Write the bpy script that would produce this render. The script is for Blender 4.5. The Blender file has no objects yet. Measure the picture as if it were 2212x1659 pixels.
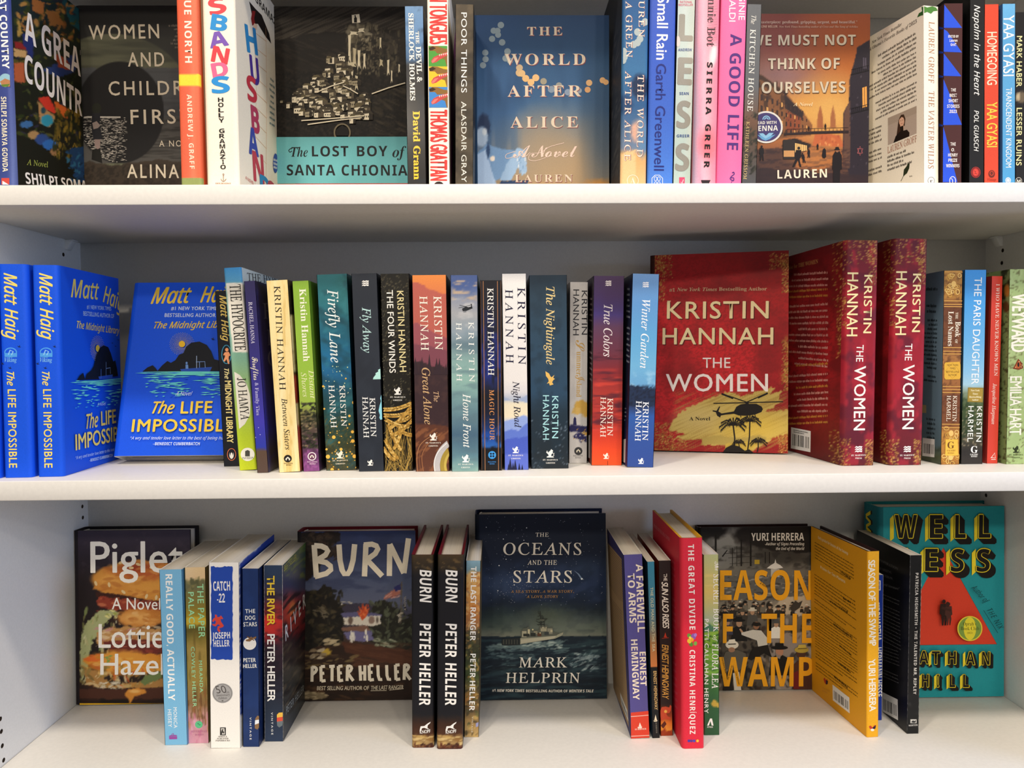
import bpy, math, random
import numpy as np
from mathutils import Matrix, Vector
from mathutils.geometry import tessellate_polygon

# ------------------------------------------------------------------ camera, world, lamps, exposure
SC = bpy.context.scene
COL = SC.collection
ZC = 1.30                                    # eye height of the photographer
PW, PH, FPX = 2212.0, 1659.0, 1650.0         # photograph frame and focal length in its pixels
PSI, PIT, ROL = .0173, .0408, .0065          # turned right, tipped down, rolled
sn, cs = math.sin, math.cos
FW = np.array([sn(PSI)*cs(PIT), cs(PSI)*cs(PIT), -sn(PIT)])
_r = np.array([cs(PSI), -sn(PSI), 0.]); _u = np.cross(_r, FW)
RT = _r*cs(ROL) - _u*sn(ROL); UP = _u*cs(ROL) + _r*sn(ROL)
cam = bpy.data.cameras.new('camera'); cam_o = bpy.data.objects.new('camera', cam); COL.objects.link(cam_o)
cam.sensor_width = 36; cam.lens = FPX/PW*36; cam.clip_start = .02
cam_o.matrix_world = Matrix(((RT[0], UP[0], -FW[0], 0), (RT[1], UP[1], -FW[1], 0), (RT[2], UP[2], -FW[2], ZC), (0, 0, 0, 1)))
SC.camera = cam_o

world = bpy.data.worlds.new('world'); SC.world = world; world.use_nodes = True
bg = world.node_tree.nodes['Background']; bg.inputs[0].default_value = (.97, .97, 1, 1); bg.inputs[1].default_value = .36

def lamp(name, loc, target, size, power, col):
    l = bpy.data.lights.new(name, 'AREA'); l.shape = 'DISK'; l.size = size; l.energy = power; l.color = col
    o = bpy.data.objects.new(name, l); COL.objects.link(o); o.location = loc
    o.rotation_euler = (Vector(target)-Vector(loc)).to_track_quat('-Z', 'Y').to_euler()
    return o
WARM = (1, .87, .70)
lamp('downlight', (-.75, -1.75, ZC+1.30), (-.3, .8, ZC), .14, 12, WARM)
lamp('downlight', (.85, -1.65, ZC+1.30), (.3, .8, ZC), .14, 10, WARM)
lamp('downlight', (-.55, -2.75, ZC+1.30), (-.2, .8, ZC), .14, 19, WARM)
lamp('downlight', (.65, -2.70, ZC+1.30), (.2, .8, ZC), .14, 16, WARM)
for x_ in (-.45, .58): lamp('downlight', (x_, .02, ZC+1.34), (x_, .62, ZC-.45), .14, 12.5, (1, .88, .74))
w_ = bpy.data.lights.new('window_daylight', 'AREA'); w_.shape = 'RECTANGLE'; w_.size = 1.; w_.size_y = 1.3; w_.energy = 42; w_.color = (.42, .60, 1)
w_o = bpy.data.objects.new('window_daylight', w_); COL.objects.link(w_o); w_o.location = (3.1, -.7, ZC+.35)
w_o.rotation_euler = (Vector((-.5, .9, ZC-.4))-w_o.location).to_track_quat('-Z', 'Y').to_euler()

vs = SC.view_settings
vs.view_transform = 'Standard'; vs.look = 'None'; vs.gamma = 1; vs.use_curve_mapping = False; vs.exposure = -0.06
SC.cycles.max_bounces = 6

# ------------------------------------------------------------------ helpers: rays, colour, noise
def ray(x, y): return (x-PW/2)/FPX*RT - (y-PH/2)/FPX*UP + FW
def atY(x, y, Y): d = ray(x, y); return d*(Y/d[1])
def atZ(x, y, Z): d = ray(x, y); return d*(Z/d[2])
def proj(P):
    P = np.asarray(P, float); w = P@FW
    return PW/2+FPX*(P@RT)/w, PH/2-FPX*(P@UP)/w
def rgb(c):
    if isinstance(c, str):
        c = c.lstrip('#')
        if len(c) == 3: c = ''.join(k*2 for k in c)
        return np.array([int(c[i:i+2], 16)/255 for i in (0, 2, 4)])
    return np.asarray(c, float)
def lin(c):
    c = np.clip(c, 0, 1); return np.where(c <= .04045, c/12.92, ((c+.055)/1.055)**2.4)
def _hash(i, j, s):
    h = (i.astype(np.int64)*374761393 + j.astype(np.int64)*668265263 + s*1442695041) & 0xffffffff
    h = ((h ^ (h >> 13))*1274126177) & 0xffffffff
    return ((h ^ (h >> 16)) & 0xffff)/65535.
def vnoise(x, y, s=0):
    i = np.floor(x); j = np.floor(y); a = x-i; b = y-j; a = a*a*(3-2*a); b = b*b*(3-2*b)
    return (_hash(i, j, s)*(1-a)+_hash(i+1, j, s)*a)*(1-b) + (_hash(i, j+1, s)*(1-a)+_hash(i+1, j+1, s)*a)*b
def fbm(x, y, s=0, o=3):
    t = 0; a = .5; n = 0
    for k in range(o):
        t = t+a*vnoise(x*2**k+k*17.3, y*2**k+k*9.1, s+k); n += a; a *= .5
    return t/n

# ------------------------------------------------------------------ painters: functions of the cover's surface that return its printed colour
def G(stops, ax='y', nz=0, ns=40, seed=1):
    ps = [s[0] for s in stops]; cl = np.array([rgb(s[1]) for s in stops])
    def f(X, Y, C):
        t = Y if ax == 'y' else X if ax == 'x' else X*ax[0]+Y*ax[1]
        if nz: t = t+(fbm(X/ns, Y/ns, seed)-.5)*2*nz
        return np.stack([np.interp(t, ps, cl[:, k]) for k in range(3)], 1)
    return f
def mixm(C, c, m): return C*(1-m[:, None])+rgb(c)*m[:, None]
def E(cx, cy, rx, ry, c, soft=.15, warp=0, ws=14, rot=0, a=1, seed=3):
    def f(X, Y, C):
        dx = X-cx; dy = Y-cy
        if warp: dx = dx+(fbm(X/ws, Y/ws, seed)-.5)*2*warp; dy = dy+(fbm(X/ws+31, Y/ws+7, seed)-.5)*2*warp
        if rot: k = math.radians(rot); dx, dy = dx*cs(k)+dy*sn(k), dy*cs(k)-dx*sn(k)
        r = np.sqrt((dx/rx)**2+(dy/ry)**2)
        return mixm(C, c, np.clip((1-r)/max(soft, 8/min(rx, ry))+.5, 0, 1)*a)
    return f
def inside(X, Y, pts):
    m = np.zeros(X.shape, bool); n = len(pts)
    for k in range(n):
        x0, y0 = pts[k]; x1, y1 = pts[(k+1) % n]
        if y0 == y1: continue
        m ^= ((y0 > Y) != (y1 > Y)) & (X < (x1-x0)*(Y-y0)/(y1-y0)+x0)
    return m
def PG(pts, c, warp=0, ws=12, seed=5, a=1):
    def f(X, Y, C):
        x, y = X, Y
        if warp: x = X+(fbm(X/ws, Y/ws, seed)-.5)*2*warp; y = Y+(fbm(X/ws+50, Y/ws+13, seed)-.5)*2*warp
        m = sum(inside(x+i, y+j, pts) for i in (-2.2, 2.2) for j in (-2.2, 2.2))/4.
        return mixm(C, c, m*a)
    return f
def NZ(sx, sy, c, lo=.45, hi=.6, a=1, seed=1, o=3, box=None, rot=0, feather=20):
    def f(X, Y, C):
        x, y = X, Y
        if rot: k = math.radians(rot); x, y = X*cs(k)+Y*sn(k), Y*cs(k)-X*sn(k)
        m = np.clip((fbm(x/sx, y/sy, seed, o)-lo)/(hi-lo), 0, 1)*a
        if box is not None:
            x0, y0, x1, y1 = box
            m = m*np.clip(np.minimum(np.minimum(X-x0, x1-X), np.minimum(Y-y0, y1-Y))/feather, 0, 1)
        return mixm(C, c, m)
    return f
def DAB(n, box, rl, cl, seed=1, asp=.4, ang=(0, 180), a=.9, inp=None):
    """brush dabs: n little soft strokes inside a box (or polygon)"""
    rng = random.Random(seed); D = []
    while len(D) < n:
        x = rng.uniform(box[0], box[2]); y = rng.uniform(box[1], box[3])
        if inp and not inside(np.array([x]), np.array([y]), inp)[0]: continue
        r = rng.uniform(*rl); D.append((x, y, r, r*asp*rng.uniform(.6, 1.4), math.radians(rng.uniform(*ang)), rgb(rng.choice(cl))))
    def f(X, Y, C):
        C = C.copy()
        for x, y, rx, ry, k, c in D:
            w = np.nonzero((abs(X-x) < rx*1.2) & (abs(Y-y) < rx*1.2))[0]
            if len(w) == 0: continue
            dx = X[w]-x; dy = Y[w]-y; p = dx*cs(k)+dy*sn(k); q = dy*cs(k)-dx*sn(k)
            m = np.clip((1-np.sqrt((p/rx)**2+(q/ry)**2))*3, 0, 1)*a
            C[w] = C[w]*(1-m[:, None])+c*m[:, None]
        return C
    return f

# ------------------------------------------------------------------ lettering: outlines of Blender's own fonts, as flat meshes
STY = {'S': None, 'B': (0x1d5d4, 0x1d5ee, 0x1d7ec), 'X': (0x1d63c, 0x1d656, 0x1d7ec), 'O': (0x1d608, 0x1d622, None), 'R': (0x1d434, 0x1d44e, None), 'I': (0x1d434, 0x1d44e, None),
       'J': (0x1d468, 0x1d482, 0x1d7ce), 'D': (0x1d400, 0x1d41a, 0x1d7ce), 'K': (0x1d4d0, 0x1d4ea, None)}
SHEAR = {'R': -.22}
_gc = {}
def restyle(s, st):
    k = STY[st]
    if not k: return s
    o = ''
    for c in s:
        if 'A' <= c <= 'Z': o += chr(k[0]+ord(c)-65)
        elif 'a' <= c <= 'z': o += chr(k[1]+ord(c)-97)
        elif c.isdigit() and k[2]: o += chr(k[2]+ord(c)-48)
        else: o += c
    return o.replace('\U0001d455', '\u210e')
def _outline(body, sp, res, off):
    cu = bpy.data.curves.new('lettering', 'FONT'); cu.body = body; cu.resolution_u = res; cu.space_character = sp; cu.offset = off
    ob = bpy.data.objects.new('lettering', cu); me = ob.to_mesh()
    n = len(me.vertices); V = np.zeros(n*3); me.vertices.foreach_get('co', V); V = V.reshape(-1, 3)[:, :2]
    Fc = [tuple(p.vertices) for p in me.polygons]
    ob.to_mesh_clear(); bpy.data.objects.remove(ob); bpy.data.curves.remove(cu)
    return V, Fc
def glyphs(s, st='S', sp=1., res=3, off=0.):
    key = (s, st, sp, res, off)
    if key in _gc: return _gc[key]
    kc = ('cap', st)
    if kc not in _gc: _gc[kc] = (_outline(restyle('H', st), 1, 2, 0)[0][:, 1].max(), 0)
    V, Fc = _outline(restyle(s, st), sp, res, min(off, 0.))
    V = V/_gc[kc][0]
    if st in SHEAR: V[:, 0] += SHEAR[st]*V[:, 1]
    V[:, 0] -= V[:, 0].min()
    _gc[key] = (V, Fc); return _gc[key]

# ------------------------------------------------------------------ mesh accumulator
class Acc:
    def __init__(s): s.V = []; s.C = []; s.L = []; s.N = []; s.MI = []; s.n = 0
    def add(s, V, F, c, mi=0):
        V = np.asarray(V, float)
        if len(V) == 0: return
        c = rgb(c); c = np.broadcast_to(c, (len(V), 3))
        if isinstance(F, np.ndarray):
            s.L.append((F+s.n).ravel()); s.N.append(np.full(len(F), F.shape[1])); s.MI.append(np.full(len(F), mi))
        elif len(F):
            s.L.append(np.array([i for f in F for i in f])+s.n); s.N.append(np.array([len(f) for f in F])); s.MI.append(np.full(len(F), mi))
        s.V.append(V); s.C.append(c); s.n += len(V)
    def box(s, a, b, c, skip=(), mi=0):
        x0, y0, z0 = a; x1, y1, z1 = b
        V = [(x, y, z) for z in (z0, z1) for y in (y0, y1) for x in (x0, x1)]
        Q = {'-z': (0, 2, 3, 1), '+z': (4, 5, 7, 6), '-y': (0, 1, 5, 4), '+y': (2, 6, 7, 3), '-x': (0, 4, 6, 2), '+x': (1, 3, 7, 5)}
        s.add(V, [q for k, q in Q.items() if k not in skip], c, mi)
    def build(s, name, mats, parent=None, smooth=False):
        me = bpy.data.meshes.new(name)
        V = np.concatenate(s.V); C = lin(np.concatenate(s.C)); L = np.concatenate(s.L).astype(np.int32); N = np.concatenate(s.N).astype(np.int32)
        me.vertices.add(len(V)); me.vertices.foreach_set('co', V.astype(np.float32).ravel())
        me.loops.add(len(L)); me.loops.foreach_set('vertex_index', L)
        me.polygons.add(len(N)); st = np.concatenate([[0], np.cumsum(N)[:-1]]).astype(np.int32)
        me.polygons.foreach_set('loop_start', st); me.polygons.foreach_set('loop_total', N)
        me.polygons.foreach_set('material_index', np.concatenate(s.MI).astype(np.int32))
        if smooth: me.polygons.foreach_set('use_smooth', np.ones(len(N), bool))
        at = me.attributes.new('print_colour', 'FLOAT_COLOR', 'POINT')
        at.data.foreach_set('color', np.concatenate([C, np.ones((len(C), 1))], 1).astype(np.float32).ravel())
        me.update(calc_edges=True)
        for m in (mats if isinstance(mats, (list, tuple)) else [mats]): me.materials.append(m)
        o = bpy.data.objects.new(name, me); COL.objects.link(o)
        if parent is not None: o.parent = parent
        return o

# ------------------------------------------------------------------ materials
def new_mat(name):
    m = bpy.data.materials.new(name); m.use_nodes = True
    nt = m.node_tree; return m, nt, nt.nodes['Principled BSDF']
def print_mat(name, rough, coat=0., spec=.22):
    m, nt, b = new_mat(name); N = nt.nodes.new; K = nt.links.new
    a = N('ShaderNodeAttribute'); a.attribute_name = 'print_colour'
    tc = N('ShaderNodeTexCoord'); nz = N('ShaderNodeTexNoise'); nz.inputs['Scale'].default_value = 900; nz.inputs['Detail'].default_value = 2
    mr = N('ShaderNodeMapRange'); mr.inputs[1].default_value = .3; mr.inputs[2].default_value = .7; mr.inputs[3].default_value = .95; mr.inputs[4].default_value = 1.04
    mx = N('ShaderNodeMix'); mx.data_type = 'RGBA'; mx.blend_type = 'MULTIPLY'; mx.inputs['Factor'].default_value = 1
    K(tc.outputs['Object'], nz.inputs['Vector']); K(nz.outputs['Fac'], mr.inputs[0]); K(a.outputs['Color'], mx.inputs['A']); K(mr.outputs[0], mx.inputs['B'])
    K(mx.outputs['Result'], b.inputs['Base Color'])
    n2 = N('ShaderNodeTexNoise'); n2.inputs['Scale'].default_value = 25; bp = N('ShaderNodeBump'); bp.inputs['Strength'].default_value = .06; bp.inputs['Distance'].default_value = .002
    K(tc.outputs['Object'], n2.inputs['Vector']); K(n2.outputs['Fac'], bp.inputs['Height']); K(bp.outputs[0], b.inputs['Normal'])
    b.inputs['Roughness'].default_value = rough; b.inputs['Specular IOR Level'].default_value = spec; b.inputs['Coat Weight'].default_value = coat; b.inputs['Coat Roughness'].default_value = .15
    return m
MATTE = print_mat('matte_cover_print', .55)
GLOSS = print_mat('laminated_cover_print', .42, .06)
def page_mat():
    m, nt, b = new_mat('page_edges'); N = nt.nodes.new; K = nt.links.new
    a = N('ShaderNodeAttribute'); a.attribute_name = 'print_colour'
    tc = N('ShaderNodeTexCoord'); mp = N('ShaderNodeMapping'); mp.inputs['Scale'].default_value = (2600, 6, 6); nz = N('ShaderNodeTexNoise'); nz.inputs['Scale'].default_value = 1; nz.inputs['Detail'].default_value = 3
    mr = N('ShaderNodeMapRange'); mr.inputs[1].default_value = .3; mr.inputs[2].default_value = .7; mr.inputs[3].default_value = .78; mr.inputs[4].default_value = 1.06
    mx = N('ShaderNodeMix'); mx.data_type = 'RGBA'; mx.blend_type = 'MULTIPLY'; mx.inputs['Factor'].default_value = 1
    K(tc.outputs['Object'], mp.inputs['Vector']); K(mp.outputs[0], nz.inputs['Vector']); K(nz.outputs['Fac'], mr.inputs[0]); K(a.outputs['Color'], mx.inputs['A']); K(mr.outputs[0], mx.inputs['B'])
    K(mx.outputs['Result'], b.inputs['Base Color']); b.inputs['Roughness'].default_value = .85; b.inputs['Specular IOR Level'].default_value = .15
    return m
PAGES = page_mat()
def laminate(name, col, scale=420):
    m, nt, b = new_mat(name); N = nt.nodes.new; K = nt.links.new
    tc = N('ShaderNodeTexCoord'); nz = N('ShaderNodeTexNoise'); nz.inputs['Scale'].default_value = scale; nz.inputs['Detail'].default_value = 3
    cr = N('ShaderNodeValToRGB'); cr.color_ramp.elements[0].position = .35; cr.color_ramp.elements[1].position = .65
    cr.color_ramp.elements[0].color = (*[c*.96 for c in col], 1); cr.color_ramp.elements[1].color = (*col, 1)
    bp = N('ShaderNodeBump'); bp.inputs['Strength'].default_value = .05; bp.inputs['Distance'].default_value = .001
    K(tc.outputs['Object'], nz.inputs['Vector']); K(nz.outputs['Fac'], cr.inputs[0]); K(cr.outputs[0], b.inputs['Base Color']); K(nz.outputs['Fac'], bp.inputs['Height']); K(bp.outputs[0], b.inputs['Normal'])
    b.inputs['Roughness'].default_value = .42; b.inputs['Specular IOR Level'].default_value = .35
    return m
WHITE = laminate('white_laminate', (.80, .79, .76))
EDGE = laminate('white_edge_band', (.84, .82, .77), 250)
HOLE = laminate('drilled_chipboard', (.05, .035, .025)); PIN = laminate('clear_plastic_pin', (.78, .78, .76))
FLOORM = laminate('wood_floor', (.32, .22, .14), 8); WALLM = laminate('painted_wall', (.75, .74, .70), 60)

# ------------------------------------------------------------------ the setting and the bookcase
DF, DB = .77, 1.031                      # front edges and back panel, metres from the camera
XL, XR = -.5545, .6615                     # inner faces of the sides
TH = .0198                               # board thickness
ZS = (.1687, -.1255, -.455)              # tops of the three shelves in view, from eye height
def simple(name, mat, boxes, parent=None, kind=None):
    A = Acc()
    for a, b in boxes: A.box(a, b, (1, 1, 1))
    o = A.build(name, mat, parent)
    if kind: o['kind'] = kind
    return o
simple('floor', FLOORM, [((-3, -3, -.05), (3, DB+.12, 0))], kind='structure')
simple('wall_back', WALLM, [((-3, DB+.02, 0), (3, DB+.12, 2.7))], kind='structure')
case = bpy.data.objects.new('bookcase', None); COL.objects.link(case); case.location = ((XL+XR)/2, DF, 0)
case['label'] = 'white laminate bookcase filled with three visible rows of novels'; case['category'] = 'bookcase'
cinv = Matrix.Translation(-Vector(case.location))
def rel(V): return np.asarray(V, float)-np.array(case.location)
def part(A, name, mat, bev=0):
    A.V = [rel(v) for v in A.V]; o = A.build(name, mat, case)
    if bev:
        m = o.modifiers.new('eased_edge', 'BEVEL'); m.width = bev; m.segments = 2; m.limit_method = 'ANGLE'
    return o
TOPZ = ZC+.78
A = Acc(); A.box((XL, DB, .0), (XR, DB+.006, TOPZ), (1, 1, 1)); part(A, 'back_panel', WHITE)
for z in (ZC+ZS[0]+.2942, ZC+ZS[0], ZC+ZS[1], ZC+ZS[2], TOPZ, .10):
    A = Acc(); A.box((XL+.0006, DF, z-TH), (XR-.0006, DB-.0005, z), (1, 1, 1)); part(A, 'shelf' if z != TOPZ else 'top_panel', EDGE, .0008)
# side panels with drilled rows of shelf-pin holes
HOLES = {'L': [(137, 550), (178, 1094), (179, 1118), (1, 1553), (3, 1580), (5, 1611), (8, 1642)], 'R': [(2166, 541), (2164, 568), (2130, 1070)]}
def side(k):
    x = XL if k == 'L' else XR; s = -1 if k == 'L' else 1
    z0, z1 = 0., TOPZ; y0, y1 = DF-.0, DB
    outer = [Vector((y0, z0, 0)), Vector((y1, z0, 0)), Vector((y1, z1, 0)), Vector((y0, z1, 0))]
    loops = [outer]; hs = []
    for px, py in HOLES[k]:
        d = ray(px, py); p = d*(x/d[0]); hs.append((p[1], p[2]+ZC)); loops.append([Vector((p[1]+.0026*cs(-t*PI2/14), p[2]+ZC+.0026*sn(-t*PI2/14), 0)) for t in range(14)])
    flat = [v for l in loops for v in l]; tri = tessellate_polygon(loops)
    A = Acc(); A.add([(x, v.x, v.y) for v in flat], [tuple(t) for t in tri], (1, 1, 1))
    A.box((min(x, x+s*.02), y0, z0), (max(x, x+s*.02), y1, z1), (1, 1, 1), skip=('+x',) if k == 'L' else ('-x',))
    for y, z in hs:
        c = [(y+.0026*cs(t*PI2/14), z+.0026*sn(t*PI2/14)) for t in range(14)]
        V = [(x, a, b) for a, b in c]+[(x+s*.009, a, b) for a, b in c]
        A.add(V, [(t, (t+1) % 14, 14+(t+1) % 14, 14+t) for t in range(14)]+[tuple(range(14, 28))], (1, 1, 1), 1)
    part(A, 'side_panel', [WHITE, HOLE])
PI2 = math.pi*2
side('L'); side('R')
def pin(px, py, k):
    x = XL if k == 'L' else XR; s = 1 if k == 'L' else -1
    d = ray(px, py); p = d*(x/d[0]); y, z = p[1], ZC+ZS[0]-TH
    A = Acc()
    A.box((min(x, x+s*.011), y-.006, z-.002), (max(x, x+s*.011), y+.006, z-.0002), (1, 1, 1))
    V = [(x, y-.006, z-.013), (x, y+.006, z-.013), (x, y+.006, z-.002), (x, y-.006, z-.002), (x+s*.003, y-.005, z-.013), (x+s*.003, y+.005, z-.013), (x+s*.009, y+.006, z-.002), (x+s*.009, y-.006, z-.002)]
    A.add(V, [(0, 1, 2, 3), (4, 7, 6, 5), (0, 4, 5, 1), (0, 3, 7, 4), (1, 5, 6, 2), (2, 6, 7, 3)], (1, 1, 1))
    part(A, 'shelf_pin', PIN, .0006)
pin(145, 525, 'L'); pin(2160, 521, 'R')
# ------------------------------------------------------------------ books: poses read off the shelf, then built as covers, spine and page block
GROUPS = ('novels on the top shelf', 'novels on the middle shelf', 'novels on the bottom shelf')
def nrm(v): return v/np.linalg.norm(v)
class Face:
    """one printed face of a book: u runs left to right as read, v up"""
    def __init__(s, bk, k):
        s.b = bk; s.k = k; s.acc = Acc(); s.lay = 0; s.tr = (0., 0., 1.)
        s.w = bk.T if k == 'S' else bk.W; s.h = bk.H
    def loc(s, u, v, o=0.):
        b = s.b; u = np.asarray(u, float); v = np.asarray(v, float); z = np.zeros_like(u)
        if s.k == 'F': return np.stack([z+b.T+o, u, v], -1)
        if s.k == 'B': return np.stack([z-o, b.W-u, v], -1)
        return np.stack([u, -b.bulge(u)-o, v], -1)
    def flat(s, u, v):
        b = s.b; u = np.asarray(u, float); v = np.asarray(v, float); z = np.zeros_like(u)
        if s.k == 'F': return np.stack([z+b.T, u, v], -1)
        if s.k == 'B': return np.stack([z, b.W-u, v], -1)
        return np.stack([u, z-b.bl, v], -1)
    def px(s, u, v): return proj(s.flat(u, v)@s.b.R.T+s.b.O)
    def uv(s, x, y):
        b = s.b; d = ray(s.tr[0]+x/s.tr[2], s.tr[1]+y/s.tr[2])@b.R; o = -b.O@b.R
        if s.k == 'S':
            t = (-b.bl-o[1])/d[1]; p = o+t*d; return np.array([p[0], p[2]])
        t = ((b.T if s.k == 'F' else 0)-o[0])/d[0]; p = o+t*d
        return np.array([p[1] if s.k == 'F' else b.W-p[1], p[2]])
    def scale(s, uv, d):
        a = np.array(s.px(*(uv-d*5e-4))); b = np.array(s.px(*(uv+d*5e-4))); return np.linalg.norm(b-a)/1e-3*s.tr[2]
    def begin(s, name, label): s.keep = s.acc; s.acc = Acc(); s.sub = (name, label)
    def end(s): s.b.stickers.append((s.k, *s.sub, s.acc)); s.acc = s.keep
    def paint(s, ops, step=3.):
        if isinstance(ops, (str, tuple)) and not callable(ops): ops = [ops]
        x0, y0 = s.px(0, s.h/2); x1, y1 = s.px(s.w, s.h/2)
        n0 = 16 if (s.k == 'S' and s.b.bl > 0) else 2
        simple_ = all(isinstance(o, str) for o in ops)
        nu = max(n0, 2 if simple_ else int(abs(x1-x0)/step)+2); nv = 2 if simple_ else int(s.h*1900/step)+2
        ul = np.linspace(0, s.w, nu)
        if s.k == 'S' and s.b.bl > 0: ul = s.w/2-s.w/2*np.cos(np.linspace(0, math.pi, nu))
        U, Vv = np.meshgrid(ul, np.linspace(0, s.h, nv)); u = U.ravel(); v = Vv.ravel()
        X, Y = s.px(u, v); X = (X-s.tr[0])*s.tr[2]; Y = (Y-s.tr[1])*s.tr[2]; C = np.zeros((len(u), 3))
        for o in ops: C = np.broadcast_to(rgb(o), C.shape) if isinstance(o, str) else o(X, Y, C)
        i = (np.arange(nv-1)[:, None]*nu+np.arange(nu-1)[None]).ravel()
        s.acc.add(s.loc(u, v), np.stack([i, i+1, i+nu+1, i+nu], 1), np.clip(C, 0, 1))
        s.painted = True
    def put(s, uvs, faces, c):
        s.lay += 1; uvs = np.asarray(uvs, float)
        m = 1e-4
        if s.k == 'S' and s.b.bl > 0: m = .045*s.w
        u = np.clip(uvs[:, 0], m, s.w-m); v = np.clip(uvs[:, 1], 1e-4, s.h-1e-4)
        if s.k == 'S' and s.b.bl > 0: s.acc.add(np.stack([u, u*0-s.b.bl-1e-4-s.lay*4e-6, v], -1), faces, c); return
        s.acc.add(s.loc(u, v, 1e-4+s.lay*4e-6), faces, c)
    def text(s, t, st, c, x0, y0, x1, y1, h, sp=1., res=3, off=0., slant=0.):
        V, Fc = glyphs(t, st, sp, res, off)
        if not len(V): return
        a = s.uv(x0, y0); b = s.uv(x1, y1); d = b-a; L = np.linalg.norm(d); e = d/L; p = np.array([-e[1], e[0]])
        hh = h/s.scale((a+b)/2, p); w = V[:, 0].max()
        # heavier weights: the outline printed over itself a hair apart
        sh = ((0, 0),) if off <= 0 else ((off, off*.6), (-off, -off*.6)) if off < .011 else ((off, 0), (-off, 0), (0, off*.8), (0, -off*.8))
        for dx, dy in sh:
            s.lay += 1 if off > 0 else 0
            s.put(a+np.outer(V[:, 0]/w*L+V[:, 1]*hh*slant+dx*hh, e)+np.outer((V[:, 1]+dy)*hh, p), Fc, c)
    def poly(s, pts, c):
        q = np.array([s.uv(*p) for p in pts]); s.put(q, [tuple(t) for t in tessellate_polygon([[Vector((a, b, 0)) for a, b in q]])], c)
    def ell(s, cx, cy, rx, ry, c, n=28, rot=0.):
        k = math.radians(rot)
        s.poly([(cx+rx*cs(t*PI2/n)*cs(k)-ry*sn(t*PI2/n)*sn(k), cy+rx*cs(t*PI2/n)*sn(k)+ry*sn(t*PI2/n)*cs(k)) for t in range(n)], c)
    def dots(s, pts, c, n=8):
        for x, y, r in pts: s.ell(x, y, r, r, c, n)
    def rect(s, x0, y0, x1, y1, c): s.poly([(x0, y0), (x1, y0), (x1, y1), (x0, y1)], c)
    def line(s, pts, w, c, sm=False):
        if sm:                                     # flowing strokes: Catmull-Rom through the points
            q = [np.array(p, float) for p in [pts[0]]+list(pts)+[pts[-1]]]; out = []
            for i in range(1, len(q)-2):
                for t in np.linspace(0, 1, 7)[:-1]: out.append(.5*(2*q[i]+(q[i+1]-q[i-1])*t+(2*q[i-1]-5*q[i]+4*q[i+1]-q[i+2])*t*t+(3*q[i]-q[i-1]-3*q[i+1]+q[i+2])*t**3))
            pts = [tuple(p) for p in out]+[tuple(q[-2])]
        P = np.array([s.uv(*p) for p in pts]); m = P[len(P)//2]
        hw = w/2/s.scale(m, np.array([0, 1.])); V = []; Fc = []
        for i in range(len(P)):
            d = P[min(i+1, len(P)-1)]-P[max(i-1, 0)]; d = d/(np.linalg.norm(d)+1e-9); q = np.array([-d[1], d[0]])*hw
            V += [P[i]+q, P[i]-q]
        for i in range(len(P)-1): Fc.append((2*i, 2*i+1, 2*i+3, 2*i+2))
        s.put(V, Fc, c)
    def ring(s, cx, cy, rx, ry, w, c, n=32): s.line([(cx+rx*cs(t*PI2/n), cy+ry*sn(t*PI2/n)) for t in range(n+1)], w, c)
    def body(s, p0, p1, p2, n, c, h=.55, seed=1, al='j', gaps=()):
        """n rows of small print too fine to read: p0 top left, p1 top right, p2 bottom left"""
        a, b, d = s.uv(*p0), s.uv(*p1), s.uv(*p2); rng = random.Random(seed); V = []; Fc = []
        W_ = np.linalg.norm(b-a); e = (b-a)/W_; lh = np.linalg.norm(d-a)/n; g = (d-a)/np.linalg.norm(d-a)
        for i in range(n):
            if i in gaps: continue
            x = 0; end = W_*(1 if al == 'j' and (i+1) not in gaps and i < n-1 else rng.uniform(.55, .97)); off = 0 if al in 'jl' else (W_-end)*(1 if al == 'r' else .5)
            o = a+g*lh*i
            while x < end-lh*.2:
                for _ in range(rng.randint(2, 9)):
                    w = lh*rng.uniform(.12, .26); up = rng.choice((0, 0, 0, .5, .5, -.3))*h; k = len(V)
                    if x+w > end: break
                    for (xx, yy) in ((x, .62-h-max(up, 0)), (x+w, .62-h-max(up, 0)*.3), (x+w, .62), (x, .62-min(up, 0))): V.append(o+e*(off+xx)+g*lh*yy)
                    Fc.append((k, k+3, k+2, k+1)); x += w+lh*.09
                x += lh*.22
        s.put(V, Fc, c)
    def barcode(s, p0, p1, p2, seed=2):
        p0, p1, p2 = map(np.array, (p0, p1, p2)); q = lambda a, b: tuple(p0+(p1-p0)*a+(p2-p0)*b)
        s.poly([q(0, 0), q(1, 0), q(1, 1), q(0, 1)], 'e8e6e0'); rng = random.Random(seed); x = .07
        while x < .93:
            w = rng.choice((.012, .02, .035))
            if not .66 < x < .71: s.poly([q(x, .3), q(x+w, .3), q(x+w, .84), q(x, .84)], '1c1c1c')
            x += w+rng.choice((.012, .02, .03))

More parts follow.
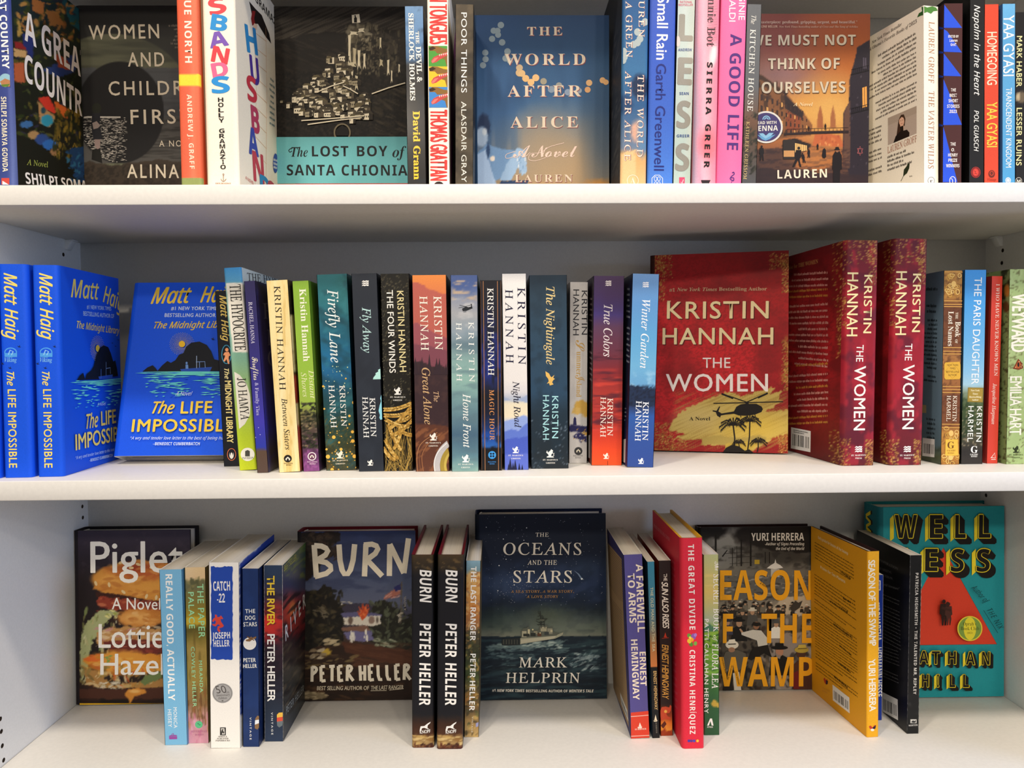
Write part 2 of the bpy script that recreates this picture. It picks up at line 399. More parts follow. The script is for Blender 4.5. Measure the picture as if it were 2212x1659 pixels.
BOOKS = {}
class Book:
    def __init__(s, key, kind, row, label, case='efece4', pages='e2dacb', top=None, mat=None, bl=None):
        s.key, s.kind, s.row, s.label, s.case, s.pages = key, kind, row, label, case, pages; s.mat = mat or (GLOSS if kind == 'pb' else MATTE); s.bl = bl; s.stickers = []; BOOKS[key] = s
    def bulge(s, u):
        if s.bl <= 0: return np.zeros_like(u)
        return s.bl*(1-np.abs(2*np.asarray(u)/s.T-1)**16)
    def finish(s, ex, ey, ez, O):
        s.R = np.stack([ex, ey, ez], 1)
        c = [O+s.R@np.array([a, b, 0]) for a in (0, s.T) for b in (0, s.W)]
        s.lift = ZS[s.row]+2e-4-min(q[2] for q in c); O = O+np.array([0, 0, s.lift]); s.O = O
        if s.bl is None: s.bl = min(.006, .2*s.T) if s.kind == 'hc' else 0.
        s.F, s.B, s.S = Face(s, 'F'), Face(s, 'B'), Face(s, 'S')
        return s
    def spine_pose(s, bl, xr, tl, W=None, yaw=None, xf=None, Y=None, H=None):
        s.W = W or (.137 if s.kind == 'pb' else .155); z = ZS[s.row]
        def pose(a):
            ex = np.array([cs(a), sn(a), 0.]); ey = np.array([-sn(a), cs(a), 0.]); ez = np.array([0, 0, 1.])
            A = atZ(bl[0], bl[1], z) if Y is None else np.array([atY(bl[0], bl[1], Y)[0], Y, z])
            d = ray(*tl); t = (A@ey)/(d@ey); d = d*t-A
            th = math.atan2(d@ex, d[2]); hh = np.linalg.norm(d)
            ex, ez = ex*cs(th)-ez*sn(th), ez*cs(th)+ex*sn(th)
            k = (xr-PW/2)/FPX; T = (k*(A@FW)-A@RT)/(ex@RT-k*(ex@FW))
            return ex, ey, ez, A, T, H or hh
        a = math.radians(yaw or 0)
        if xf is not None:
            side, px = xf; best = None
            for g in np.arange(-40, 40, .25):
                ex, ey, ez, A, T, hh = pose(math.radians(g)); q = A+s.W*ey+(ex*T if side == 'F' else 0); e = abs(proj(q)[0]-px)
                if best is None or e < best[0]: best = (e, g)
            a = math.radians(best[1])
        ex, ey, ez, A, s.T, s.H = pose(a); s.yaw = math.degrees(a)
        return s.finish(ex, ey, ez, A)
    def face_pose(s, bl, xr, tl, T=.03, yaw=0., rec=2., Y=None, H=None, lean=0.):
        s.T = T; b = math.radians(yaw); r = math.radians(rec); z = ZS[s.row]+T*sn(r)
        ey = np.array([cs(b), sn(b), 0.]); n = np.array([sn(b), -cs(b), 0.]); ez = np.array([0, 0, 1.])
        ez, n = ez*cs(r)-n*sn(r), n*cs(r)+ez*sn(r)
        A = atZ(bl[0], bl[1], z) if Y is None else np.array([atY(bl[0], bl[1], Y)[0], Y, z])
        d = ray(*tl); d = d*((A@n)/(d@n))-A; th = math.radians(lean); s.H = H or d@ez
        ey, ez = ey*cs(th)-ez*sn(th), ez*cs(th)+ey*sn(th)
        k = (xr-PW/2)/FPX; s.W = (k*(A@FW)-A@RT)/(ey@RT-k*(ey@FW)); s.yaw = yaw
        return s.finish(n, ey, ez, A-s.T*n)
    def build(s):
        T, W, H = s.T, s.W, s.H
        o = bpy.data.objects.new('hardcover_book' if s.kind == 'hc' else 'paperback_book', None); COL.objects.link(o); o.empty_display_size = .02
        R, O = s.R, s.O
        o.matrix_world = Matrix(((*R[0], O[0]), (*R[1], O[1]), (*R[2], O[2]+ZC), (0, 0, 0, 1)))
        o['label'] = s.label; o['category'] = 'book'; o['group'] = GROUPS[s.row]; s.root = o
        for f in (s.F, s.B, s.S):
            if not getattr(f, 'painted', False): f.paint([s.fallback])
        if s.kind == 'pb':
            t = .0004
            s.F.acc.box((T-t, 0, 0), (T, W, H), 'f2efe8', skip=('+x',)); s.B.acc.box((0, 0, 0), (t, W, H), 'f2efe8', skip=('-x',)); s.S.acc.box((t, 0, 0), (T-t, t, H), 'f2efe8', skip=('-y',))
            A = Acc(); A.box((t+5e-5, t+5e-5, .0004), (T-t-5e-5, W-.0006, H-.0004), s.pages); A.build('page_block', PAGES, o)
        else:
            t = min(.0028, T*.16); c = s.case
            s.F.acc.box((T-t, 0, 0), (T, W, H), c, skip=('+x',)); s.B.acc.box((0, 0, 0), (t, W, H), c, skip=('-x',))
            u = T/2-T/2*np.cos(np.linspace(0, math.pi, 12)); yo = -s.bulge(u); yi = np.minimum(yo+.0016, .0016); V = []; Fc = []
            for i in range(12):
                for z in (0, H): V += [(u[i], yo[i], z), (u[i], yi[i], z)]
            for i in range(11):
                k = 4*i; Fc += [(k+2, k+3, k+7, k+6), (k, k+4, k+5, k+1), (k+1, k+5, k+7, k+3)]
            s.S.acc.add(V, Fc, c)
            m = .0034; n = 10; yb = .0045; pb = s.bl*.8; u = np.linspace(t+1e-4, T-t-1e-4, n); y0 = yb-pb*(1-np.abs(2*u/T-1)**2.2); yf = W-m-pb*.6*(1-np.abs(2*u/T-1)**2)
            V = [(u[i], y, z) for i in range(n) for y, z in ((y0[i], m), (yf[i], m), (yf[i], H-m), (y0[i], H-m))]; Fc = []
            for i in range(n-1):
                k = 4*i; Fc += [(k+j, k+(j+1) % 4, k+4+(j+1) % 4, k+4+j) for j in range(4)]
            Fc += [(0, 3, 2, 1), (4*n-4, 4*n-3, 4*n-2, 4*n-1)]
            A = Acc(); A.add(V, Fc, s.pages); A.build('page_block', PAGES, o)
            A = Acc(); hb = y0-.0004
            V = [(u[i], y, H-m+z) for i in range(1, n-1) for y, z in ((hb[i], 0), (hb[i]+.0015, 0), (hb[i]+.0015, .0012), (hb[i], .0012))]
            A.add(V, [(4*i+j, 4*i+(j+1) % 4, 4*i+4+(j+1) % 4, 4*i+4+j) for i in range(n-3) for j in range(4)], 'd8d2c4'); A.build('headband', MATTE, o)
        fc = s.F.acc.build('front_cover', s.mat, o); s.S.acc.build('spine', s.mat, o, smooth=False); s.B.acc.build('back_cover', s.mat, o)
        for k, name, label, acc in s.stickers:
            p = acc.build(name, s.mat, fc); p['label'] = label
# ------------------------------------------------------------------ every book: kind, row, label, pose
def SP(key, kind, row, col, label, bl, xr, tl, Y=None, **k):
    bk = {q: k.pop(q) for q in ('case', 'pages', 'mat') if q in k}; cv = k.pop('bu', None)
    b = Book(key, kind, row, label, bl=cv, **bk); b.fallback = col
    if row == 0 and Y is None: Y = .80
    return b.spine_pose(bl, xr, tl, Y=Y, **k)
def FP(key, kind, row, col, label, bl, xr, tl, **k):
    bk = {q: k.pop(q) for q in ('case', 'pages', 'mat') if q in k}
    b = Book(key, kind, row, label, **bk); b.fallback = col
    return b.face_pose(bl, xr, tl, **k)
# top shelf
SP('great', 'hc', 0, '3a4a86', 'thick hardcover with a dusky blue spine and painted hillside front, leftmost of its shelf', (-14, 398), 40, (-30, 0), H=.24)
FP('women1st', 'hc', 0, '2e2d2b', 'face-out charcoal hardcover with a black circle and a small wading figure', (183, 398), 450, (182, 12), Y=.928, rec=0)
SP('north', 'hc', 0, 'd9603a', 'slim orange hardcover with one yellow band across its rounded spine', (394, 398), 441, (383, 0), H=.24, bu=.005, W=.148)
SP('husbands', 'hc', 0, 'f4ead6', 'thick cream hardcover with tumbling red, blue, purple and pink capital letters', (449, 398), 519, (438, 0), H=.249, bu=.003, W=.15)
FP('lostboy', 'hc', 0, '27211b', 'face-out novel with an engraved hill village above a teal title panel', (599, 398), 884, (595, 14), Y=.938, rec=0, T=.03)
SP('sherlock', 'pb', 0, '22211f', 'paperback with a blue-to-black spine and a bold yellow name near the bottom', (881, 401), 921, (874, 14))
SP('tongues', 'hc', 0, 'f3ead8', 'white spine with tall red capitals and three open-mouthed dogs stacked in coloured squares', (927, 401), 971, (923, 0), H=.222, bu=.001, W=.14)
SP('poor', 'pb', 0, '4a4030', 'mottled dark brown paperback with thin wide white capitals', (983, 401), 1022, (984, 10))
FP('alice', 'hc', 0, '2c5078', 'face-out blue dusk cover with drifting round lights and a couple embracing', (1032, 401), 1316, (1032, 33), Y=.866, rec=0, T=.028)
SP('alicesp', 'hc', 0, '3a6690', 'blue hardcover spine fading to orange below, black back cover showing, beside the face-out dusk cover', (1339, 400), 1395, (1344, 0), H=.238, bu=.003, case='20242c', W=.14)
SP('rain', 'hc', 0, '3f63bd', 'royal blue book with rounded white and navy lower-case lettering down its spine', (1397, 400), 1452, (1404, 0), H=.235, bu=.002, W=.14)
SP('less', 'pb', 0, 'b3c4bd', 'pale grey-green paperback with four huge grey letters stacked down its spine', (1453.5, 399), 1491, (1464, 0), H=.212)
SP('annie', 'hc', 0, 'ef9aa8', 'shiny blush pink hardcover with widely spaced heavy black capitals', (1495, 398), 1545, (1503, 0), H=.236, bu=.005, W=.142)
SP('goodlife', 'hc', 0, 'f06ba0', 'hot pink book with large purple capitals on its spine', (1546, 398), 1600, (1558, 0), H=.235, bu=.001, W=.14)
SP('kitchen', 'pb', 0, '55585c', 'slim slate grey paperback with thin white serif capitals, dark trees low on the spine', (1602, 397), 1633, (1614, 10), W=.13)
FP('wemust', 'pb', 0, '7a3a2a', 'face-out sunset street cover with twin spires and a round purple sticker', (1597, 396), 1875, (1598, 30), Y=.866, rec=0, T=.025)
SP('vaster', 'pb', 0, 'f2ead8', 'white paperback turned to show its back cover with a small author photograph', (1996, 392), 2027, (1994.6, 12), xf=('B', 1812), W=.137)
SP('stories', 'pb', 0, '4a2a28', 'paperback with cobalt blue triangles stacked on a maroon spine', (2036.5, 392), 2077, (2039, 8))
SP('napalm', 'pb', 0, '1b1b1a', 'black paperback with white brush handwriting and a red round emblem', (2093, 392), 2125, (2095, 0), H=.215)
SP('homegoing', 'pb', 0, 'd84a30', 'vermilion paperback with condensed cream and yellow capitals', (2126, 392), 2157, (2126, 10))
SP('kingdom', 'pb', 0, '5fa2d0', 'sky blue paperback with wide white capitals, right of the vermilion one', (2165, 392), 2193, (2165, 9))
SP('ruins', 'pb', 0, '1f1c18', 'black paperback with pale yellow capitals, rightmost of the top shelf', (2194, 392), 2232, (2193, 27))
# middle shelf
BLUE = '1254de'
SP('life0', 'hc', 1, BLUE, 'bright blue hardcover cut off by the left edge of the picture', (-62, 1034), 3, (-74, 572), bu=.005, W=.14, yaw=3.6)
SP('life1', 'hc', 1, BLUE, 'bright blue hardcover showing only its spine, second from the left end', (14, 1031), 76, (0, 572), bu=.005, W=.14, yaw=3.6)
SP('life2', 'hc', 1, BLUE, 'bright blue hardcover showing both its spine and its front, third from the left end', (86, 1029), 143, (73, 574), bu=.005, W=.138, yaw=3.6)
FP('life3', 'hc', 1, BLUE, 'bright blue hardcover facing out and leaning back, black island under a yellow sun', (254, 980), 493, (311, 611), T=.034, rec=17, Y=.88)
SP('midnight', 'pb', 1, '14161e', 'black paperback with a running orange figure in an oval, tilted against a pale blue-green book', (484, 1008), 517, (464.5, 629))
SP('hypocrite', 'hc', 1, '8fb9a0', 'tall blue-to-lime hardcover with white title panels, its top tilted left', (518, 1016), 555.5, (484, 580), bu=.002, W=.14)
SP('fireflies', 'pb', 1, '2d2a6a', 'dark violet-blue paperback with small pale lettering and a brown foot', (556, 1022), 580, (527, 608))
SP('between', 'pb', 1, 'e8d190', 'pale yellow wood-grain paperback with black serif capitals', (603, 1021), 649, (575, 607))
SP('distant', 'pb', 1, '86b03a', 'lime green paperback with dark trees and a purple foot', (655.5, 1019), 691, (631, 608))
SP('firefly', 'pb', 1, '1f5f6c', 'teal paperback sprinkled with glowing golden dots', (705, 1017), 770, (684, 594))
SP('flyaway', 'pb', 1, '232a34', 'plain charcoal paperback with a pale blue wing peeping round its right edge', (775.6, 1019), 830, (759, 592))
SP('fourwinds', 'pb', 1, '16140f', 'black paperback with golden wheat ears on the lower spine', (831, 1018), 892, (822, 592))
SP('alone', 'pb', 1, 'a05a48', 'wide paperback with orange sunset mountains above a winding river', (898, 1019), 971, (890, 595))
SP('homefront', 'pb', 1, '7f9aa0', 'misty blue-grey paperback with a small helicopter near the top', (976, 1019), 1034, (973, 595))
SP('magic', 'pb', 1, '14204a', 'narrow midnight blue paperback with copper lines down both spine edges', (1039, 1017), 1084.5, (1037, 606))
SP('nightroad', 'pb', 1, 'e8e4de', 'white paperback spine with blue hills at the foot', (1090, 1015.6), 1142, (1084, 592))
SP('nightingale', 'pb', 1, '22384a', 'broad dark slate-blue paperback with a small golden bird', (1147.5, 1013), 1228, (1143, 595))
SP('summer', 'pb', 1, 'c9c8c8', 'short light grey paperback with a mustard tree and navy lighthouse', (1229, 1001), 1268, (1231, 610))
SP('truecolors', 'pb', 1, '6a2a4a', 'paperback fading from purple to bright orange-red', (1277.6, 1006), 1343, (1282.5, 597))
SP('winter', 'pb', 1, '4a7fb8', 'light blue to deep blue paperback standing in front of a big red cover', (1354, 1010.5), 1411, (1366.5, 593))
FP('women', 'hc', 1, 'a51c20', 'face-out crimson hardcover with a helicopter and palm trees on a gold brush stroke', (1413, 973), 1702, (1408, 552), T=.04, yaw=-15, rec=2, case='3a1512')
SP('women1', 'hc', 1, '7a1a26', 'crimson hardcover with spine and back cover showing, right against the face-out helicopter cover', (1812, 1005), 1884, (1821, 521), yaw=3.4, bu=.006, case='3a1512')
SP('women2', 'hc', 1, '7a1a26', 'crimson hardcover showing just its spine, right of its twin', (1913, 1004), 1987, (1925, 518), yaw=2.5, bu=.006, case='3a1512')
SP('names', 'pb', 1, '9a6a3c', 'paperback with a brown and gilt spine like an old leather binding', (2032, 1004), 2072, (2039, 585))
SP('paris', 'pb', 1, '3f8fd0', 'paperback with a sky blue spine over a dark garden scene', (2075.5, 1003), 2122, (2084, 583.5))
SP('whohave', 'pb', 1, 'c83a2e', 'slim red paperback with small white serif capitals', (2131, 1001.5), 2155, (2142, 597))
SP('weyward', 'pb', 1, '98b070', 'pale green paperback with a moth on its spine, last on the middle shelf', (2173, 1003), 2235, (2181, 582))
# bottom shelf
FP('piglet', 'hc', 2, '241c22', 'face-out dark hardcover painted with a tall dripping burger', (172, 1523), 414, (175, 1147), T=.03, rec=2, case='1a1718')
SP('really', 'pb', 2, '6fb0d8', 'plain sky blue paperback with bold white capitals, left end of its row', (356.6, 1610), 405, (344, 1231))
SP('paper', 'pb', 2, '8a7a30', 'olive and pink painterly paperback with mint green capitals', (407, 1606), 451, (399, 1226), mat=MATTE)
SP('catch', 'pb', 2, 'efebe2', 'white paperback with a torn blue panel and a dancing red figure', (455, 1617), 519.6, (451, 1216), mat=MATTE)
SP('dog', 'pb', 2, '1b2f5e', 'narrow navy paperback with a white disc and brown branch on its spine', (525, 1614), 560, (523, 1229))
SP('river', 'pb', 2, '232f44', 'dark paperback with a red dusk glow, yellow and white capitals, turned to show its front', (572, 1602.6), 612, (570, 1222), yaw=.3, W=.122)
FP('burn', 'hc', 2, '2a2320', 'face-out dark painted landscape with a white house, an orange flame and brushed lettering', (654, 1515), 900, (651, 1149), T=.033, rec=2, case='6a1420')
SP('burn1', 'hc', 2, '17171c', 'black hardcover with brushed white lettering and maroon boards, right beside the painted landscape cover', (890.5, 1613), 938, (889, 1198), bu=.003, case='6a1420', W=.15)
SP('burn2', 'hc', 2, '17171c', 'black hardcover with brushed white lettering and maroon boards, next to the slim tan painted spine', (944, 1616), 999.5, (946, 1198), bu=.003, case='6a1420', W=.15)
SP('ranger', 'pb', 2, 'a88050', 'slim tan and green painted paperback with bold white capitals', (1003, 1593), 1034, (1007, 1212), W=.13)
FP('oceans', 'hc', 2, '101c30', 'face-out midnight blue hardcover with a warship on a dark sea', (1038.4, 1513), 1311, (1038, 1112), T=.04, rec=2, case='14203f')
SP('farewell', 'pb', 2, '504a80', 'indigo spine with cream deco capitals and a red foot, tan back cover showing', (1363, 1596), 1403, (1347, 1199), mat=MATTE)
SP('oldman', 'pb', 2, '3a7a98', 'very slim paperback fading from teal to orange above a black foot', (1409.5, 1595), 1425, (1398, 1214))
SP('sunrises', 'pb', 2, '231c1c', 'dark brown-black paperback with a brushed white title and orange bull at the foot', (1427, 1590), 1453, (1422.6, 1211.5))
SP('divide', 'hc', 2, 'd8283c', 'tall bright red hardcover with white capitals and a small flower', (1471, 1613), 1519.7, (1467, 1160.5), bu=.005, case='d8a22a', W=.15)
SP('secret', 'pb', 2, '7a9a50', 'pale green paperback with white capitals over sunny meadows', (1521.5, 1588.7), 1553.5, (1519.7, 1198.6))
FP('season', 'hc', 2, '2a2622', 'face-out dark crowd scene with huge yellow-orange capitals', (1517, 1492), 1757.5, (1514, 1140), T=.02, rec=2, case='2a1414')
SP('season1', 'hc', 2, 'e8a81e', 'yellow-orange hardcover turned to show its back cover of small print', (1871, 1592), 1896.5, (1873, 1191), bu=.0015, case='2a1414', yaw=5.5, W=.13)
SP('siddhartha', 'pb', 2, '1a3a9a', 'royal blue sliver of a spine squeezed between a yellow hardcover and a black paperback', (1881, 1557), 1905, (1884, 1243), yaw=4, W=.09)
SP('ripley', 'pb', 2, '151515', 'black paperback with small white capitals, back cover turned towards us', (1959, 1585.5), 1984, (1966, 1200), yaw=.8, W=.13)
FP('wellness', 'hc', 2, '1f8a92', 'face-out teal hardcover with chunky black and yellow block letters and an orange triangle', (1908, 1508), 2168.5, (1905, 1096), T=.044, rec=1.5, case='1f8a92')
if globals().get('DEBUG_POSE'):
    for k, b in BOOKS.items(): print('POSE', k, 'T%.1f W%.1f H%.1f yaw%.1f X%.3f..%.3f Y%.3f lift%.2f' % (b.T*1e3, b.W*1e3, b.H*1e3, b.yaw, b.O[0], (b.O+b.R@[b.T, 0, 0])[0], b.O[1], b.lift*1e3))
# ------------------------------------------------------------------ what is printed on each book
ART = {}
def art(key, x0, y0, z, *more):
    def deco(fn):
        def run(b):
            for f in (b.S, b.F, b.B): f.tr = (x0, y0, z)
            fn(b, b.S, b.F, b.B)
        for k in (key,)+more: ART[k] = run
        return fn
    return deco
ZA, ZB, ZD, ZE = (0, 0, 3.6867), (500, 0, 3.6867), (1500, 0, 3.6875), (1840, 0, 3.6855); ZG = (1000, 0, 3.6867)
M1, M2, M3, M4, M5, M6, M7 = (0, 420, 2.592), (450, 550, 3.318), (740, 550, 3.318), (1060, 550, 3.318), (1380, 500, 3.19), (1700, 480, 3.0714), (1960, 480, 3.0714)
B1, B2, B3, B4, B5, B6, B7 = (0, 1040, 2.68), (330, 1120, 3.191), (630, 1100, 3.0714), (1000, 1080, 3.0714), (1290, 1080, 3.0175), (1490, 1100, 3.2524), (1840, 1060, 2.8602)
def griffin(f, x, y, h, c):
    """little seated winged lion of a publisher's mark"""
    q = lambda L: [(x+a*h, y+b*h) for a, b in L]
    f.poly(q([(-.45, .5), (-.42, .38), (-.2, .3), (-.3, .05), (-.18, -.2), (.05, -.3), (-.02, -.1), (.12, .1), (.1, .3), (.22, .42), (.4, .42), (.4, .5)]), c)
    f.poly(q([(-.1, -.2), (.1, -.5), (.34, -.3), (.26, -.24), (.3, .0), (.14, .1)]), c)
    f.poly(q([(-.3, .1), (-.5, -.1), (-.4, -.35), (-.3, -.1), (-.18, -.05)]), c)
    f.line(q([(.2, .4), (.42, .25), (.36, .05), (.46, -.02)]), h*.07, c)
def waves(f, x, y, w, h, c):
    for k in range(3):
        yy = y-h/2+h*k/3
        f.poly([(x-w/2, yy+h*.3), (x-w*.3, yy), (x-w*.05, yy+h*.1), (x+w*.1, yy), (x+w/2, yy+h*.05), (x+w*.4, yy+h*.3), (x+w*.1, yy+h*.22), (x-w*.1, yy+h*.33), (x-w*.25, yy+h*.22)], c)
def house(f, x, y, h, c, hs=1.):
    f.ell(x, y, h*hs, h, c, 24)
    q = lambda L: [(x+a*h, y+b*h) for a, b in L]
    f.poly(q([(-.6, .45), (-.6, 0), (0, -.5), (.6, 0), (.6, .45)]), 'e8e2d0'); f.poly(q([(-.25, .45), (-.25, .05), (0, -.1), (.25, .05), (.25, .45)]), c)
def person(f, x, y, h, c, lean=0., stride=.12):
    """a small standing figure printed in one colour"""
    q = lambda L: [(x+a*h+lean*h*(.5-b), y+b*h) for a, b in L]
    f.ell(x+lean*h*.95, y-.43*h, .07*h, .08*h, c, 12)
    f.poly(q([(-.13, -.34), (.13, -.34), (.16, .02), (.1, .08), (.12, .22), (stride+.03, .5), (stride-.07, .5), (.02, .15), (-stride+.07, .5), (-stride-.03, .5), (-.1, .1), (-.17, .04)]), c)

def DK(k):
    return lambda X, Y, C: C*k
@art('great', *ZA)
def _(b, S, F, B):
    S.paint([G([(-60, '303d78'), (60, '3a4889'), (105, '5d6ca2'), (140, '43508a')], 'x')], 12)  # paler band near the right: sheen of the rounded edge, painted into the blue
    S.text('A GREAT COUNTRY', 'B', 'f1efe8', -22, -285, 20, 548, 56)
    S.text('SHILPI SOMAYA GOWDA', 'B', 'e8ddc0', 8, 770, 22, 1368, 42)
    S.ell(44, 640, 52, 54, '8fb8c8'); S.poly([(0, 650), (40, 625), (92, 640), (80, 690), (20, 690)], 'b07a50'); S.poly([(4, 675), (85, 668), (60, 692), (25, 692)], '5a7a30')
    S.rect(12, 1418, 75, 1470, 'c8473c'); S.poly([(20, 1440), (45, 1455), (70, 1470), (20, 1470)], 'f1efe8')
    F.paint(['20251b', G([(0, '1c3034'), (500, '20251b'), (1480, '15170f')]), PG([(360, -300), (680, -300), (680, 290), (560, 190)], '1f5864', 14, 60),
        DAB(230, (120, -200, 680, 1100), (14, 46), ('2e3a1a', '46502a', '15200f', '5d5826', '39451f', '2a2a3a'), 4), DAB(60, (140, 20, 600, 330), (18, 40), ('8a5a2c', 'a8763c', '5a3d22', 'b98845'), 6),
        PG([(250, -20), (352, 20), (345, 120), (262, 90)], 'b8743a', 8), PG([(360, 70), (450, 110), (520, 200), (400, 200)], '9c6a36', 10), PG([(140, 120), (180, 260), (140, 300)], 'b3934a', 8),
        PG([(180, 260), (270, 300), (260, 480), (190, 380)], '27346e', 10), PG([(112, 330), (170, 338), (216, 400), (120, 385)], '8e2a2a', 4), PG([(112, 385), (212, 405), (212, 460), (112, 450)], 'caa469', 5), PG([(112, 500), (190, 500), (202, 660), (112, 650)], 'b9623c', 8),
        PG([(340, 560), (600, 430), (600, 560), (480, 620)], '2a3d70', 18), PG([(430, 420), (540, 480), (560, 560), (470, 540)], 'a24a2c', 12),
        PG([(300, 800), (318, 985), (400, 1015), (445, 930), (360, 862)], 'b58a55', 5), PG([(302, 782), (390, 766), (462, 920), (360, 866)], 'd23c2a', 4), PG([(430, 800), (560, 880), (540, 950), (450, 900)], 'cf6428', 8), E(375, 960, 48, 46, '3293a8', .1, 6), E(345, 880, 20, 26, '2c4a50', .2),
        E(210, 990, 55, 28, '3d6c9c', .2, 10), E(270, 1075, 46, 34, 'a98655', .2, 8), E(335, 1110, 56, 42, '2f4a80', .2, 10), E(400, 1150, 60, 40, '2f68ac', .2, 12), E(440, 1210, 40, 30, '97724c', .2, 8),
        DAB(120, (430, 880, 640, 1260), (14, 40), ('6d5c22', '4a4518', '2c2f12', '8a7328'), 9, .35, (60, 120)), PG([(560, 1180), (680, 1160), (680, 1470), (590, 1400)], '1d3f68', 25, 40), DAB(30, (540, 1200, 680, 1450), (12, 30), ('2f6a8c', '23507c', '18304e'), 12)], 2.6)
    F.text('A GREAT', 'B', 'f2efe6', 196, 318, 702, 652, 226); F.text('COUNTRY', 'B', 'f2efe6', 196, 640, 714, 968, 205)
    F.text('A Novel', 'I', 'a8b552', 212, 1312, 386, 1334, 46); F.text('SHILPI SOMAYA', 'B', 'f2efe6', 208, 1462, 780, 1530, 84)

@art('women1st', *ZA)
def _(b, S, F, B):
    S.paint(['232323'])
    F.paint(['3b3b39', G([(0, '222121'), (250, '2a2a29'), (600, '52545a'), (1480, '6a6a66')], 'y', 30, 200), E(890, 830, 640, 560, '74765f', .02), NZ(400, 60, '3c3e36', .4, .7, .6, 3, box=(600, 280, 1700, 560)),
        PG([(640, 540), (1900, 540), (1900, 930), (640, 930)], '5c5f62', 10), NZ(500, 50, '45474a', .4, .65, .7, 5, box=(600, 560, 1900, 940)), PG([(640, 930), (1900, 930), (1900, 1300), (640, 1300)], '5c5a56'), NZ(180, 12, '35332f', .45, .6, .8, 6, box=(1000, 930, 1900, 1300)),
        PG([(640, 1290), (900, 1310), (1300, 1270), (1900, 1330), (1900, 1520), (640, 1520)], '453a2e', 20, 60), NZ(20, 20, '2a221a', .45, .6, .7, 8, box=(640, 1300, 1900, 1500)),
        E(955, 895, 350, 405, '1c1b1c', .015), DK(.78)], 2.4)
    # moonlit water inside the circle, a wading child
    rng = random.Random(3); R_ = []
    for i in range(800):
        y = rng.uniform(932, 1290); x = rng.uniform(668, 1010); k = ((x-955)/345)**2+((y-895)/398)**2
        if k < 1 and (x < 985-abs(y-1050)*.35 or rng.random() < .35): w = rng.uniform(4, 20); R_.append((x, y, w, rng.uniform(1, 3.4)))
    V = []; Fc = []
    for x, y, w, h in R_:
        k = len(V); V += [F.uv(x-w, y), F.uv(x, y+h), F.uv(x+w, y), F.uv(x, y-h)]; Fc.append((k, k+1, k+2, k+3))
    F.put(V, Fc, 'b4aea4')
    F.poly([(668, 930), (700, 925), (960, 928), (960, 940), (668, 940)], 'b5b0a6')
    F.ell(770, 865, 38, 44, '1d2016', 16); F.poly([(735, 900), (800, 900), (795, 980), (815, 1110), (745, 1115), (725, 1000)], '191a20'); F.poly([(735, 980), (770, 965), (800, 1000), (780, 1020), (745, 1030)], '8a7c76')
    F.poly([(752, 1110), (800, 1110), (795, 1180), (775, 1190), (755, 1160)], '85736e'); F.poly([(735, 1190), (800, 1185), (815, 1300), (730, 1270)], '14130f')
    c = 'cdc3ae'
    F.text('WOMEN', 'S', c, 712, 316, 1268, 304, 112, 1.25, off=.012); F.text('AND', 'S', c, 1022, 530, 1308, 528, 110, 1.25, off=.012); F.text('CHILDREN', 'S', c, 868, 760, 1670, 752, 110, 1.3, off=.012)
    F.text('FIRST', 'S', c, 1044, 988, 1530, 982, 112, 1.3, off=.012); F.text('A NOVEL', 'S', c, 1270, 1168, 1570, 1166, 48, 1.3); F.text('ALINA', 'S', c, 1015, 1416, 1425, 1418, 106, 1.3, off=.012)
    F.body((1335, 195), (1660, 195), (1335, 395), 7, '6a625a', .45, 2, 'c')

@art('north', *ZA)
def _(b, S, F, B):
    S.paint([G([(1405, 'd65a38'), (1500, 'e0674a'), (1540, 'ea7a5a'), (1640, 'cf5430')], 'x'), PG([(1380, 592), (1660, 588), (1660, 684), (1380, 683)], 'f2d63c'), PG([(1380, 1419), (1680, 1413), (1680, 1490), (1380, 1490)], '8f9a5c')], 2); F.paint(['d9603a']); B.paint(['c9552f'])  # cross gradient paints the spine's rounded light and shade into the orange
    F.poly([(1590, -200), (1640, -200), (1660, 1490), (1650, 1490)], 'e6dcc6')
    S.text('TRUE NORTH', 'B', 'f7ead8', 1463, -125, 1475, 500, 56, 1.15);
    S.text('ANDREW J. GRAFF', 'B', 'f3dcc0', 1488, 752, 1512, 1346, 38, 1.15)

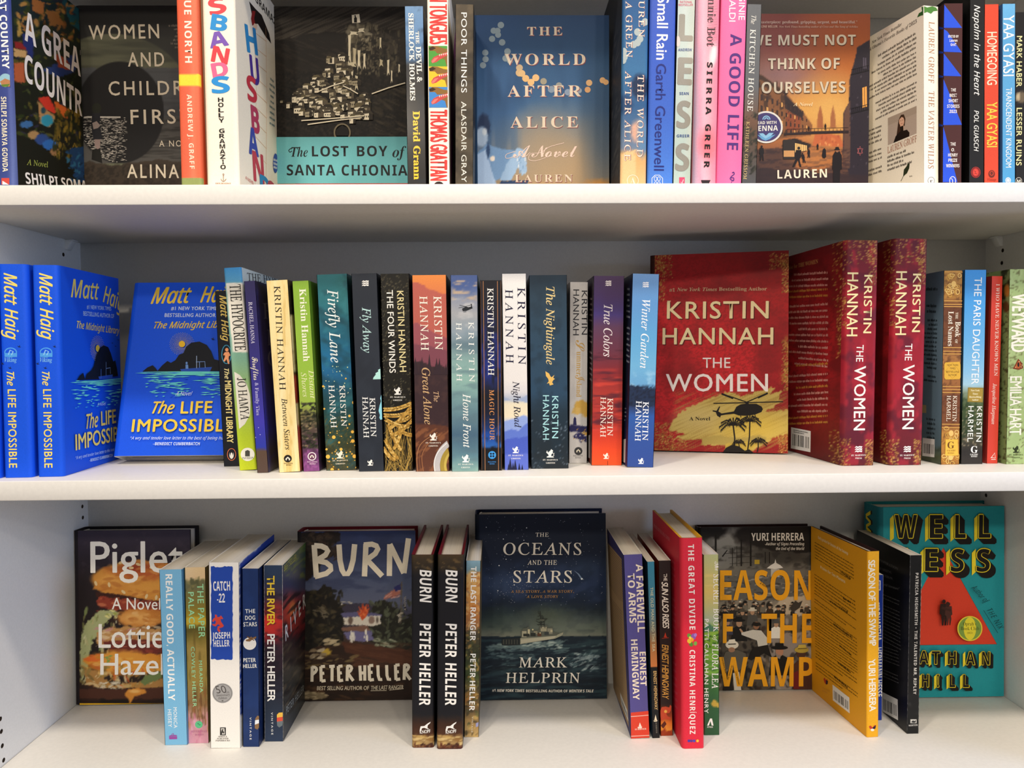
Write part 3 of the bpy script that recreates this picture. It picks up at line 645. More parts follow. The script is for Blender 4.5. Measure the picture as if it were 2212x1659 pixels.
@art('husbands', *ZA)
def _(b, S, F, B):
    S.paint(['f6ecd8']); F.paint(['f0e6d2'])
    cl = ('d84a50', '2f8fd0', '7a58b0', 'd8454c', 'dd6a92', '2a8fd4')
    S.text('U', 'B', '2f8fd0', 1680, -60, 1800, -64, 120)
    for c, k, x0, y0, x1, y1, h in (('S', cl[0], 1678, 122, 1808, 96, 128), ('B', cl[1], 1676, 232, 1800, 252, 122), ('A', cl[2], 1678, 384, 1822, 358, 118), ('N', cl[3], 1682, 486, 1808, 512, 122), ('D', cl[4], 1700, 620, 1822, 600, 112), ('S', cl[5], 1692, 742, 1830, 736, 128)):
        S.text(c, 'B', k, x0, y0, x1, y1, h, off=.03)
    for i, ch in enumerate('HOLLY GRAMAZIO'):
        if ch != ' ': S.text(ch, 'B', '1c1a18', 1740+i*1.5-(3 if ch != 'I' else -12), 812+i*41.2, 1780+i*1.5-(0 if ch != 'I' else 12), 811+i*41.2, 34)
    S.line([(1780, 1395), (1780, 1440)], 4, '8a5a44'); S.line([(1760, 1425), (1768, 1440), (1780, 1446), (1792, 1440), (1802, 1425)], 4, '8a5a44'); S.ring(1780, 1390, 6, 6, 3, '8a5a44', 12); S.text('DOUBLEDAY', 'D', 'a05a44', 1718, 1466, 1842, 1466, 11)
    cf = ('2f86c0', '40308a', 'c03440', 'b03a58', '3a4aa0', 'b8384c')
    F.tr = ZB; fx = ((126, 200, 210, 445, 'H', '2f86c0'), (160, 440, 225, 690, 'U', '46308a'), (132, 600, 205, 830, 'S', 'c03444'), (165, 840, 225, 1080, 'B', 'b23c5c'), (140, 1010, 215, 1255, 'A', '3c48a0'), (178, 1205, 260, 1470, 'N', 'bc3c4c'), (232, 1400, 310, 1600, 'D', '2f86b8'), (290, 1440, 345, 1640, 'S', 'b84a5a'))
    F.text('GRAMAZIO', 'B', '1c1a18', 188, 8, 395, 262, 62)
    F.poly([(140, 10), (190, 70), (240, 120), (300, 270), (316, 348), (270, 290), (210, 190), (178, 190)], '1e1614'); F.poly([(165, 85), (190, 90), (180, 150), (190, 190), (165, 205), (155, 150)], '8a2020'); F.poly([(180, 185), (205, 195), (200, 240), (170, 215)], 'e6c2a0')
    for x in (186, 272): F.line([(x, 220), (x+10, 720), (x+2, 1470)], 5, 'dba06a')
    for k in range(10): F.line([(190, 262+k*118), (278, 330+k*122)], 4, 'e0ae7c')
    for x0, y0, x1, y1, ch, k in fx: F.text(ch, 'B', k, x0, y1-36, x1, y1-6, (y1-y0)*.86, off=.03)
    F.body((300, 600), (345, 640), (300, 1000), 9, '6a8a94', .3, 4, 'c'); F.ell(348, 1300, 20, 78, '3a50a0'); F.body((332, 1260), (362, 1270), (332, 1350), 3, 'e8e4da', .5)
    F.text('A NOVEL', 'S', 'c04a4a', 110, 1426, 178, 1476, 26)

@art('lostboy', *ZB)
def _(b, S, F, B):
    S.paint(['201a16'])
    F.paint(['231d18', G([(40, '4a4238'), (330, '6a6052'), (420, '231d18'), (1100, '1a1613')]), NZ(260, 9, '2a241f', .42, .6, .85, 4, rot=-24, box=(300, 0, 1600, 420)),
        PG([(300, 320), (400, 316), (520, 300), (600, 265), (680, 268), (760, 250), (860, 262), (1000, 240), (1500, 230), (1500, 480), (300, 480)], '241e1a', 8, 30), PG([(300, 470), (470, 480), (640, 520), (800, 470), (1000, 520), (1500, 480), (1500, 1100), (300, 1100)], '29231d', 12, 40),
        NZ(90, 14, '3f362c', .5, .66, .8, 5, box=(320, 300, 1420, 1090), rot=20), NZ(16, 16, '14110f', .5, .62, .8, 6, box=(320, 560, 1420, 1090)), PG([(922, 205), (1000, 185), (1110, 195), (1220, 240), (1310, 330), (1345, 560), (1250, 590), (1160, 500), (1060, 560), (1000, 520), (935, 560), (915, 320)], '4a4236', 10, 20), NZ(9, 46, '9a8e72', .5, .6, .9, 21, box=(905, 190, 1180, 600), feather=12), NZ(12, 50, '7a7058', .54, .64, .8, 22, box=(1150, 230, 1350, 620), feather=16), DAB(90, (1010, 235, 1240, 470), (10, 26), ('15120f', '24201a', '2e2820'), 33), DAB(150, (1040, 300, 1400, 760), (10, 26), ('15120f', '201b16', '2a241c'), 3), DAB(60, (360, 690, 560, 860), (10, 24), ('100e0c', '1a1613', '2c261e'), 8),
        DAB(90, (1130, 700, 1400, 1080), (20, 60), ('4e4434', '38301f', '2a241a', '5c5140'), 9, .2, (10, 40)), DAB(120, (340, 960, 1400, 1090), (8, 22), ('14110e', '2c251e', '3c3428'), 12), DAB(26, (930, 190, 1110, 320), (16, 34), ('b0a488', 'cabd9e', '7a6e58'), 5, .6), DK(.7)], 2.2)
    W1 = 'ece0c4'; D1 = '15110e'
    F.poly([(958, 118), (1018, 110), (1026, 180), (962, 184)], W1); F.poly([(950, 116), (988, 82), (1034, 108), (1018, 112), (958, 120)], '3a3228'); F.poly([(976, 180), (976, 145), (988, 130), (1000, 145), (1000, 180)], D1); F.ell(985, 128, 6, 8, D1, 10)
    rng = random.Random(11)
    for x, y, w, h in ((930, 280, 22, 240), (968, 380, 26, 150), (1005, 400, 22, 150), (1050, 430, 18, 120), (940, 560, 30, 140), (985, 600, 22, 120), (1180, 300, 14, 90), (1240, 480, 18, 120), (1270, 560, 12, 100), (1180, 470, 26, 60), (1330, 510, 12, 70), (945, 250, 60, 30), (1010, 230, 50, 28), (930, 500, 60, 34)):
        F.poly([(x, y), (x+w, y+rng.uniform(-8, 12)), (x+w*.8, y+h*.5), (x+w*1.1, y+h), (x+w*.5, y+h*.8), (x-w*.1, y+h*1.05), (x+w*.1, y+h*.4)], rng.choice(('d4c8a8', 'c3b696', 'e4d8ba')))
    hs = [(770, 440, 70, 60), (850, 420, 50, 40), (830, 490, 70, 50), (745, 530, 60, 50), (870, 550, 60, 40), (725, 570, 40, 40), (815, 590, 66, 44), (660, 600, 70, 60), (700, 625, 60, 46), (630, 640, 50, 40), (660, 690, 54, 44), (720, 690, 70, 44), (570, 670, 60, 40), (540, 710, 70, 44), (825, 660, 54, 70), (850, 690, 56, 44), (780, 720, 50, 60), (620, 760, 90, 40), (570, 780, 56, 40), (680, 790, 70, 44), (820, 760, 90, 50), (750, 830, 70, 80), (700, 860, 60, 60), (640, 830, 56, 50), (800, 800, 40, 60), (885, 810, 60, 60), (985, 780, 80, 50), (980, 830, 70, 90), (930, 880, 60, 50), (1050, 890, 70, 60), (500, 850, 80, 50), (540, 880, 50, 40), (590, 880, 50, 50), (660, 880, 70, 50), (740, 890, 80, 40), (440, 820, 40, 40), (390, 800, 30, 20)]
    vil = [(480, 880), (520, 700), (660, 590), (760, 430), (900, 410), (960, 600), (1090, 760), (1110, 930), (900, 950), (640, 960)]
    while len(hs) < 105:
        x, y = rng.uniform(470, 1110), rng.uniform(420, 950)
        if inside(np.array([x+25.]), np.array([y+20.]), vil)[0]: hs.append((x, y, rng.uniform(36, 70), rng.uniform(34, 62)))
    hs.sort(key=lambda q: q[1])
    for x, y, w, h in hs:
        w *= 1.12; h *= 1.15
        F.poly([(x, y+h*.3), (x+w*.6, y+h*.2), (x+w*.6, y+h), (x, y+h)], W1 if rng.random() < .75 else 'a89c80'); F.poly([(x+w*.6, y+h*.2), (x+w, y+h*.35), (x+w, y+h), (x+w*.6, y+h)], '5a5040' if rng.random() < .6 else '2c261e')
        F.poly([(x-w*.12, y+h*.34), (x+w*.2, y-h*.08), (x+w*.75, y-h*.1), (x+w*1.1, y+h*.36), (x+w*.6, y+h*.24)], rng.choice(('4c4436', '2e281f', '62583f', '3c352a')))
        for k in range(rng.randint(1, 3)): q = x+w*(.1+.2*k); F.poly([(q, y+h*.52), (q+w*.09, y+h*.5), (q+w*.09, y+h*.72), (q, y+h*.74)], D1)
    for p in ([(680, 740), (800, 690), (900, 660)], [(890, 688), (950, 716), (1010, 752)], [(560, 965), (800, 948), (1060, 926)], [(610, 996), (850, 962), (1040, 940)], [(1120, 752), (1250, 705), (1385, 665)]): F.line(p, 9, W1)
    F.line([(600, 985), (850, 955), (1040, 935)], 6, D1)
    F.ring(885, 1060, 62, 68, 12, '7a6f58'); F.poly([(835, 1085), (835, 1040), (885, 1000), (935, 1040), (935, 1085)], '120f0d')
    F.poly([(300, 1096), (1700, 1092), (1700, 1466), (300, 1468)], '69b3b8')
    F.poly([(300, 1468), (515, 1466), (515, 1500), (300, 1500)], 'c0663a'); F.poly([(515, 1466), (1700, 1462), (1700, 1500), (515, 1500)], 'c03a2c')
    k = '1a1c1e'
    F.text('The', 'J', k, 480, 1252, 612, 1252, 76); F.line([(540, 1180), (490, 1182), (462, 1200), (470, 1216), (486, 1206)], 7, k, True)
    F.text('LOST', 'B', k, 645, 1250, 935, 1249, 82, 1.12); F.text('BOY', 'B', k, 1003, 1249, 1245, 1248, 82, 1.12); F.text('of', 'J', k, 1284, 1256, 1396, 1254, 84)
    F.text('SANTA CHIONIA', 'B', k, 445, 1400, 1404, 1402, 84, 1.12)

@art('sherlock', *ZB)
def _(b, S, F, B):
    S.paint(['24221f', G([(50, '6f93b8'), (300, '5f86b0'), (480, '3f5f80'), (520, '2a2a2c'), (1480, '201e1c')]), NZ(60, 60, '1c2530', .55, .75, .4, 2)], 4); F.paint(['1c1b1b'])
    S.text('SHERLOCK HOLMES', 'D', 'f0ece0', 1410, 106, 1424, 800, 38, off=.02); S.text('THE', 'D', 'f0ece0', 1466, 252, 1470, 348, 26, off=.02); S.text('DEVIL &', 'D', 'f0ece0', 1468, 372, 1480, 655, 40, off=.02)
    S.text('David Grann', 'D', 'f3c632', 1446, 886, 1454, 1430, 52, off=.025)

@art('tongues', *ZB)
def _(b, S, F, B):
    S.paint(['f6eedd']); F.paint(['f0e6d4']); F.poly([(1745, 690), (1900, 640), (1900, 1500), (1745, 1500)], 'b048a0')
    S.text('IN TONGUES', 'S', 'd8403c', 1580, -50, 1582, 350, 145, off=.028); S.text('THOMAS GRATTAN', 'S', 'd8403c', 1586, 876, 1586, 1436, 130, off=.028)
    for y, c in ((366, '4f9a3e'), (530, 'efc030'), (694, '3f86cc')):
        S.poly([(1570, y), (1742, y), (1743, y+163), (1571, y+163)], c)
        S.poly([(1572, y+15), (1600, y), (1640, y+2), (1690, y+20), (1735, y+24), (1742, y+50), (1742, y+163), (1715, y+163), (1700, y+110), (1660, y+98), (1690, y+80), (1700, y+55), (1640, y+62), (1620, y+40), (1580, y+40)], '8a6430')
        S.poly([(1574, y+14), (1604, y+4), (1630, y+18), (1600, y+34), (1578, y+36)], '3a2a18'); S.poly([(1590, y+120), (1610, y+90), (1660, y+66), (1725, y+48), (1725, y+76), (1680, y+96), (1630, y+130), (1598, y+138)], 'c84a48'); S.poly([(1594, y+122), (1618, y+96), (1650, y+90), (1620, y+124), (1600, y+136)], 'e07a70')
        for k in range(5): S.poly([(1652+k*15, y+70-k*3), (1662+k*15, y+66-k*3), (1658+k*15, y+84-k*3)], 'f2ead8')
    S.ell(1652, 1480, 40, 34, '2a1a1c'); S.text('DUR', 'B', 'f0e6d8', 1634, 1478, 1672, 1478, 12)

@art('poor', *ZB)
def _(b, S, F, B):
    S.paint(['4d4334', NZ(120, 90, '2e271d', .4, .62, .8, 3), NZ(50, 70, '6a5c46', .55, .72, .5, 6)], 4); F.paint(['1e1c1c'])
    S.text('POOR THINGS', 'S', 'f0eee6', 1830, 100, 1830, 738, 44, 1.05); S.text('ALASDAIR GRAY', 'S', 'e8e4d8', 1830, 808, 1832, 1452, 40, 1.05)

@art('alice', *ZG)
def _(b, S, F, B):
    S.paint(['1c3a5c'])
    F.paint([G([(100, '23497a'), (480, '2f5c8c'), (900, '4672a4'), (1200, '7c90a8'), (1480, 'b09878')], 'y', 25, 200), E(760, 1300, 380, 330, 'cfae84', 1.3, 20, 90, a=.85), E(600, 1180, 180, 220, 'b9a58c', 1.4, 20, 90, a=.6), E(1120, 1000, 130, 500, '3a5470', 1.2, a=.6),
        NZ(70, 900, '38659a', .45, .65, .5, 3, box=(100, 450, 500, 1300), feather=90), NZ(110, 900, '27507f', .5, .7, .5, 5, box=(60, 50, 1200, 900), feather=120), E(1080, 1480, 120, 50, 'd89a50', .9, 12), E(700, 1490, 260, 40, 'd0a878', .9, 12), DK(.84),
        # two people embracing, in blue shade
        E(165, 1010, 52, 105, '1b2f50', .3, 8), E(150, 1090, 48, 80, '9fb4cc', .35, 6), E(172, 1050, 18, 28, 'c2ccd4', .3), PG([(110, 1220), (190, 1145), (280, 1180), (420, 1200), (440, 1330), (300, 1420), (120, 1500)], '6f93bc', 6, 40), PG([(110, 1230), (180, 1190), (220, 1320), (270, 1480), (110, 1490)], 'a4bede', 6, 40),
        E(235, 1262, 20, 20, 'e9dccd', .3, 4), PG([(290, 1440), (350, 1300), (430, 1180), (500, 1190), (512, 1360), (470, 1400), (440, 1330), (380, 1440)], '93b1d2', 7, 30), DAB(24, (430, 1180, 510, 1380), (8, 20), ('d7dde4', 'a8c0da', '6f92b8'), 5, .25, (60, 110)), E(200, 1200, 14, 60, '27426a', .5, 4), PG([(300, 1440), (520, 1440), (520, 1500), (280, 1500)], '223a60', 8)], 2.4)
    for x, y, r in ((302, 200, 26), (245, 245, 25), (276, 245, 24), (280, 278, 24), (232, 310, 25), (312, 338, 26), (178, 420, 25), (180, 472, 25), (160, 520, 25), (355, 410, 26), (340, 465, 26), (375, 485, 25)): F.ell(x, y, r, r, '7f8f98', 18)
    for x, y, r, c in ((450, 540, 27, 'b9a283'), (450, 580, 30, 'c4a67c'), (470, 585, 27, 'd0ad7c'), (500, 625, 28, 'd6ae78'), (542, 655, 27, 'dcb27c'), (580, 620, 28, 'd9b07c'), (642, 648, 26, '96907f'), (765, 682, 26, '8d8f8c'), (704, 712, 28, '7b8ca0'), (835, 735, 26, '7f90a8'), (925, 722, 22, '8a97a8'), (1005, 660, 25, 'd3a878'), (993, 715, 24, 'd3a070'), (1112, 640, 24, 'cfa372'), (1138, 655, 22, 'd6a672')): F.ell(x, y, r, r, c, 18)
    for dx, dy, c in ((5, 5, '8a4a50'), (0, 0, 'd5c6b2')):
        for t, x0, x1, y, h in (('THE', 512, 790, 283, 68), ('WORLD', 330, 975, 518, 88), ('AFTER', 355, 942, 770, 88), ('ALICE', 378, 916, 1018, 88), ('LAUREN', 414, 872, 1450, 58)): F.text(t, 'D', c, x0+dx, y+dy, x1+dx, y+dy-2, h, 1.3, off=-.004)
    F.text('A Novel', 'K', 'e2c8bc', 400, 1254, 910, 1250, 92); F.line([(430, 1240), (350, 1262), (346, 1230), (420, 1205)], 4, 'e2c8bc', True); F.line([(660, 1255), (580, 1280), (525, 1270), (540, 1225), (620, 1215), (690, 1170), (805, 1138)], 4, 'e2c8bc', True)

@art('alicesp', *ZG)
def _(b, S, F, B):
    S.paint([G([(0, '2a5688'), (560, '3a6f9c'), (840, '2f5a88'), (1180, '6f8098'), (1230, 'd9a76a'), (1480, 'e2b680')]), E(1410, 690, 70, 100, '1c3050', .4, 12), E(1400, 1050, 60, 90, 'd9a890', .5, 10), PG([(1240, 1230), (1300, 1210), (1370, 1190), (1380, 1480), (1240, 1480)], 'e8c08a', 10), E(1430, 1080, 40, 160, '5f84a8', .6, 10), E(1290, 830, 60, 70, '26466e', .5, 10)], 3)
    B.paint(['22242a', NZ(4, 60, '4c4c4c', .58, .7, .7, 2, rot=14, box=(1130, 200, 1300, 1480))], 3); F.paint(['2a5688'])
    for x, y in ((1450, 175), (1390, 255), (1410, 310), (1390, 340), (1360, 355), (1280, 410), (1285, 455), (1275, 480)): S.ell(x, y, 27, 30, 'a8b4b4', 16)
    for d, c in ((4, '8a4a50'), (0, 'f0d8c8')):
        S.text('LAUREN', 'R', c, 1400+d, -140, 1400+d, 296, 44, 1.25, off=.01); S.text('A GREEN', 'R', c, 1296+d, 10, 1300+d, 458, 48, 1.25, off=.01); S.text('THE WORLD', 'R', c, 1392+d, 598, 1384+d, 1250, 48, 1.25, off=.01); S.text('AFTER ALICE', 'R', c, 1292+d, 566, 1286+d, 1280, 48, 1.25, off=.01)
    S.ring(1352, 1440, 44, 46, 5, 'f4e4c8'); S.text('A', 'D', 'f4e4c8', 1330, 1466, 1374, 1466, 50)

@art('rain', *ZG)
def _(b, S, F, B):
    S.paint([G([(0, '3f5cba'), (400, '3a5cc0'), (900, '3d66c4'), (1480, '4a80d6')], 'y', 30, 60)], 6); B.paint(['2c4494']); F.paint(['3a5cc0'])
    S.text('Small Rain', 'S', 'eceaf0', 1552, -26, 1540, 474, 86, off=.02); S.text('Garth Greenwell', 'S', '232e78', 1540, 508, 1522, 1358, 78, off=.016)
    S.line([(1505, 1480), (1505, 1420), (1530, 1395), (1565, 1395), (1590, 1420), (1590, 1480)], 5, 'dfe4f4')
    for k in range(2):
        for i in range(2): S.ring(1534+k*26, 1424+i*40, 11, 17, 4, 'dfe4f4', 14)

@art('less', *ZG)
def _(b, S, F, B):
    S.paint([G([(0, 'b9c8c4'), (1480, 'b0c3ba')]), NZ(70, 200, 'c6d0cc', .5, .7, .5, 2)], 6); B.paint(['2a2c34']); F.paint(['b0c3ba'])
    S.text('NATIONAL', 'B', 'c65a78', 1728, 24, 1826, 26, 18); S.text('BESTSELLER', 'B', 'c65a78', 1718, 48, 1832, 48, 17)
    g = '8f8c83'
    S.text('L', 'B', g, 1722, 322, 1824, 325, 205, off=.035); S.text('E', 'B', g, 1712, 670, 1816, 674, 208, off=.035); S.text('S', 'B', g, 1704, 1016, 1804, 1018, 208, off=.03); S.text('S', 'B', g, 1694, 1356, 1794, 1358, 208, off=.03)
    for t, x0, x1, y in (('ANDREW', 1714, 1824, 408), ('SEAN', 1724, 1798, 756), ('GREER', 1702, 1804, 1094)): S.text(t, 'B', '34508a', x0, y, x1, y, 22)
    S.rect(1722, 1412, 1766, 1474, 'd8486c'); S.line([(1735, 1450), (1745, 1460), (1756, 1430)], 4, 'f0e4e4'); S.ell(1712, 330, 18, 44, 'd8c6c0', 16)

@art('annie', *ZD)
def _(b, S, F, B):
    S.paint([G([(0, 'b8a0b8'), (40, 'd79bb0'), (70, 'f2b4c4'), (110, 'f4aab8'), (150, 'f090a4'), (215, 'e07c98')], 'x', 14, 160), E(150, 440, 26, 90, 'fbe6e6', .9, rot=8), E(110, 1150, 70, 120, 'f27a88', .9, 10)], 3); F.paint(['ee98aa'])  # gloss put into the pink: cross tones and a pale highlight streak
    k = '1a1618'
    S.text('Annie Bot', 'D', k, 112, -85, 100, 370, 62, off=.02)
    for y in np.arange(-110, 360, 13): S.line([(104, y), (182, y+3)], 3, 'f0a8b8')
    S.text('SIERRA', 'B', k, 102, 497, 90, 912, 42, 1.5, off=.03); S.text('GREER', 'B', k, 88, 990, 76, 1336, 42, 1.45, off=.03)
    S.poly([(52, 1435), (128, 1435), (112, 1468), (62, 1468)], '2a2026')

@art('goodlife', *ZD)
def _(b, S, F, B):
    S.paint([G([(180, 'ee6a9c'), (300, 'f472a6'), (420, 'f06aa0')], 'x')], 8); F.paint(['f06aa0'])
    S.text('VIRGINIE', 'S', 'fbe8ee', 358, -165, 352, 160, 48, off=.012); S.text('GRIMALDI', 'S', 'fbe8ee', 282, -190, 276, 172, 50, off=.012)
    S.text('A GOOD LIFE', 'B', '52307a', 288, 270, 258, 1194, 90, 1.05)
    S.line([(300, 1380), (312, 1372), (316, 1388), (296, 1405), (285, 1425), (310, 1440), (312, 1418), (292, 1418)], 9, '52307a', True); S.line([(300, 1440), (290, 1468)], 5, '52307a')

@art('kitchen', *ZD)
def _(b, S, F, B):
    S.paint([G([(40, '5f6266'), (700, '5c5f63'), (960, '6a4c3c'), (1080, '5a4638'), (1460, '4a4c50')], 'y', 30, 60), DAB(90, (390, 900, 500, 1400), (10, 26), ('2c2c26', '3a382e', '1f211e'), 3)], 3); F.paint(['45474a'])
    S.text('The', 'I', 'e8e4da', 456, 122, 450, 190, 36); S.text('KITCHEN HOUSE', 'R', 'ece8de', 446, 232, 422, 886, 42, 1.1, off=.006); S.text('KATHLEEN GRISSOM', 'R', 'cdb27a', 414, 968, 390, 1428, 26, 1.1, off=.006); S.line([(500, 1385), (520, 1395), (515, 1418), (495, 1422)], 4, 'b8b4ac')

@art('wemust', *ZD)
def _(b, S, F, B):
    S.paint(['6a3c30'])
    F.paint([G([(110, '7e3a34'), (350, '8a4644'), (600, 'a8745c'), (760, 'd9944a'), (900, 'e8a850'), (1100, 'c77a44'), (1450, '3f2c36')]), E(1250, 420, 320, 420, 'c8702c', 1.4, 20, 150, a=.8), E(1180, 200, 260, 200, 'a04a26', 1.2, a=.6), E(700, 620, 220, 120, '8a6a78', 1.3, a=.6), E(1100, 880, 240, 220, 'f2c070', 1.3, a=.8),
        # spires, church
        PG([(975, 1020), (982, 920), (1004, 835), (1022, 920), (1028, 1020)], 'b06a42'), PG([(1080, 1020), (1086, 920), (1104, 838), (1122, 920), (1128, 1020)], 'b06e46'), PG([(940, 1160), (960, 1070), (1050, 1060), (1160, 1080), (1190, 1170)], 'cf6e44', 4), DAB(20, (960, 1080, 1150, 1160), (8, 20), ('e0854e', 'b45a3c', 'f0a868'), 3, .4, (80, 100)),
        # terraces on the left
        PG([(380, 560), (540, 600), (700, 720), (860, 880), (940, 1000), (930, 1080), (720, 1100), (380, 1180)], '94603c', 4), NZ(26, 60, '4e3428', .5, .58, .9, 4, box=(380, 640, 740, 1100)), PG([(380, 560), (540, 600), (740, 740), (735, 765), (540, 640), (380, 600)], '4a3228'), PG([(715, 740), (722, 640), (730, 760), (870, 900), (860, 960), (720, 860)], '33262a'), PG([(730, 880), (850, 940), (840, 1030), (730, 1050)], '9a5034', 4), DAB(40, (560, 760, 860, 1040), (5, 12), ('2e2226', 'd49a58', '3a2a2a'), 6, .4, (80, 100)),
        # dark house on the right
        PG([(1235, 640), (1290, 420), (1292, 380), (1400, 315), (1410, 1460), (1180, 1390), (1185, 900), (1230, 820)], '2c2634', 3), PG([(1190, 900), (1240, 800), (1240, 1340), (1185, 1350)], '6a4c42', 5), DAB(26, (1240, 560, 1390, 1340), (6, 16), ('443c4c', '1d1a26', '56505c'), 7, .3, (80, 100)),
        # street
        PG([(380, 1200), (930, 1160), (1180, 1200), (1250, 1470), (380, 1470)], '5e4038', 8), PG([(900, 1170), (1170, 1190), (1180, 1320), (1000, 1380), (800, 1330)], 'b36f40', 10), NZ(60, 14, '3a2a30', .5, .62, .7, 9, box=(380, 1180, 1250, 1470)), E(950, 1250, 170, 70, 'd08a50', 1.2, 8, a=.6), PG([(380, 1330), (1400, 1400), (1400, 1480), (380, 1480)], '33262e', 10, a=.8),
        PG([(700, 1120), (800, 1100), (930, 1150), (900, 1200), (700, 1230)], '2a2224', 4), DK(.88)], 2.3)
    for r, (ya, yb) in enumerate(((700, 905), (800, 955), (905, 1005), (1010, 1045))):      # windows of the terrace, running down the street
        for k in range(13):
            t = (k/13)**.75; x = 400+520*t; y = ya+(yb-ya)*t; h_ = (62-40*t); w_ = 20-13*t
            F.poly([(x, y), (x+w_, y+w_*.35), (x+w_, y+w_*.35+h_*.8), (x, y+h_)], 'd8a05c' if (k*7+r*3) % 6 == 0 else '3c2a28')
    F.poly([(1336, 700), (1372, 688), (1374, 850), (1338, 860)], 'd89a4c'); F.line([(1354, 695), (1356, 855)], 4, '4a3028'); F.poly([(1340, 460), (1352, 458), (1354, 550), (1342, 552)], '4e4858'); F.poly([(1356, 462), (1368, 460), (1370, 548), (1358, 552)], '4e4858')
    for y in (560, 870): F.line([(1245, y+35), (1390, y)], 8, '15121a'); F.line([(1250, y-5), (1390, y-40)], 4, '15121a'); [F.line([(1256+k*15, y-5-k*4), (1256+k*15, y+30-k*4)], 3, '15121a') for k in range(9)]
    F.poly([(715, 1062), (960, 1046), (1228, 1040), (1228, 1060), (960, 1068), (715, 1078)], '2a1e22'); F.line([(735, 1030), (960, 1024), (1225, 1016)], 3, '2a1e22'); [F.line([(745+k*30, 1026), (745+k*30, 1060)], 3, '3a2a2a') for k in range(16)]
    F.rect(705, 1115, 800, 1270, '2e2828'); F.poly([(800, 1140), (895, 1160), (895, 1200), (800, 1215)], 'd8b070'); [F.line([(815+k*17, 1146+k*2), (815+k*17, 1205)], 3, '3a2a24') for k in range(5)]; F.rect(710, 1200, 795, 1250, 'c99560')
    k = '17131a'
    F.poly([(1100, 1240), (1120, 1205), (1155, 1205), (1172, 1240), (1174, 1350), (1160, 1352), (1156, 1460), (1104, 1460), (1104, 1350), (1096, 1348)], k); F.ell(1136, 1195, 15, 20, '8a6048', 14); F.poly([(1110, 1192), (1120, 1188), (1124, 1172), (1148, 1172), (1152, 1188), (1160, 1192), (1150, 1198), (1120, 1198)], k)
    F.poly([(1014, 1240), (1022, 1190), (1036, 1180), (1046, 1195), (1048, 1250), (1036, 1262), (1020, 1258)], k); person(F, 815, 1250, 160, k, .1, .2); person(F, 535, 1220, 120, k); person(F, 910, 1222, 70, k); person(F, 980, 1170, 50, k); person(F, 1042, 1010, 50, k); person(F, 910, 1024, 40, k); person(F, 874, 1258, 80, k, -.2)
    F.line([(1296, 1184), (1318, 1240), (1340, 1186), (1296, 1184)], 4, 'b0646a'); F.line([(1296, 1222), (1318, 1166), (1338, 1222), (1296, 1222)], 4, 'b0646a')
    c = 'c9bda8'
    F.text('“A masterpiece: profound, gripping, urgent, and beautiful.”', 'D', 'c0a496', 470, 188, 1295, 188, 22); F.text('MADELINE MILLER,', 'B', 'c0a08c', 470, 222, 664, 222, 18); F.text('New York Times bestselling author of Circe and The Song of Achilles', 'J', 'b89684', 672, 222, 1300, 222, 15)
    for d, cc in ((4, '4e3028'), (0, c)): F.text('WE MUST NOT', 'B', cc, 440+d, 364+d, 1283+d, 360+d, 82, 1.05); F.text('THINK OF', 'B', cc, 585+d, 553+d, 1155+d, 549+d, 86, 1.05); F.text('OURSELVES', 'B', cc, 534+d, 744+d, 1200+d, 738+d, 88, 1.05)
    F.text('A Novel', 'J', 'ecd2a8', 786, 846, 942, 846, 28); F.text('LAUREN', 'B', 'ecdcc8', 660, 1424, 1054, 1414, 68, 1.2)
    F.begin('sticker', 'round purple book-club sticker with white rim')
    F.ell(570, 1014, 132, 128, 'e2ded6', 40); F.ell(570, 1014, 118, 114, '453c70', 40)
    for r, q in ((32, '8fc4e4'), (24, '453c70'), (18, '8fc4e4'), (10, '453c70')): F.poly([(572+r*cs(t*math.pi/12), 954-r*sn(t*math.pi/12)) for t in range(13)], q)
    F.text('READ WITH', 'B', 'e8e4da', 484, 992, 652, 988, 24); F.text('JENNA', 'B', 'f0ece2', 480, 1046, 664, 1042, 42)
    F.poly([(512, 1064), (545, 1062), (568, 1082), (592, 1060), (630, 1060), (600, 1092), (566, 1110), (536, 1094)], '8fc4e4'); F.poly([(500, 1074), (536, 1086), (566, 1106), (600, 1086), (645, 1072), (600, 1108), (566, 1122), (535, 1110)], '6aa8d4'); F.end()

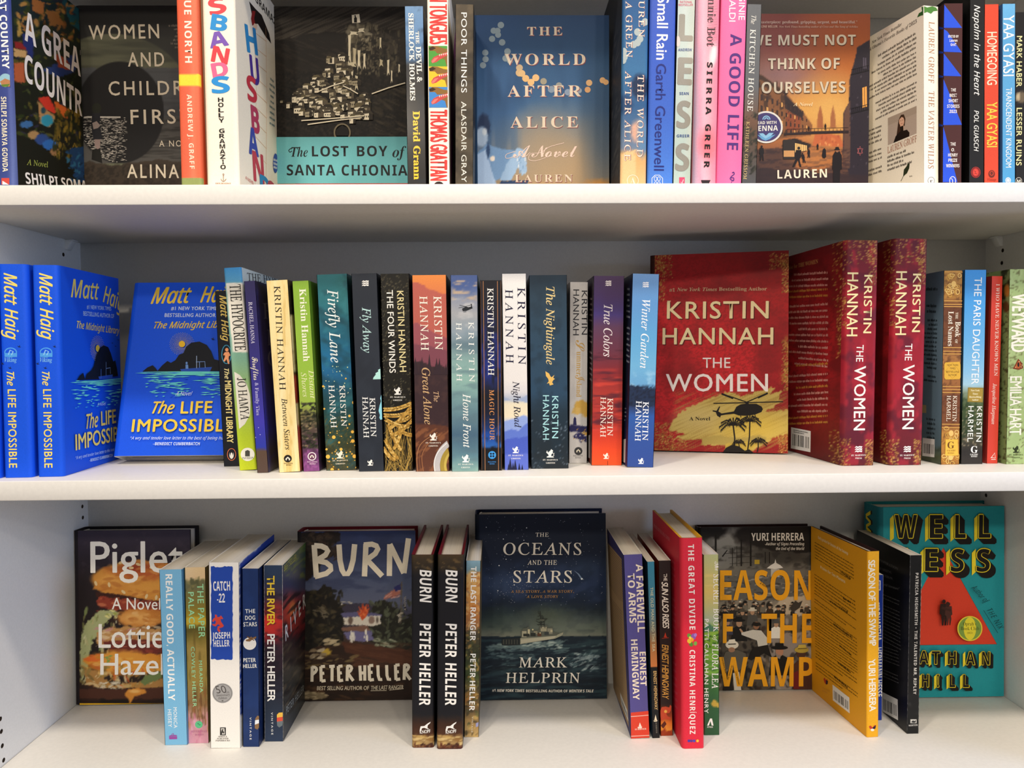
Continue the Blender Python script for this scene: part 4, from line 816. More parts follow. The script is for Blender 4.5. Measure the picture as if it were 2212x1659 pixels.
@art('vaster', *ZE)
def _(b, S, F, B):
    S.paint(['f2ead8']); B.paint([G([(130, 'e6dcc8'), (570, 'efe6d4')], 'x')], 20); F.paint(['efe6d4'])
    S.text('LAUREN GROFF', 'R', 'b07a4a', 614, 172, 610, 658, 44, 1.12, off=.004); S.text('THE VASTER WILDS', 'R', 'b07a4a', 612, 726, 608, 1340, 44, 1.12, off=.004); S.ring(632, 1438, 26, 28, 3, '5a5048', 20); S.text('r', 'D', '4a4038', 622, 1452, 642, 1452, 26)
    S.poly([(575, 50), (600, 60), (640, 48), (670, 60), (685, 85), (650, 90), (630, 110), (600, 95), (576, 105)], '4f8434'); B.poly([(520, 140), (535, 105), (560, 90), (555, 55), (574, 52), (574, 118), (550, 125)], '2f5c28')
    t = '4a4038'
    B.text('New York Times Bestseller', 'J', t, 160, 352, 398, 202, 24); B.text('One of Barack Obama’s Favorite Books of 2023', 'J', t, 20, 480, 518, 180, 26)
    B.body((60, 525), (518, 245), (60, 660), 4, t, .38, 3, 'r'); B.body((60, 660), (518, 400), (60, 1030), 12, t, .38, 4, 'r', (6,)); B.body((60, 1060), (240, 985), (60, 1440), 11, t, .36, 6, 'r', (4, 8))
    B.poly([(288, 940), (516, 843), (516, 1062), (288, 1156)], 'b3a294'); B.poly([(288, 940), (516, 843), (516, 900), (288, 1000)], 'a89888')
    B.poly([(372, 960), (392, 915), (415, 910), (428, 945), (422, 1000), (404, 1010), (380, 1110), (350, 1125), (362, 1040)], '3a261c'); B.poly([(384, 985), (412, 980), (416, 1030), (388, 1040)], 'c09478'); B.ell(398, 966, 21, 37, 'dcae92', 20); B.poly([(374, 960), (384, 928), (404, 918), (420, 935), (422, 960), (412, 936), (396, 932), (382, 950)], '3a261c'); B.poly([(332, 1138), (350, 1085), (385, 1048), (440, 1032), (460, 1056), (458, 1086)], '15110f'); B.poly([(384, 1010), (410, 1000), (412, 1040), (390, 1050)], '15110f'); B.ell(390, 962, 3, 3, '2a1c16', 8); B.ell(405, 956, 3, 3, '2a1c16', 8); B.line([(392, 984), (398, 986), (406, 981)], 3, '9a4a40')
    B.text('LAUREN GROFF', 'R', '9a5a3c', 286, 1222, 518, 1128, 52, off=.004); B.body((284, 1240), (516, 1155), (284, 1375), 4, t, .4, 8, 'l')
    B.line([(392, 1442), (410, 1405), (424, 1390)], 5, '2c3a22'); B.poly([(410, 1400), (416, 1350), (440, 1320), (445, 1302), (462, 1300), (458, 1340), (440, 1380), (420, 1395)], '26301c'); B.body((460, 1400), (500, 1392), (460, 1416), 1, '8a8276', .5)

@art('stories', *ZE)
def _(b, S, F, B):
    S.paint(['4b2a28']); B.paint(['3a2322']); F.paint(['4b2a28']); c = '2c54d8'
    for q in ([(736, 38), (878, 222), (732, 222)], [(732, 232), (760, 250), (876, 418), (730, 412)], [(730, 425), (872, 608), (728, 604)], [(728, 630), (876, 994), (724, 996)], [(724, 1010), (740, 1050), (840, 1450), (722, 1450)]): S.poly(q, c)
    for y in (222, 415, 606, 994): B.poly([(694, y-12), (730, y), (730, y+8), (694, y+14)], '2544ac')
    w = 'efe8e2'
    for t, x0, x1, y, h in (('EDITED BY', 768, 850, 300, 20), ('Lauren', 778, 840, 333, 22), ('Groff', 786, 832, 366, 22), ('THE', 788, 828, 728, 24), ('BEST', 778, 836, 772, 25), ('SHORT', 770, 844, 815, 26), ('STORIES', 758, 856, 859, 26), ('2023', 776, 836, 900, 26), ('THE', 784, 826, 1160, 26), ('O.', 792, 820, 1205, 25), ('HENRY', 766, 842, 1247, 26), ('PRIZE', 768, 838, 1289, 26), ('WINNERS', 750, 856, 1332, 26)): S.text(t, 'B', w, x0, y, x1, y, h)
    S.ring(802, 1440, 24, 34, 5, w, 22); S.line([(790, 1420), (802, 1432), (802, 1460)], 5, w)

@art('napalm', *ZE)
def _(b, S, F, B):
    S.paint(['201f1e']); B.paint(['0d0d0d']); F.paint(['1a1a1a'])
    S.text('Napalm in the Heart', 'O', 'f2efe8', 974, 40, 974, 758, 46, off=.006, slant=.1); S.text('POL GUASCH', 'O', 'f2efe8', 974, 880, 972, 1205, 36, off=.012)
    S.ell(986, 1372, 38, 44, 'a8322c', 24); S.ring(986, 1372, 31, 37, 4, '1a1a1a'); S.ell(986, 1372, 20, 26, 'd8483c', 18); S.line([(975, 1360), (985, 1368), (978, 1380), (996, 1384)], 4, '2a1a18')

@art('homegoing', *ZE)
def _(b, S, F, B):
    S.paint(['d84c32']); B.paint(['b03a26']); F.paint(['d84c32'])
    S.text('HOMEGOING', 'S', 'f4dcc0', 1078, 256, 1078, 676, 76, off=.012); S.text('YAA GYASI', 'S', 'eecb48', 1076, 815, 1076, 1172, 80, off=.016)
    S.ell(1113, 1385, 26, 30, '6a2c20'); S.ring(1113, 1380, 14, 16, 4, 'd84c32', 16); S.text('Vintage', 'I', '7a2a1c', 1080, 1440, 1150, 1440, 22)

@art('kingdom', *ZE)
def _(b, S, F, B):
    S.paint([G([(30, '6cb0dc'), (400, '5a9fd0'), (900, '5fa6d6'), (1440, '4f9cd0')], 'y', 20, 60)], 6); B.paint(['3f6ea8']); F.paint(['5fa6d6'])
    S.text('YAA GYASI', 'S', 'f2f0ec', 1208, 122, 1206, 606, 84, 1.02, off=.008); S.text('TRANSCENDENT KINGDOM', 'S', 'ecf0f2', 1228, 700, 1226, 1334, 44, 1.02, off=.006); S.ell(1244, 1436, 22, 24, 'd8e4ec'); S.ring(1244, 1436, 14, 15, 3, '5a8ab8', 18)

@art('ruins', *ZE)
def _(b, S, F, B):
    S.paint(['211e1b', E(1350, 775, 46, 42, '6a5c48', .4, 10), E(1325, 770, 14, 34, 'b8a888', .5)], 4); F.paint(['201d1a'])
    S.text('MARK HABER', 'S', 'f0e6a8', 1314, 288, 1310, 692, 42, 1.05, off=.016); S.text('LESSER RUINS', 'S', 'f0e6a8', 1312, 860, 1308, 1318, 42, 1.05, off=.016); S.ring(1328, 1440, 24, 26, 3, 'e8e2d4', 20); S.text('M', 'B', 'e8e2d4', 1314, 1452, 1342, 1452, 22)
# ---- middle shelf
YEL, CYA = 'f2da6a', '6fe0d0'
def bird(f, x, y, s, c): f.poly([(x-s, y-s*.5), (x-s*.2, y-s*.1), (x+s*.3, y-s*.9), (x+s*.25, y), (x+s, y+s*.2), (x, y+s*.4), (x-s*.5, y+s*.2)], c)
def life_spine(S, dx):
    q = lambda x: x+dx
    S.text('Matt Haig', 'O', YEL, q(220), 440, q(230), 806, 72, off=.02, slant=.12)
    S.ell(q(258), 885, 36, 28, '4fa0e8', 24); S.ell(q(258), 885, 30, 22, BLUE, 24); S.poly([(q(224), 888), (q(294), 888), (q(294), 910), (q(224), 910)], '4fa0e8'); S.line([(q(245), 898), (q(255), 872), (q(272), 880), (q(262), 900)], 6, '8cc4f0'); S.text('Viking', 'J', '7fc0f0', q(224), 938, q(292), 938, 24)
    for x, y in ((306, 852), (212, 948), (255, 972)): bird(S, q(x), y, 11, '142040')
    S.text('The', 'O', YEL, q(236), 990, q(239), 1068, 40, off=.025, slant=.12); S.text('LIFE IMPOSSIBLE', 'S', YEL, q(242), 1092, q(250), 1530, 44, 1.08, off=.02)
@art('life2', *M1)
def _(b, S, F, B):
    S.paint([BLUE]); life_spine(S, 0)
    F.paint([BLUE])
    F.text('Matt', 'O', YEL, 398, 574, 552, 588, 98, off=.02, slant=.12); F.text('Haig', 'O', YEL, 576, 600, 682, 655, 92, off=.02, slant=.12)
    w = 'b8d4f4'
    F.text('#1 NEW YORK TIMES', 'S', w, 486, 640, 622, 650, 21, off=.02); F.text('BESTSELLING AUTHOR OF', 'S', w, 466, 678, 638, 693, 23, off=.02); F.text('The Midnight Library', 'O', YEL, 428, 748, 666, 782, 38, off=.015, slant=.12)
    rng = random.Random(4); D = []
    for k in range(9):
        for i in range(26): a = i*PI2/26+k*.12; D.append((540+(14+k*3.2)*cs(a), 862+(26+k*5.6)*sn(a), 1.6))
    F.dots(D, 'c8b860', 5); F.ell(541, 862, 11, 19, 'f0c83c', 18)
    k = '12161c'
    F.poly([(425, 1040), (440, 1015), (460, 998), (470, 1035), (480, 1005), (505, 985), (520, 960), (535, 900), (552, 860), (575, 845), (600, 855), (615, 890), (628, 935), (640, 930), (650, 980), (655, 1015), (545, 1035)], k)
    F.poly([(545, 1020), (625, 1008), (622, 1032), (550, 1036)], '2a56b8'); F.line([(588, 1015), (588, 938)], 3, '8ab0e0'); F.line([(588, 975), (612, 970), (612, 1005)], 3, '8ab0e0'); F.line([(560, 1030), (560, 978)], 5, '5a84c8')
    rng = random.Random(8)
    for i in range(70):
        y = 1044+i*2.2; x = rng.choice((rng.uniform(410, 490), rng.uniform(500, 570), rng.uniform(590, 670), rng.uniform(470, 540))); w_ = rng.uniform(8, 46)*(1-(i/90))
        F.poly([(x-w_, y), (x, y-3), (x+w_, y-2), (x, y+3)], CYA if i < 62 else '3fa8e0')
    for y in (1044, 1052, 1060): F.poly([(412, y+2), (540, y-2), (680, y-16), (680, y-12), (540, y+4)], CYA)
    for x, y in ((622, 832), (655, 815), (640, 850)): bird(F, x, y, 6, k)
    F.text('A Novel', 'O', w, 538, 1184, 584, 1180, 18, slant=.2); F.text('The', 'O', YEL, 474, 1312, 540, 1300, 78, off=.025, slant=.1); F.text('LIFE', 'S', YEL, 560, 1294, 642, 1278, 76, off=.025); F.text('IMPOSSIBLE', 'S', YEL, 416, 1432, 704, 1364, 80, off=.025)
    F.text('“A wry and tender love letter to the best of being human.”', 'O', w, 414, 1484, 716, 1416, 16, slant=.1); F.text('–BENEDICT CUMBERBATCH', 'B', w, 492, 1498, 622, 1468, 16)
    B.paint([BLUE])
def life_plain(b, S, F, B): S.paint([BLUE]); F.paint([BLUE]); B.paint([BLUE])
@art('life1', *M1)
def _(b, S, F, B): life_plain(b, S, F, B); life_spine(S, -198)
@art('life0', *M1)
def _(b, S, F, B): life_plain(b, S, F, B); life_spine(S, -392)
@art('life3', *M1)
def _(b, S, F, B):
    S.paint([BLUE]); B.paint(['dcdad4']); F.paint([BLUE]); w = 'd4e2f6'
    F.text('Matt', 'O', 'ecc840', 845, 612, 1060, 606, 90, off=.022, slant=.12); F.text('Haig', 'O', 'ecc840', 1122, 604, 1300, 602, 88, off=.022, slant=.12)
    F.text('#1 NEW YORK TIMES', 'S', w, 958, 648, 1228, 648, 20, 1.1, off=.02); F.text('BESTSELLING AUTHOR OF', 'S', w, 922, 686, 1250, 686, 20, 1.1, off=.02); F.text('The Midnight Library', 'O', 'ecc840', 860, 750, 1310, 746, 36, off=.02, slant=.12)
    D = []
    for k in range(10):
        for i in range(34): a = i*PI2/34+k*.1; D.append((1022+(24+k*4.9)*cs(a), 840+(22+k*4.6)*sn(a), 1.7))
    F.dots(D, 'b8a95c', 5); F.ell(1022, 840, 18, 18, 'f0c02c', 20)
    k = '10141a'
    F.poly([(800, 994), (830, 970), (858, 958), (875, 975), (885, 990), (910, 960), (940, 935), (960, 945), (985, 930), (1005, 900), (1030, 890), (1045, 855), (1075, 832), (1120, 826), (1160, 845), (1185, 880), (1200, 925), (1225, 930), (1260, 990)], k)
    F.poly([(1012, 980), (1095, 974), (1190, 968), (1178, 995), (1020, 996)], '2450b0'); F.line([(1104, 975), (1104, 906)], 3, 'a8c0e0'); F.line([(1100, 940), (1150, 938), (1152, 972)], 3, '7aa0d8'); F.line([(1120, 940), (1120, 972)], 3, '7aa0d8'); F.ell(1048, 946, 6, 7, '6a94d0', 10); F.poly([(1042, 955), (1056, 955), (1058, 978), (1042, 978)], '6a94d0')
    rng = random.Random(9)
    for y in (996, 1003, 1010): F.poly([(782+(y-996)*2, y), (1000, y-3), (1300, y-2), (1300, y+3), (1000, y+4)], CYA)
    for i in range(120):
        y = 1000+i*1.15; c = rng.choice((860, 960, 1000, 1180, 1220)); x = c+rng.gauss(0, 40); w_ = rng.uniform(14, 70)*(1-i/170)
        F.poly([(x-w_, y), (x, y-2.5), (x+w_, y-1), (x, y+3)], CYA if rng.random() < .85 else BLUE)
    bird(F, 1195, 812, 11, k)
    F.text('A Novel', 'O', w, 986, 1128, 1076, 1128, 22, slant=.2); F.text('The', 'O', 'ecc840', 852, 1228, 972, 1228, 66, off=.025, slant=.12); F.text('LIFE', 'S', 'ecc840', 1016, 1228, 1188, 1226, 66, 1.1, off=.03); F.text('IMPOSSIBLE', 'S', 'ecc840', 742, 1330, 1310, 1328, 68, 1.1, off=.03)
    F.text('“A wry and tender love letter to the best of being human.”', 'O', w, 732, 1374, 1312, 1374, 17, slant=.15); F.text('–BENEDICT CUMBERBATCH', 'B', w, 860, 1406, 1122, 1406, 17)

@art('midnight', *M2)
def _(b, S, F, B):
    S.paint(['161820']); F.paint(['161820']); B.paint(['161820'])
    S.text('Matt Haig', 'O', 'f0d070', 80, 292, 104, 618, 48, off=.025, slant=.12)
    S.ring(130, 715, 33, 66, 5, '3f9ac0'); k = 'f0a070'
    S.ell(133, 682, 12, 13, k, 14); S.poly([(118, 700), (146, 696), (160, 722), (148, 728), (146, 742), (152, 782), (142, 784), (130, 748), (118, 768), (108, 762), (120, 732)], k); S.poly([(118, 700), (108, 716), (112, 724), (124, 712)], k)
    S.text('The', 'O', 'f0e0a0', 114, 815, 119, 890, 32, off=.025, slant=.12); S.text('MIDNIGHT LIBRARY', 'S', 'f2dc90', 119, 905, 136, 1350, 44, off=.03); S.ring(167, 1432, 30, 42, 4, 'e87a50'); S.ell(167, 1432, 16, 32, 'e8e4dc', 18); S.ell(167, 1420, 14, 26, '1a1a20', 18); S.ell(167, 1438, 8, 20, 'f0ece4', 14)

@art('hypocrite', *M2)
def _(b, S, F, B):
    S.paint([G([(95, '3f90cc'), (190, '5aa0c8'), (215, '8fc0b4'), (600, '7fb0a0'), (750, '7fb098'), (1000, '9fc070'), (1300, 'b4cc30'), (1550, 'c8d628')]), PG([(126, 205), (262, 200), (286, 700), (176, 700)], 'ece9de')], 2); F.paint([G([(95, 'd8e4e0'), (230, 'd4e0dc')])]); B.paint(['7fb098'])
    S.text('THE HYPOCRITE', 'R', '201e1c', 152, 218, 192, 690, 78, off=.01)
    S.poly([(186, 840), (225, 862), (275, 925), (306, 1000), (312, 1060), (298, 1150), (262, 1215), (222, 1250)], 'e9e6da'); S.text('JO HAMYA', 'R', '2a2826', 205, 885, 234, 1185, 62, off=.01)
    S.ell(282, 1432, 50, 48, 'f0eee2'); S.poly([(264, 1408), (282, 1400), (298, 1408), (298, 1446), (264, 1446)], '4a4a44'); S.text('PANTHEON', 'D', '3a3a34', 244, 1466, 324, 1464, 15)
    F.text('THE HYPOCRITE', 'R', '3a3a3a', 282, 188, 620, 225, 52, off=.01)

@art('fireflies', *M2)
def _(b, S, F, B):
    S.paint([G([(190, '2b2650'), (800, '35307a'), (1200, '403aa8'), (1390, '2e3aa0'), (1400, '5a4638'), (1565, '54423a')], 'y', 4, 30)], 4); F.paint([G([(190, '1c1934'), (800, '26206a'), (1250, '2a2a8c'), (1400, '3a3242'), (1560, '3a2f2c')]), NZ(30, 60, '2c2a70', .5, .7, .5)], 5)
    S.text('RACHEL HANNA', 'R', 'd4cfe0', 288, 340, 308, 638, 26, off=.006); S.text('Fireflies', 'K', 'ece4c8', 312, 735, 326, 900, 40); S.text('& Family Ties', 'D', 'b4b0d8', 334, 918, 345, 1152, 24)
    for x, y in ((360, 1240), (372, 1290), (340, 1310)): S.dots([(x, y, 3)], 'c8c8f0')
    for t, x, y in (('R', 396, 460), ('H', 424, 650), ('G', 430, 800)): F.text(t, 'R', '6a6688', x, y, x+70, y-2, 110)

@art('between', *M2)
def _(b, S, F, B):
    S.paint(['efd898', NZ(10, 500, 'd9b76a', .45, .7, .8, 4), NZ(24, 700, 'f6e8b8', .5, .7, .6, 7)], 3)
    S.text('KRISTIN HANNAH', 'R', '241c14', 470, 225, 512, 972, 44, 1.12, off=.004); S.text('Between Sisters', 'I', '2c241a', 524, 1030, 552, 1400, 40, off=.004)
    S.ell(570, 1462, 28, 27, '1e1a16'); house(S, 570, 1462, 27, '1e1a16', 1.05); S.text('BALLANTINE', 'D', '3a2e1c', 542, 1500, 606, 1500, 8); S.text('BOOKS', 'D', '3a2e1c', 558, 1512, 594, 1512, 8)
    F.paint([G([(190, '2e2620'), (430, '2a2018'), (440, 'd9c690'), (830, 'cdb884'), (845, '3a3420'), (880, 'b0362c'), (1060, '8a2a20'), (1070, 'd8c490'), (1220, 'caa878'), (1235, 'a83a34'), (1400, 'b04438'), (1560, '6a1c20')]), NZ(12, 70, '8a6a48', .52, .7, .5)], 4)

@art('distant', *M2)
def _(b, S, F, B):
    S.paint([G([(190, '8ab23c'), (900, '96bc42'), (1080, '9cb64a'), (1150, '7a7048'), (1300, '4a3a3a'), (1420, '5a3458'), (1560, '8a4a88')], 'y', 26, 50), DAB(150, (655, 1060, 800, 1390), (10, 26), ('1e2018', '2c3020', '15180f', '3c3c2c'), 3, .4, (-40, 40)), DAB(30, (660, 1200, 810, 1380), (8, 20), ('8a7a5a', '6a5a50'), 4, .3, (-30, 30)), NZ(14, 22, 'a860a0', .52, .7, .6, 6, box=(640, 1380, 900, 1600))], 2.4)
    F.paint([G([(190, '5f8a22'), (900, '6a9028'), (1100, '5a6030'), (1250, '2c2420'), (1560, '3a2038')], 'y', 20, 40), NZ(12, 30, '1c1a14', .5, .65, .6, 3, box=(600, 1050, 900, 1500))], 4)
    S.text('Kristin Hannah', 'D', 'f2efd8', 652, 246, 682, 766, 46); S.text('Distant', 'I', 'e6e8b4', 718, 828, 732, 1032, 36); S.text('Shores', 'I', 'e6e8b4', 664, 846, 680, 1022, 36)
    S.ell(743, 1446, 31, 30, 'f0e4e4'); house(S, 743, 1446, 24, '6a3a5a', 1.0); S.text('BALLANTINE', 'D', 'e8c8dc', 710, 1490, 782, 1490, 9); S.text('BOOKS', 'D', 'e8c8dc', 726, 1504, 770, 1504, 9)

@art('firefly', *M2)
def _(b, S, F, B):
    S.paint([G([(140, '2d7276'), (350, '2a6f78'), (560, '1f6078'), (760, '1f6c98'), (860, '1f5f88'), (1000, '1e4a58'), (1200, '24423c'), (1400, '3a3c24'), (1550, '54421f')], 'y', 50, 120), NZ(110, 60, '18404c', .48, .7, .6, 3, rot=30), NZ(90, 50, '3f8f9c', .55, .75, .4, 8, rot=-20), NZ(9, 9, '6a5a28', .58, .7, .6, 5, box=(700, 1150, 1200, 1600))], 3)
    F.paint([G([(140, '184848'), (800, '123a54'), (1550, '2a2414')])], 8)
    S.text('Firefly Lane', 'I', 'e8f0ec', 852, 250, 878, 775, 76, off=.008, sp=1.05); S.text('KRISTIN', 'R', 'f0eee6', 940, 938, 954, 1232, 38, 1.1, off=.008); S.text('HANNAH', 'R', 'f0eee6', 862, 936, 880, 1242, 40, 1.1, off=.008)
    rng = random.Random(5); S.dots([(rng.gauss(920, 75), rng.uniform(800, 1000), rng.uniform(1.5, 4.5)) for _ in range(34)], 'cfe0b0', 7); S.dots([(rng.uniform(830, 1060), rng.uniform(1180, 1540), rng.uniform(2, 7)) for _ in range(44)], 'd8a848', 8)
    for x, y, r in ((824, 944, 8), (832, 1105, 7), (1042, 1060, 11), (1012, 1156, 9), (900, 1308, 13), (1034, 1270, 11), (1036, 1336, 13), (1048, 1445, 14), (858, 1448, 15), (952, 1395, 11), (848, 1395, 8), (938, 1346, 8), (888, 1540, 12), (992, 1444, 8), (1012, 1215, 6), (874, 1276, 5), (986, 888, 6)): S.ell(x, y, r, r, 'f2bc50', 14)
    griffin(S, 946, 1432, 58, 'f0e8d4'); S.text('ST. MARTIN’S', 'D', 'ece0c4', 892, 1482, 1000, 1478, 10); S.text('GRIFFIN', 'D', 'ece0c4', 914, 1504, 982, 1502, 10)

@art('flyaway', *M3)
def _(b, S, F, B):
    S.paint(['262b34', NZ(90, 140, '2d333d', .5, .7, .6)], 8); F.paint(['11141a'])
    waves(S, 163, 206, 52, 42, 'ece8e0'); S.text('Fly Away', 'I', 'b8dcd8', 140, 378, 150, 704, 60, off=.003)
    S.poly([(285, 800), (286, 892), (218, 894), (222, 880), (238, 860), (236, 850), (256, 838), (254, 826), (270, 818)], 'b4e6dc'); S.poly([(284, 1005), (290, 1180), (272, 1184), (264, 1170), (268, 1150), (258, 1120), (266, 1080), (276, 1050), (270, 1030)], '8fd4e4')
    S.text('KRISTIN', 'R', 'ecebe6', 194, 1026, 204, 1306, 38, off=.01); S.text('HANNAH', 'R', 'ecebe6', 142, 1020, 152, 1314, 38, off=.01); griffin(S, 200, 1490, 44, 'ece8e0')

@art('fourwinds', *M3)
def _(b, S, F, B):
    S.paint(['191711', NZ(7, 7, '5a5440', .66, .74, .8, 3, box=(250, 130, 510, 1100), feather=4)], 2.5); F.paint(['100f0c'])
    rng = random.Random(6); S.dots([(272+rng.random()**2.5*26+(y-140)*.02, y, rng.uniform(1, 2.5)) for y in [rng.uniform(150, 1050) for _ in range(90)]], '8a8468', 5); S.dots([(488-rng.random()**2.5*30+(y-140)*.012, y, rng.uniform(1, 2.5)) for y in [rng.uniform(150, 1050) for _ in range(70)]], '7a745c', 5)
    S.text('KRISTIN HANNAH', 'S', 'e0d29a', 390, 262, 412, 840, 46, 1.02, off=.014); S.text('THE FOUR WINDS', 'S', 'f0ece0', 316, 256, 338, 848, 44, 1.02, off=.014)
    griffin(S, 397, 976, 56, 'f0ece2'); S.text('ST. MARTIN’S', 'D', 'e8e4d8', 342, 1026, 450, 1026, 10); S.text('GRIFFIN', 'D', 'e8e4d8', 364, 1048, 428, 1048, 10)
    for i in range(60): x = rng.uniform(300, 505); S.line([(x, rng.uniform(1180, 1330)), (x+rng.uniform(-50, 50), rng.uniform(1420, 1500)), (x+rng.uniform(-70, 70), 1552)], rng.uniform(2, 4), rng.choice(('8a7034', 'a88a44', '6a5424', 'c09c50')))
    for x0, y0, x1, y1 in ((300, 1110, 500, 1060), (300, 1150, 505, 1120), (500, 1080, 330, 1250), (310, 1180, 480, 1230), (505, 1180, 350, 1300), (330, 1220, 420, 1400), (310, 1330, 400, 1460), (505, 1290, 400, 1240), (300, 1390, 380, 1470), (505, 1140, 400, 1190), (430, 1240, 370, 1390)):
        n = int(math.hypot(x1-x0, y1-y0)/9); a = math.degrees(math.atan2(y1-y0, x1-x0))
        for k in range(n):
            t = k/n; x = x0+(x1-x0)*t; y = y0+(y1-y0)*t+16*sn(t*3)
            for sg in (-1, 1): S.ell(x+sg*5*sn(math.radians(a)), y-sg*8*cs(math.radians(a)), 11, 5.5, rng.choice(('c49a48', 'b0863a', 'd8b466', '94702e')), 9, a+sg*28)
        S.line([(x1, y1), (x1+(x1-x0)*.25, y1+(y1-y0)*.25-10)], 2, 'b8954a')

@art('alone', *M3)
def _(b, S, F, B):
    S.paint([G([(150, 'e58a44'), (300, 'd87a4c'), (500, 'c06a54'), (800, '86505a'), (1300, '4a302c'), (1560, '7a4a30')]), PG([(490, 200), (530, 200), (580, 215), (620, 250), (670, 262), (720, 285), (770, 270), (780, 700), (490, 700)], 'b85f52', 6, 30), PG([(490, 500), (530, 488), (580, 510), (640, 550), (700, 580), (780, 610), (780, 900), (490, 900)], '985058', 6, 30), PG([(490, 640), (600, 650), (780, 690), (780, 960), (490, 960)], '7c4450', 8, 40),
        PG([(490, 780), (560, 760), (640, 800), (700, 790), (780, 830), (780, 1330), (490, 1330)], '38262a', 12, 20), NZ(40, 40, '4a3230', .5, .7, .6, 4, box=(480, 860, 790, 1260)), PG([(500, 1210), (780, 1230), (780, 1570), (500, 1570)], '5a3426', 10, 40), NZ(60, 16, '8a5636', .5, .66, .8, 6, box=(490, 1230, 790, 1570), rot=-35)], 2.6)
    rng = random.Random(8)
    for k in range(22):
        x = rng.uniform(505, 765); h = rng.uniform(50, 130) if k else 150; y = 860
        if k == 0: x = 622
        S.poly([(x-h*.14, y), (x-h*.06, y-h*.5), (x, y-h), (x+h*.06, y-h*.5), (x+h*.14, y)], '33232a')
    S.text('KRISTIN', 'R', 'f4ead8', 652, 298, 664, 684, 54, 1.12, off=.008); S.text('HANNAH', 'R', 'f4ead8', 552, 298, 564, 688, 54, 1.12, off=.008); S.text('The', 'I', 'd8b088', 652, 982, 656, 1056, 36); S.text('Great Alone', 'I', 'cfa878', 568, 812, 588, 1218, 56, off=.008)
    F.paint(['3a2420'])
    S.line([(762, 1350), (720, 1390), (690, 1440), (676, 1500), (680, 1556)], 44, 'b8b4b4', True); S.line([(748, 1350), (700, 1395), (668, 1445), (656, 1500), (662, 1556)], 6, 'e8e4e0', True); S.line([(770, 1400), (740, 1440), (722, 1500), (730, 1556)], 46, 'a08838', True); S.line([(766, 1425), (745, 1460), (735, 1510), (742, 1556)], 16, 'c0a850', True)
    for d in (0, 26, 52): S.line([(700-d*.4, 1290-d*.3), (620-d, 1350), (570-d*.7, 1440), (580-d*.8, 1556)], 5, ('9a6440', '7a4c34', 'a8744c')[d//26], True)
    griffin(S, 652, 1304, 56, 'f0e8dc'); S.text('ST. MARTIN’S', 'D', 'e8dccc', 596, 1354, 704, 1354, 10); S.text('GRIFFIN', 'D', 'e8dccc', 618, 1376, 684, 1376, 10)

@art('homefront', *M3)
def _(b, S, F, B):
    S.paint([G([(150, '44588a'), (240, '4a5f92'), (330, '8f95a4'), (420, 'a3a5a8'), (560, '8a9ba6'), (640, '6f868f'), (760, '86a8a4'), (900, '8db4aa'), (1100, '6a8c94'), (1300, '48667c'), (1450, '5f8490'), (1556, '88aca4')], 'y', 30, 70), NZ(70, 16, 'cdb08c', .52, .66, .8, 3, box=(770, 160, 980, 340), feather=30), NZ(90, 40, 'c4c4c4', .55, .7, .6, 5, box=(770, 300, 980, 560), feather=40), NZ(120, 30, '5a7480', .5, .72, .5, 9, box=(770, 540, 980, 1556))], 3)
    F.paint(['4a5f6a'])
    k = '1e2228'; S.poly([(856, 388), (880, 374), (900, 378), (922, 372), (918, 352), (926, 354), (930, 380), (934, 384), (905, 396), (886, 404), (862, 406)], k); S.line([(832, 382), (880, 372), (925, 360)], 3, k); S.line([(838, 362), (880, 372), (905, 380)], 3, k); S.line([(866, 412), (886, 410)], 3, k)
    for t, x0, x1, y0, y1 in (('KRISTIN', 902, 908, 482, 914), ('HANNAH', 814, 818, 488, 908)): S.text(t, 'R', 'eef0ea', x0, y0, x1, y1, 38, 1.5, off=.006)
    S.text('Home Front', 'I', 'f0f2ec', 862, 998, 866, 1384, 54, off=.008); griffin(S, 884, 1460, 58, 'f2f2ee'); S.text('ST. MARTIN’S', 'D', 'eef0ea', 828, 1508, 936, 1508, 10); S.text('GRIFFIN', 'D', 'eef0ea', 850, 1530, 914, 1530, 10)

@art('magic', *M3)
def _(b, S, F, B):
    S.paint([G([(185, '15151c'), (350, '171a2c'), (600, '1a2460'), (850, '1f2f80'), (1000, '15161e'), (1150, '161a30'), (1300, '1f4a9c'), (1370, '2a62b0'), (1400, '14161c'), (1550, '131316')], 'y', 30, 40), NZ(20, 60, '14161e', .5, .66, .7, 3)], 3); F.paint(['14151c'])
    for x0, x1 in ((1008, 1022), (1110, 1118)): S.line([(x0, 190), (x1, 1548)], 4, 'b07a50')
    S.line([(990, 190), (998, 1548)], 3, '6a4a34'); S.line([(1134, 190), (1140, 1548)], 3, '6a4a34')
    S.text('KRISTIN HANNAH', 'R', 'f0ece4', 1038, 240, 1044, 866, 42, off=.01); S.text('MAGIC HOUR', 'R', 'e0985c', 1052, 970, 1056, 1330, 32, 1.15, off=.012)
    for k in range(10): S.poly([(1012+k*12, 1400), (1014+k*12, 1340+(k*37) % 40), (1018+k*12, 1400)], '121418')
    S.ell(1072, 1436, 28, 28, '3f9ae0')
    for dx in (-9, 9):
        for dy in (-9, 9): S.ell(1072+dx, 1436+dy, 7.5, 7.5, '12223a', 12)
    S.text('BALLANTINE', 'D', '3f8ad0', 1042, 1490, 1100, 1490, 9); S.text('BOOKS', 'D', '3f8ad0', 1054, 1504, 1090, 1504, 9)

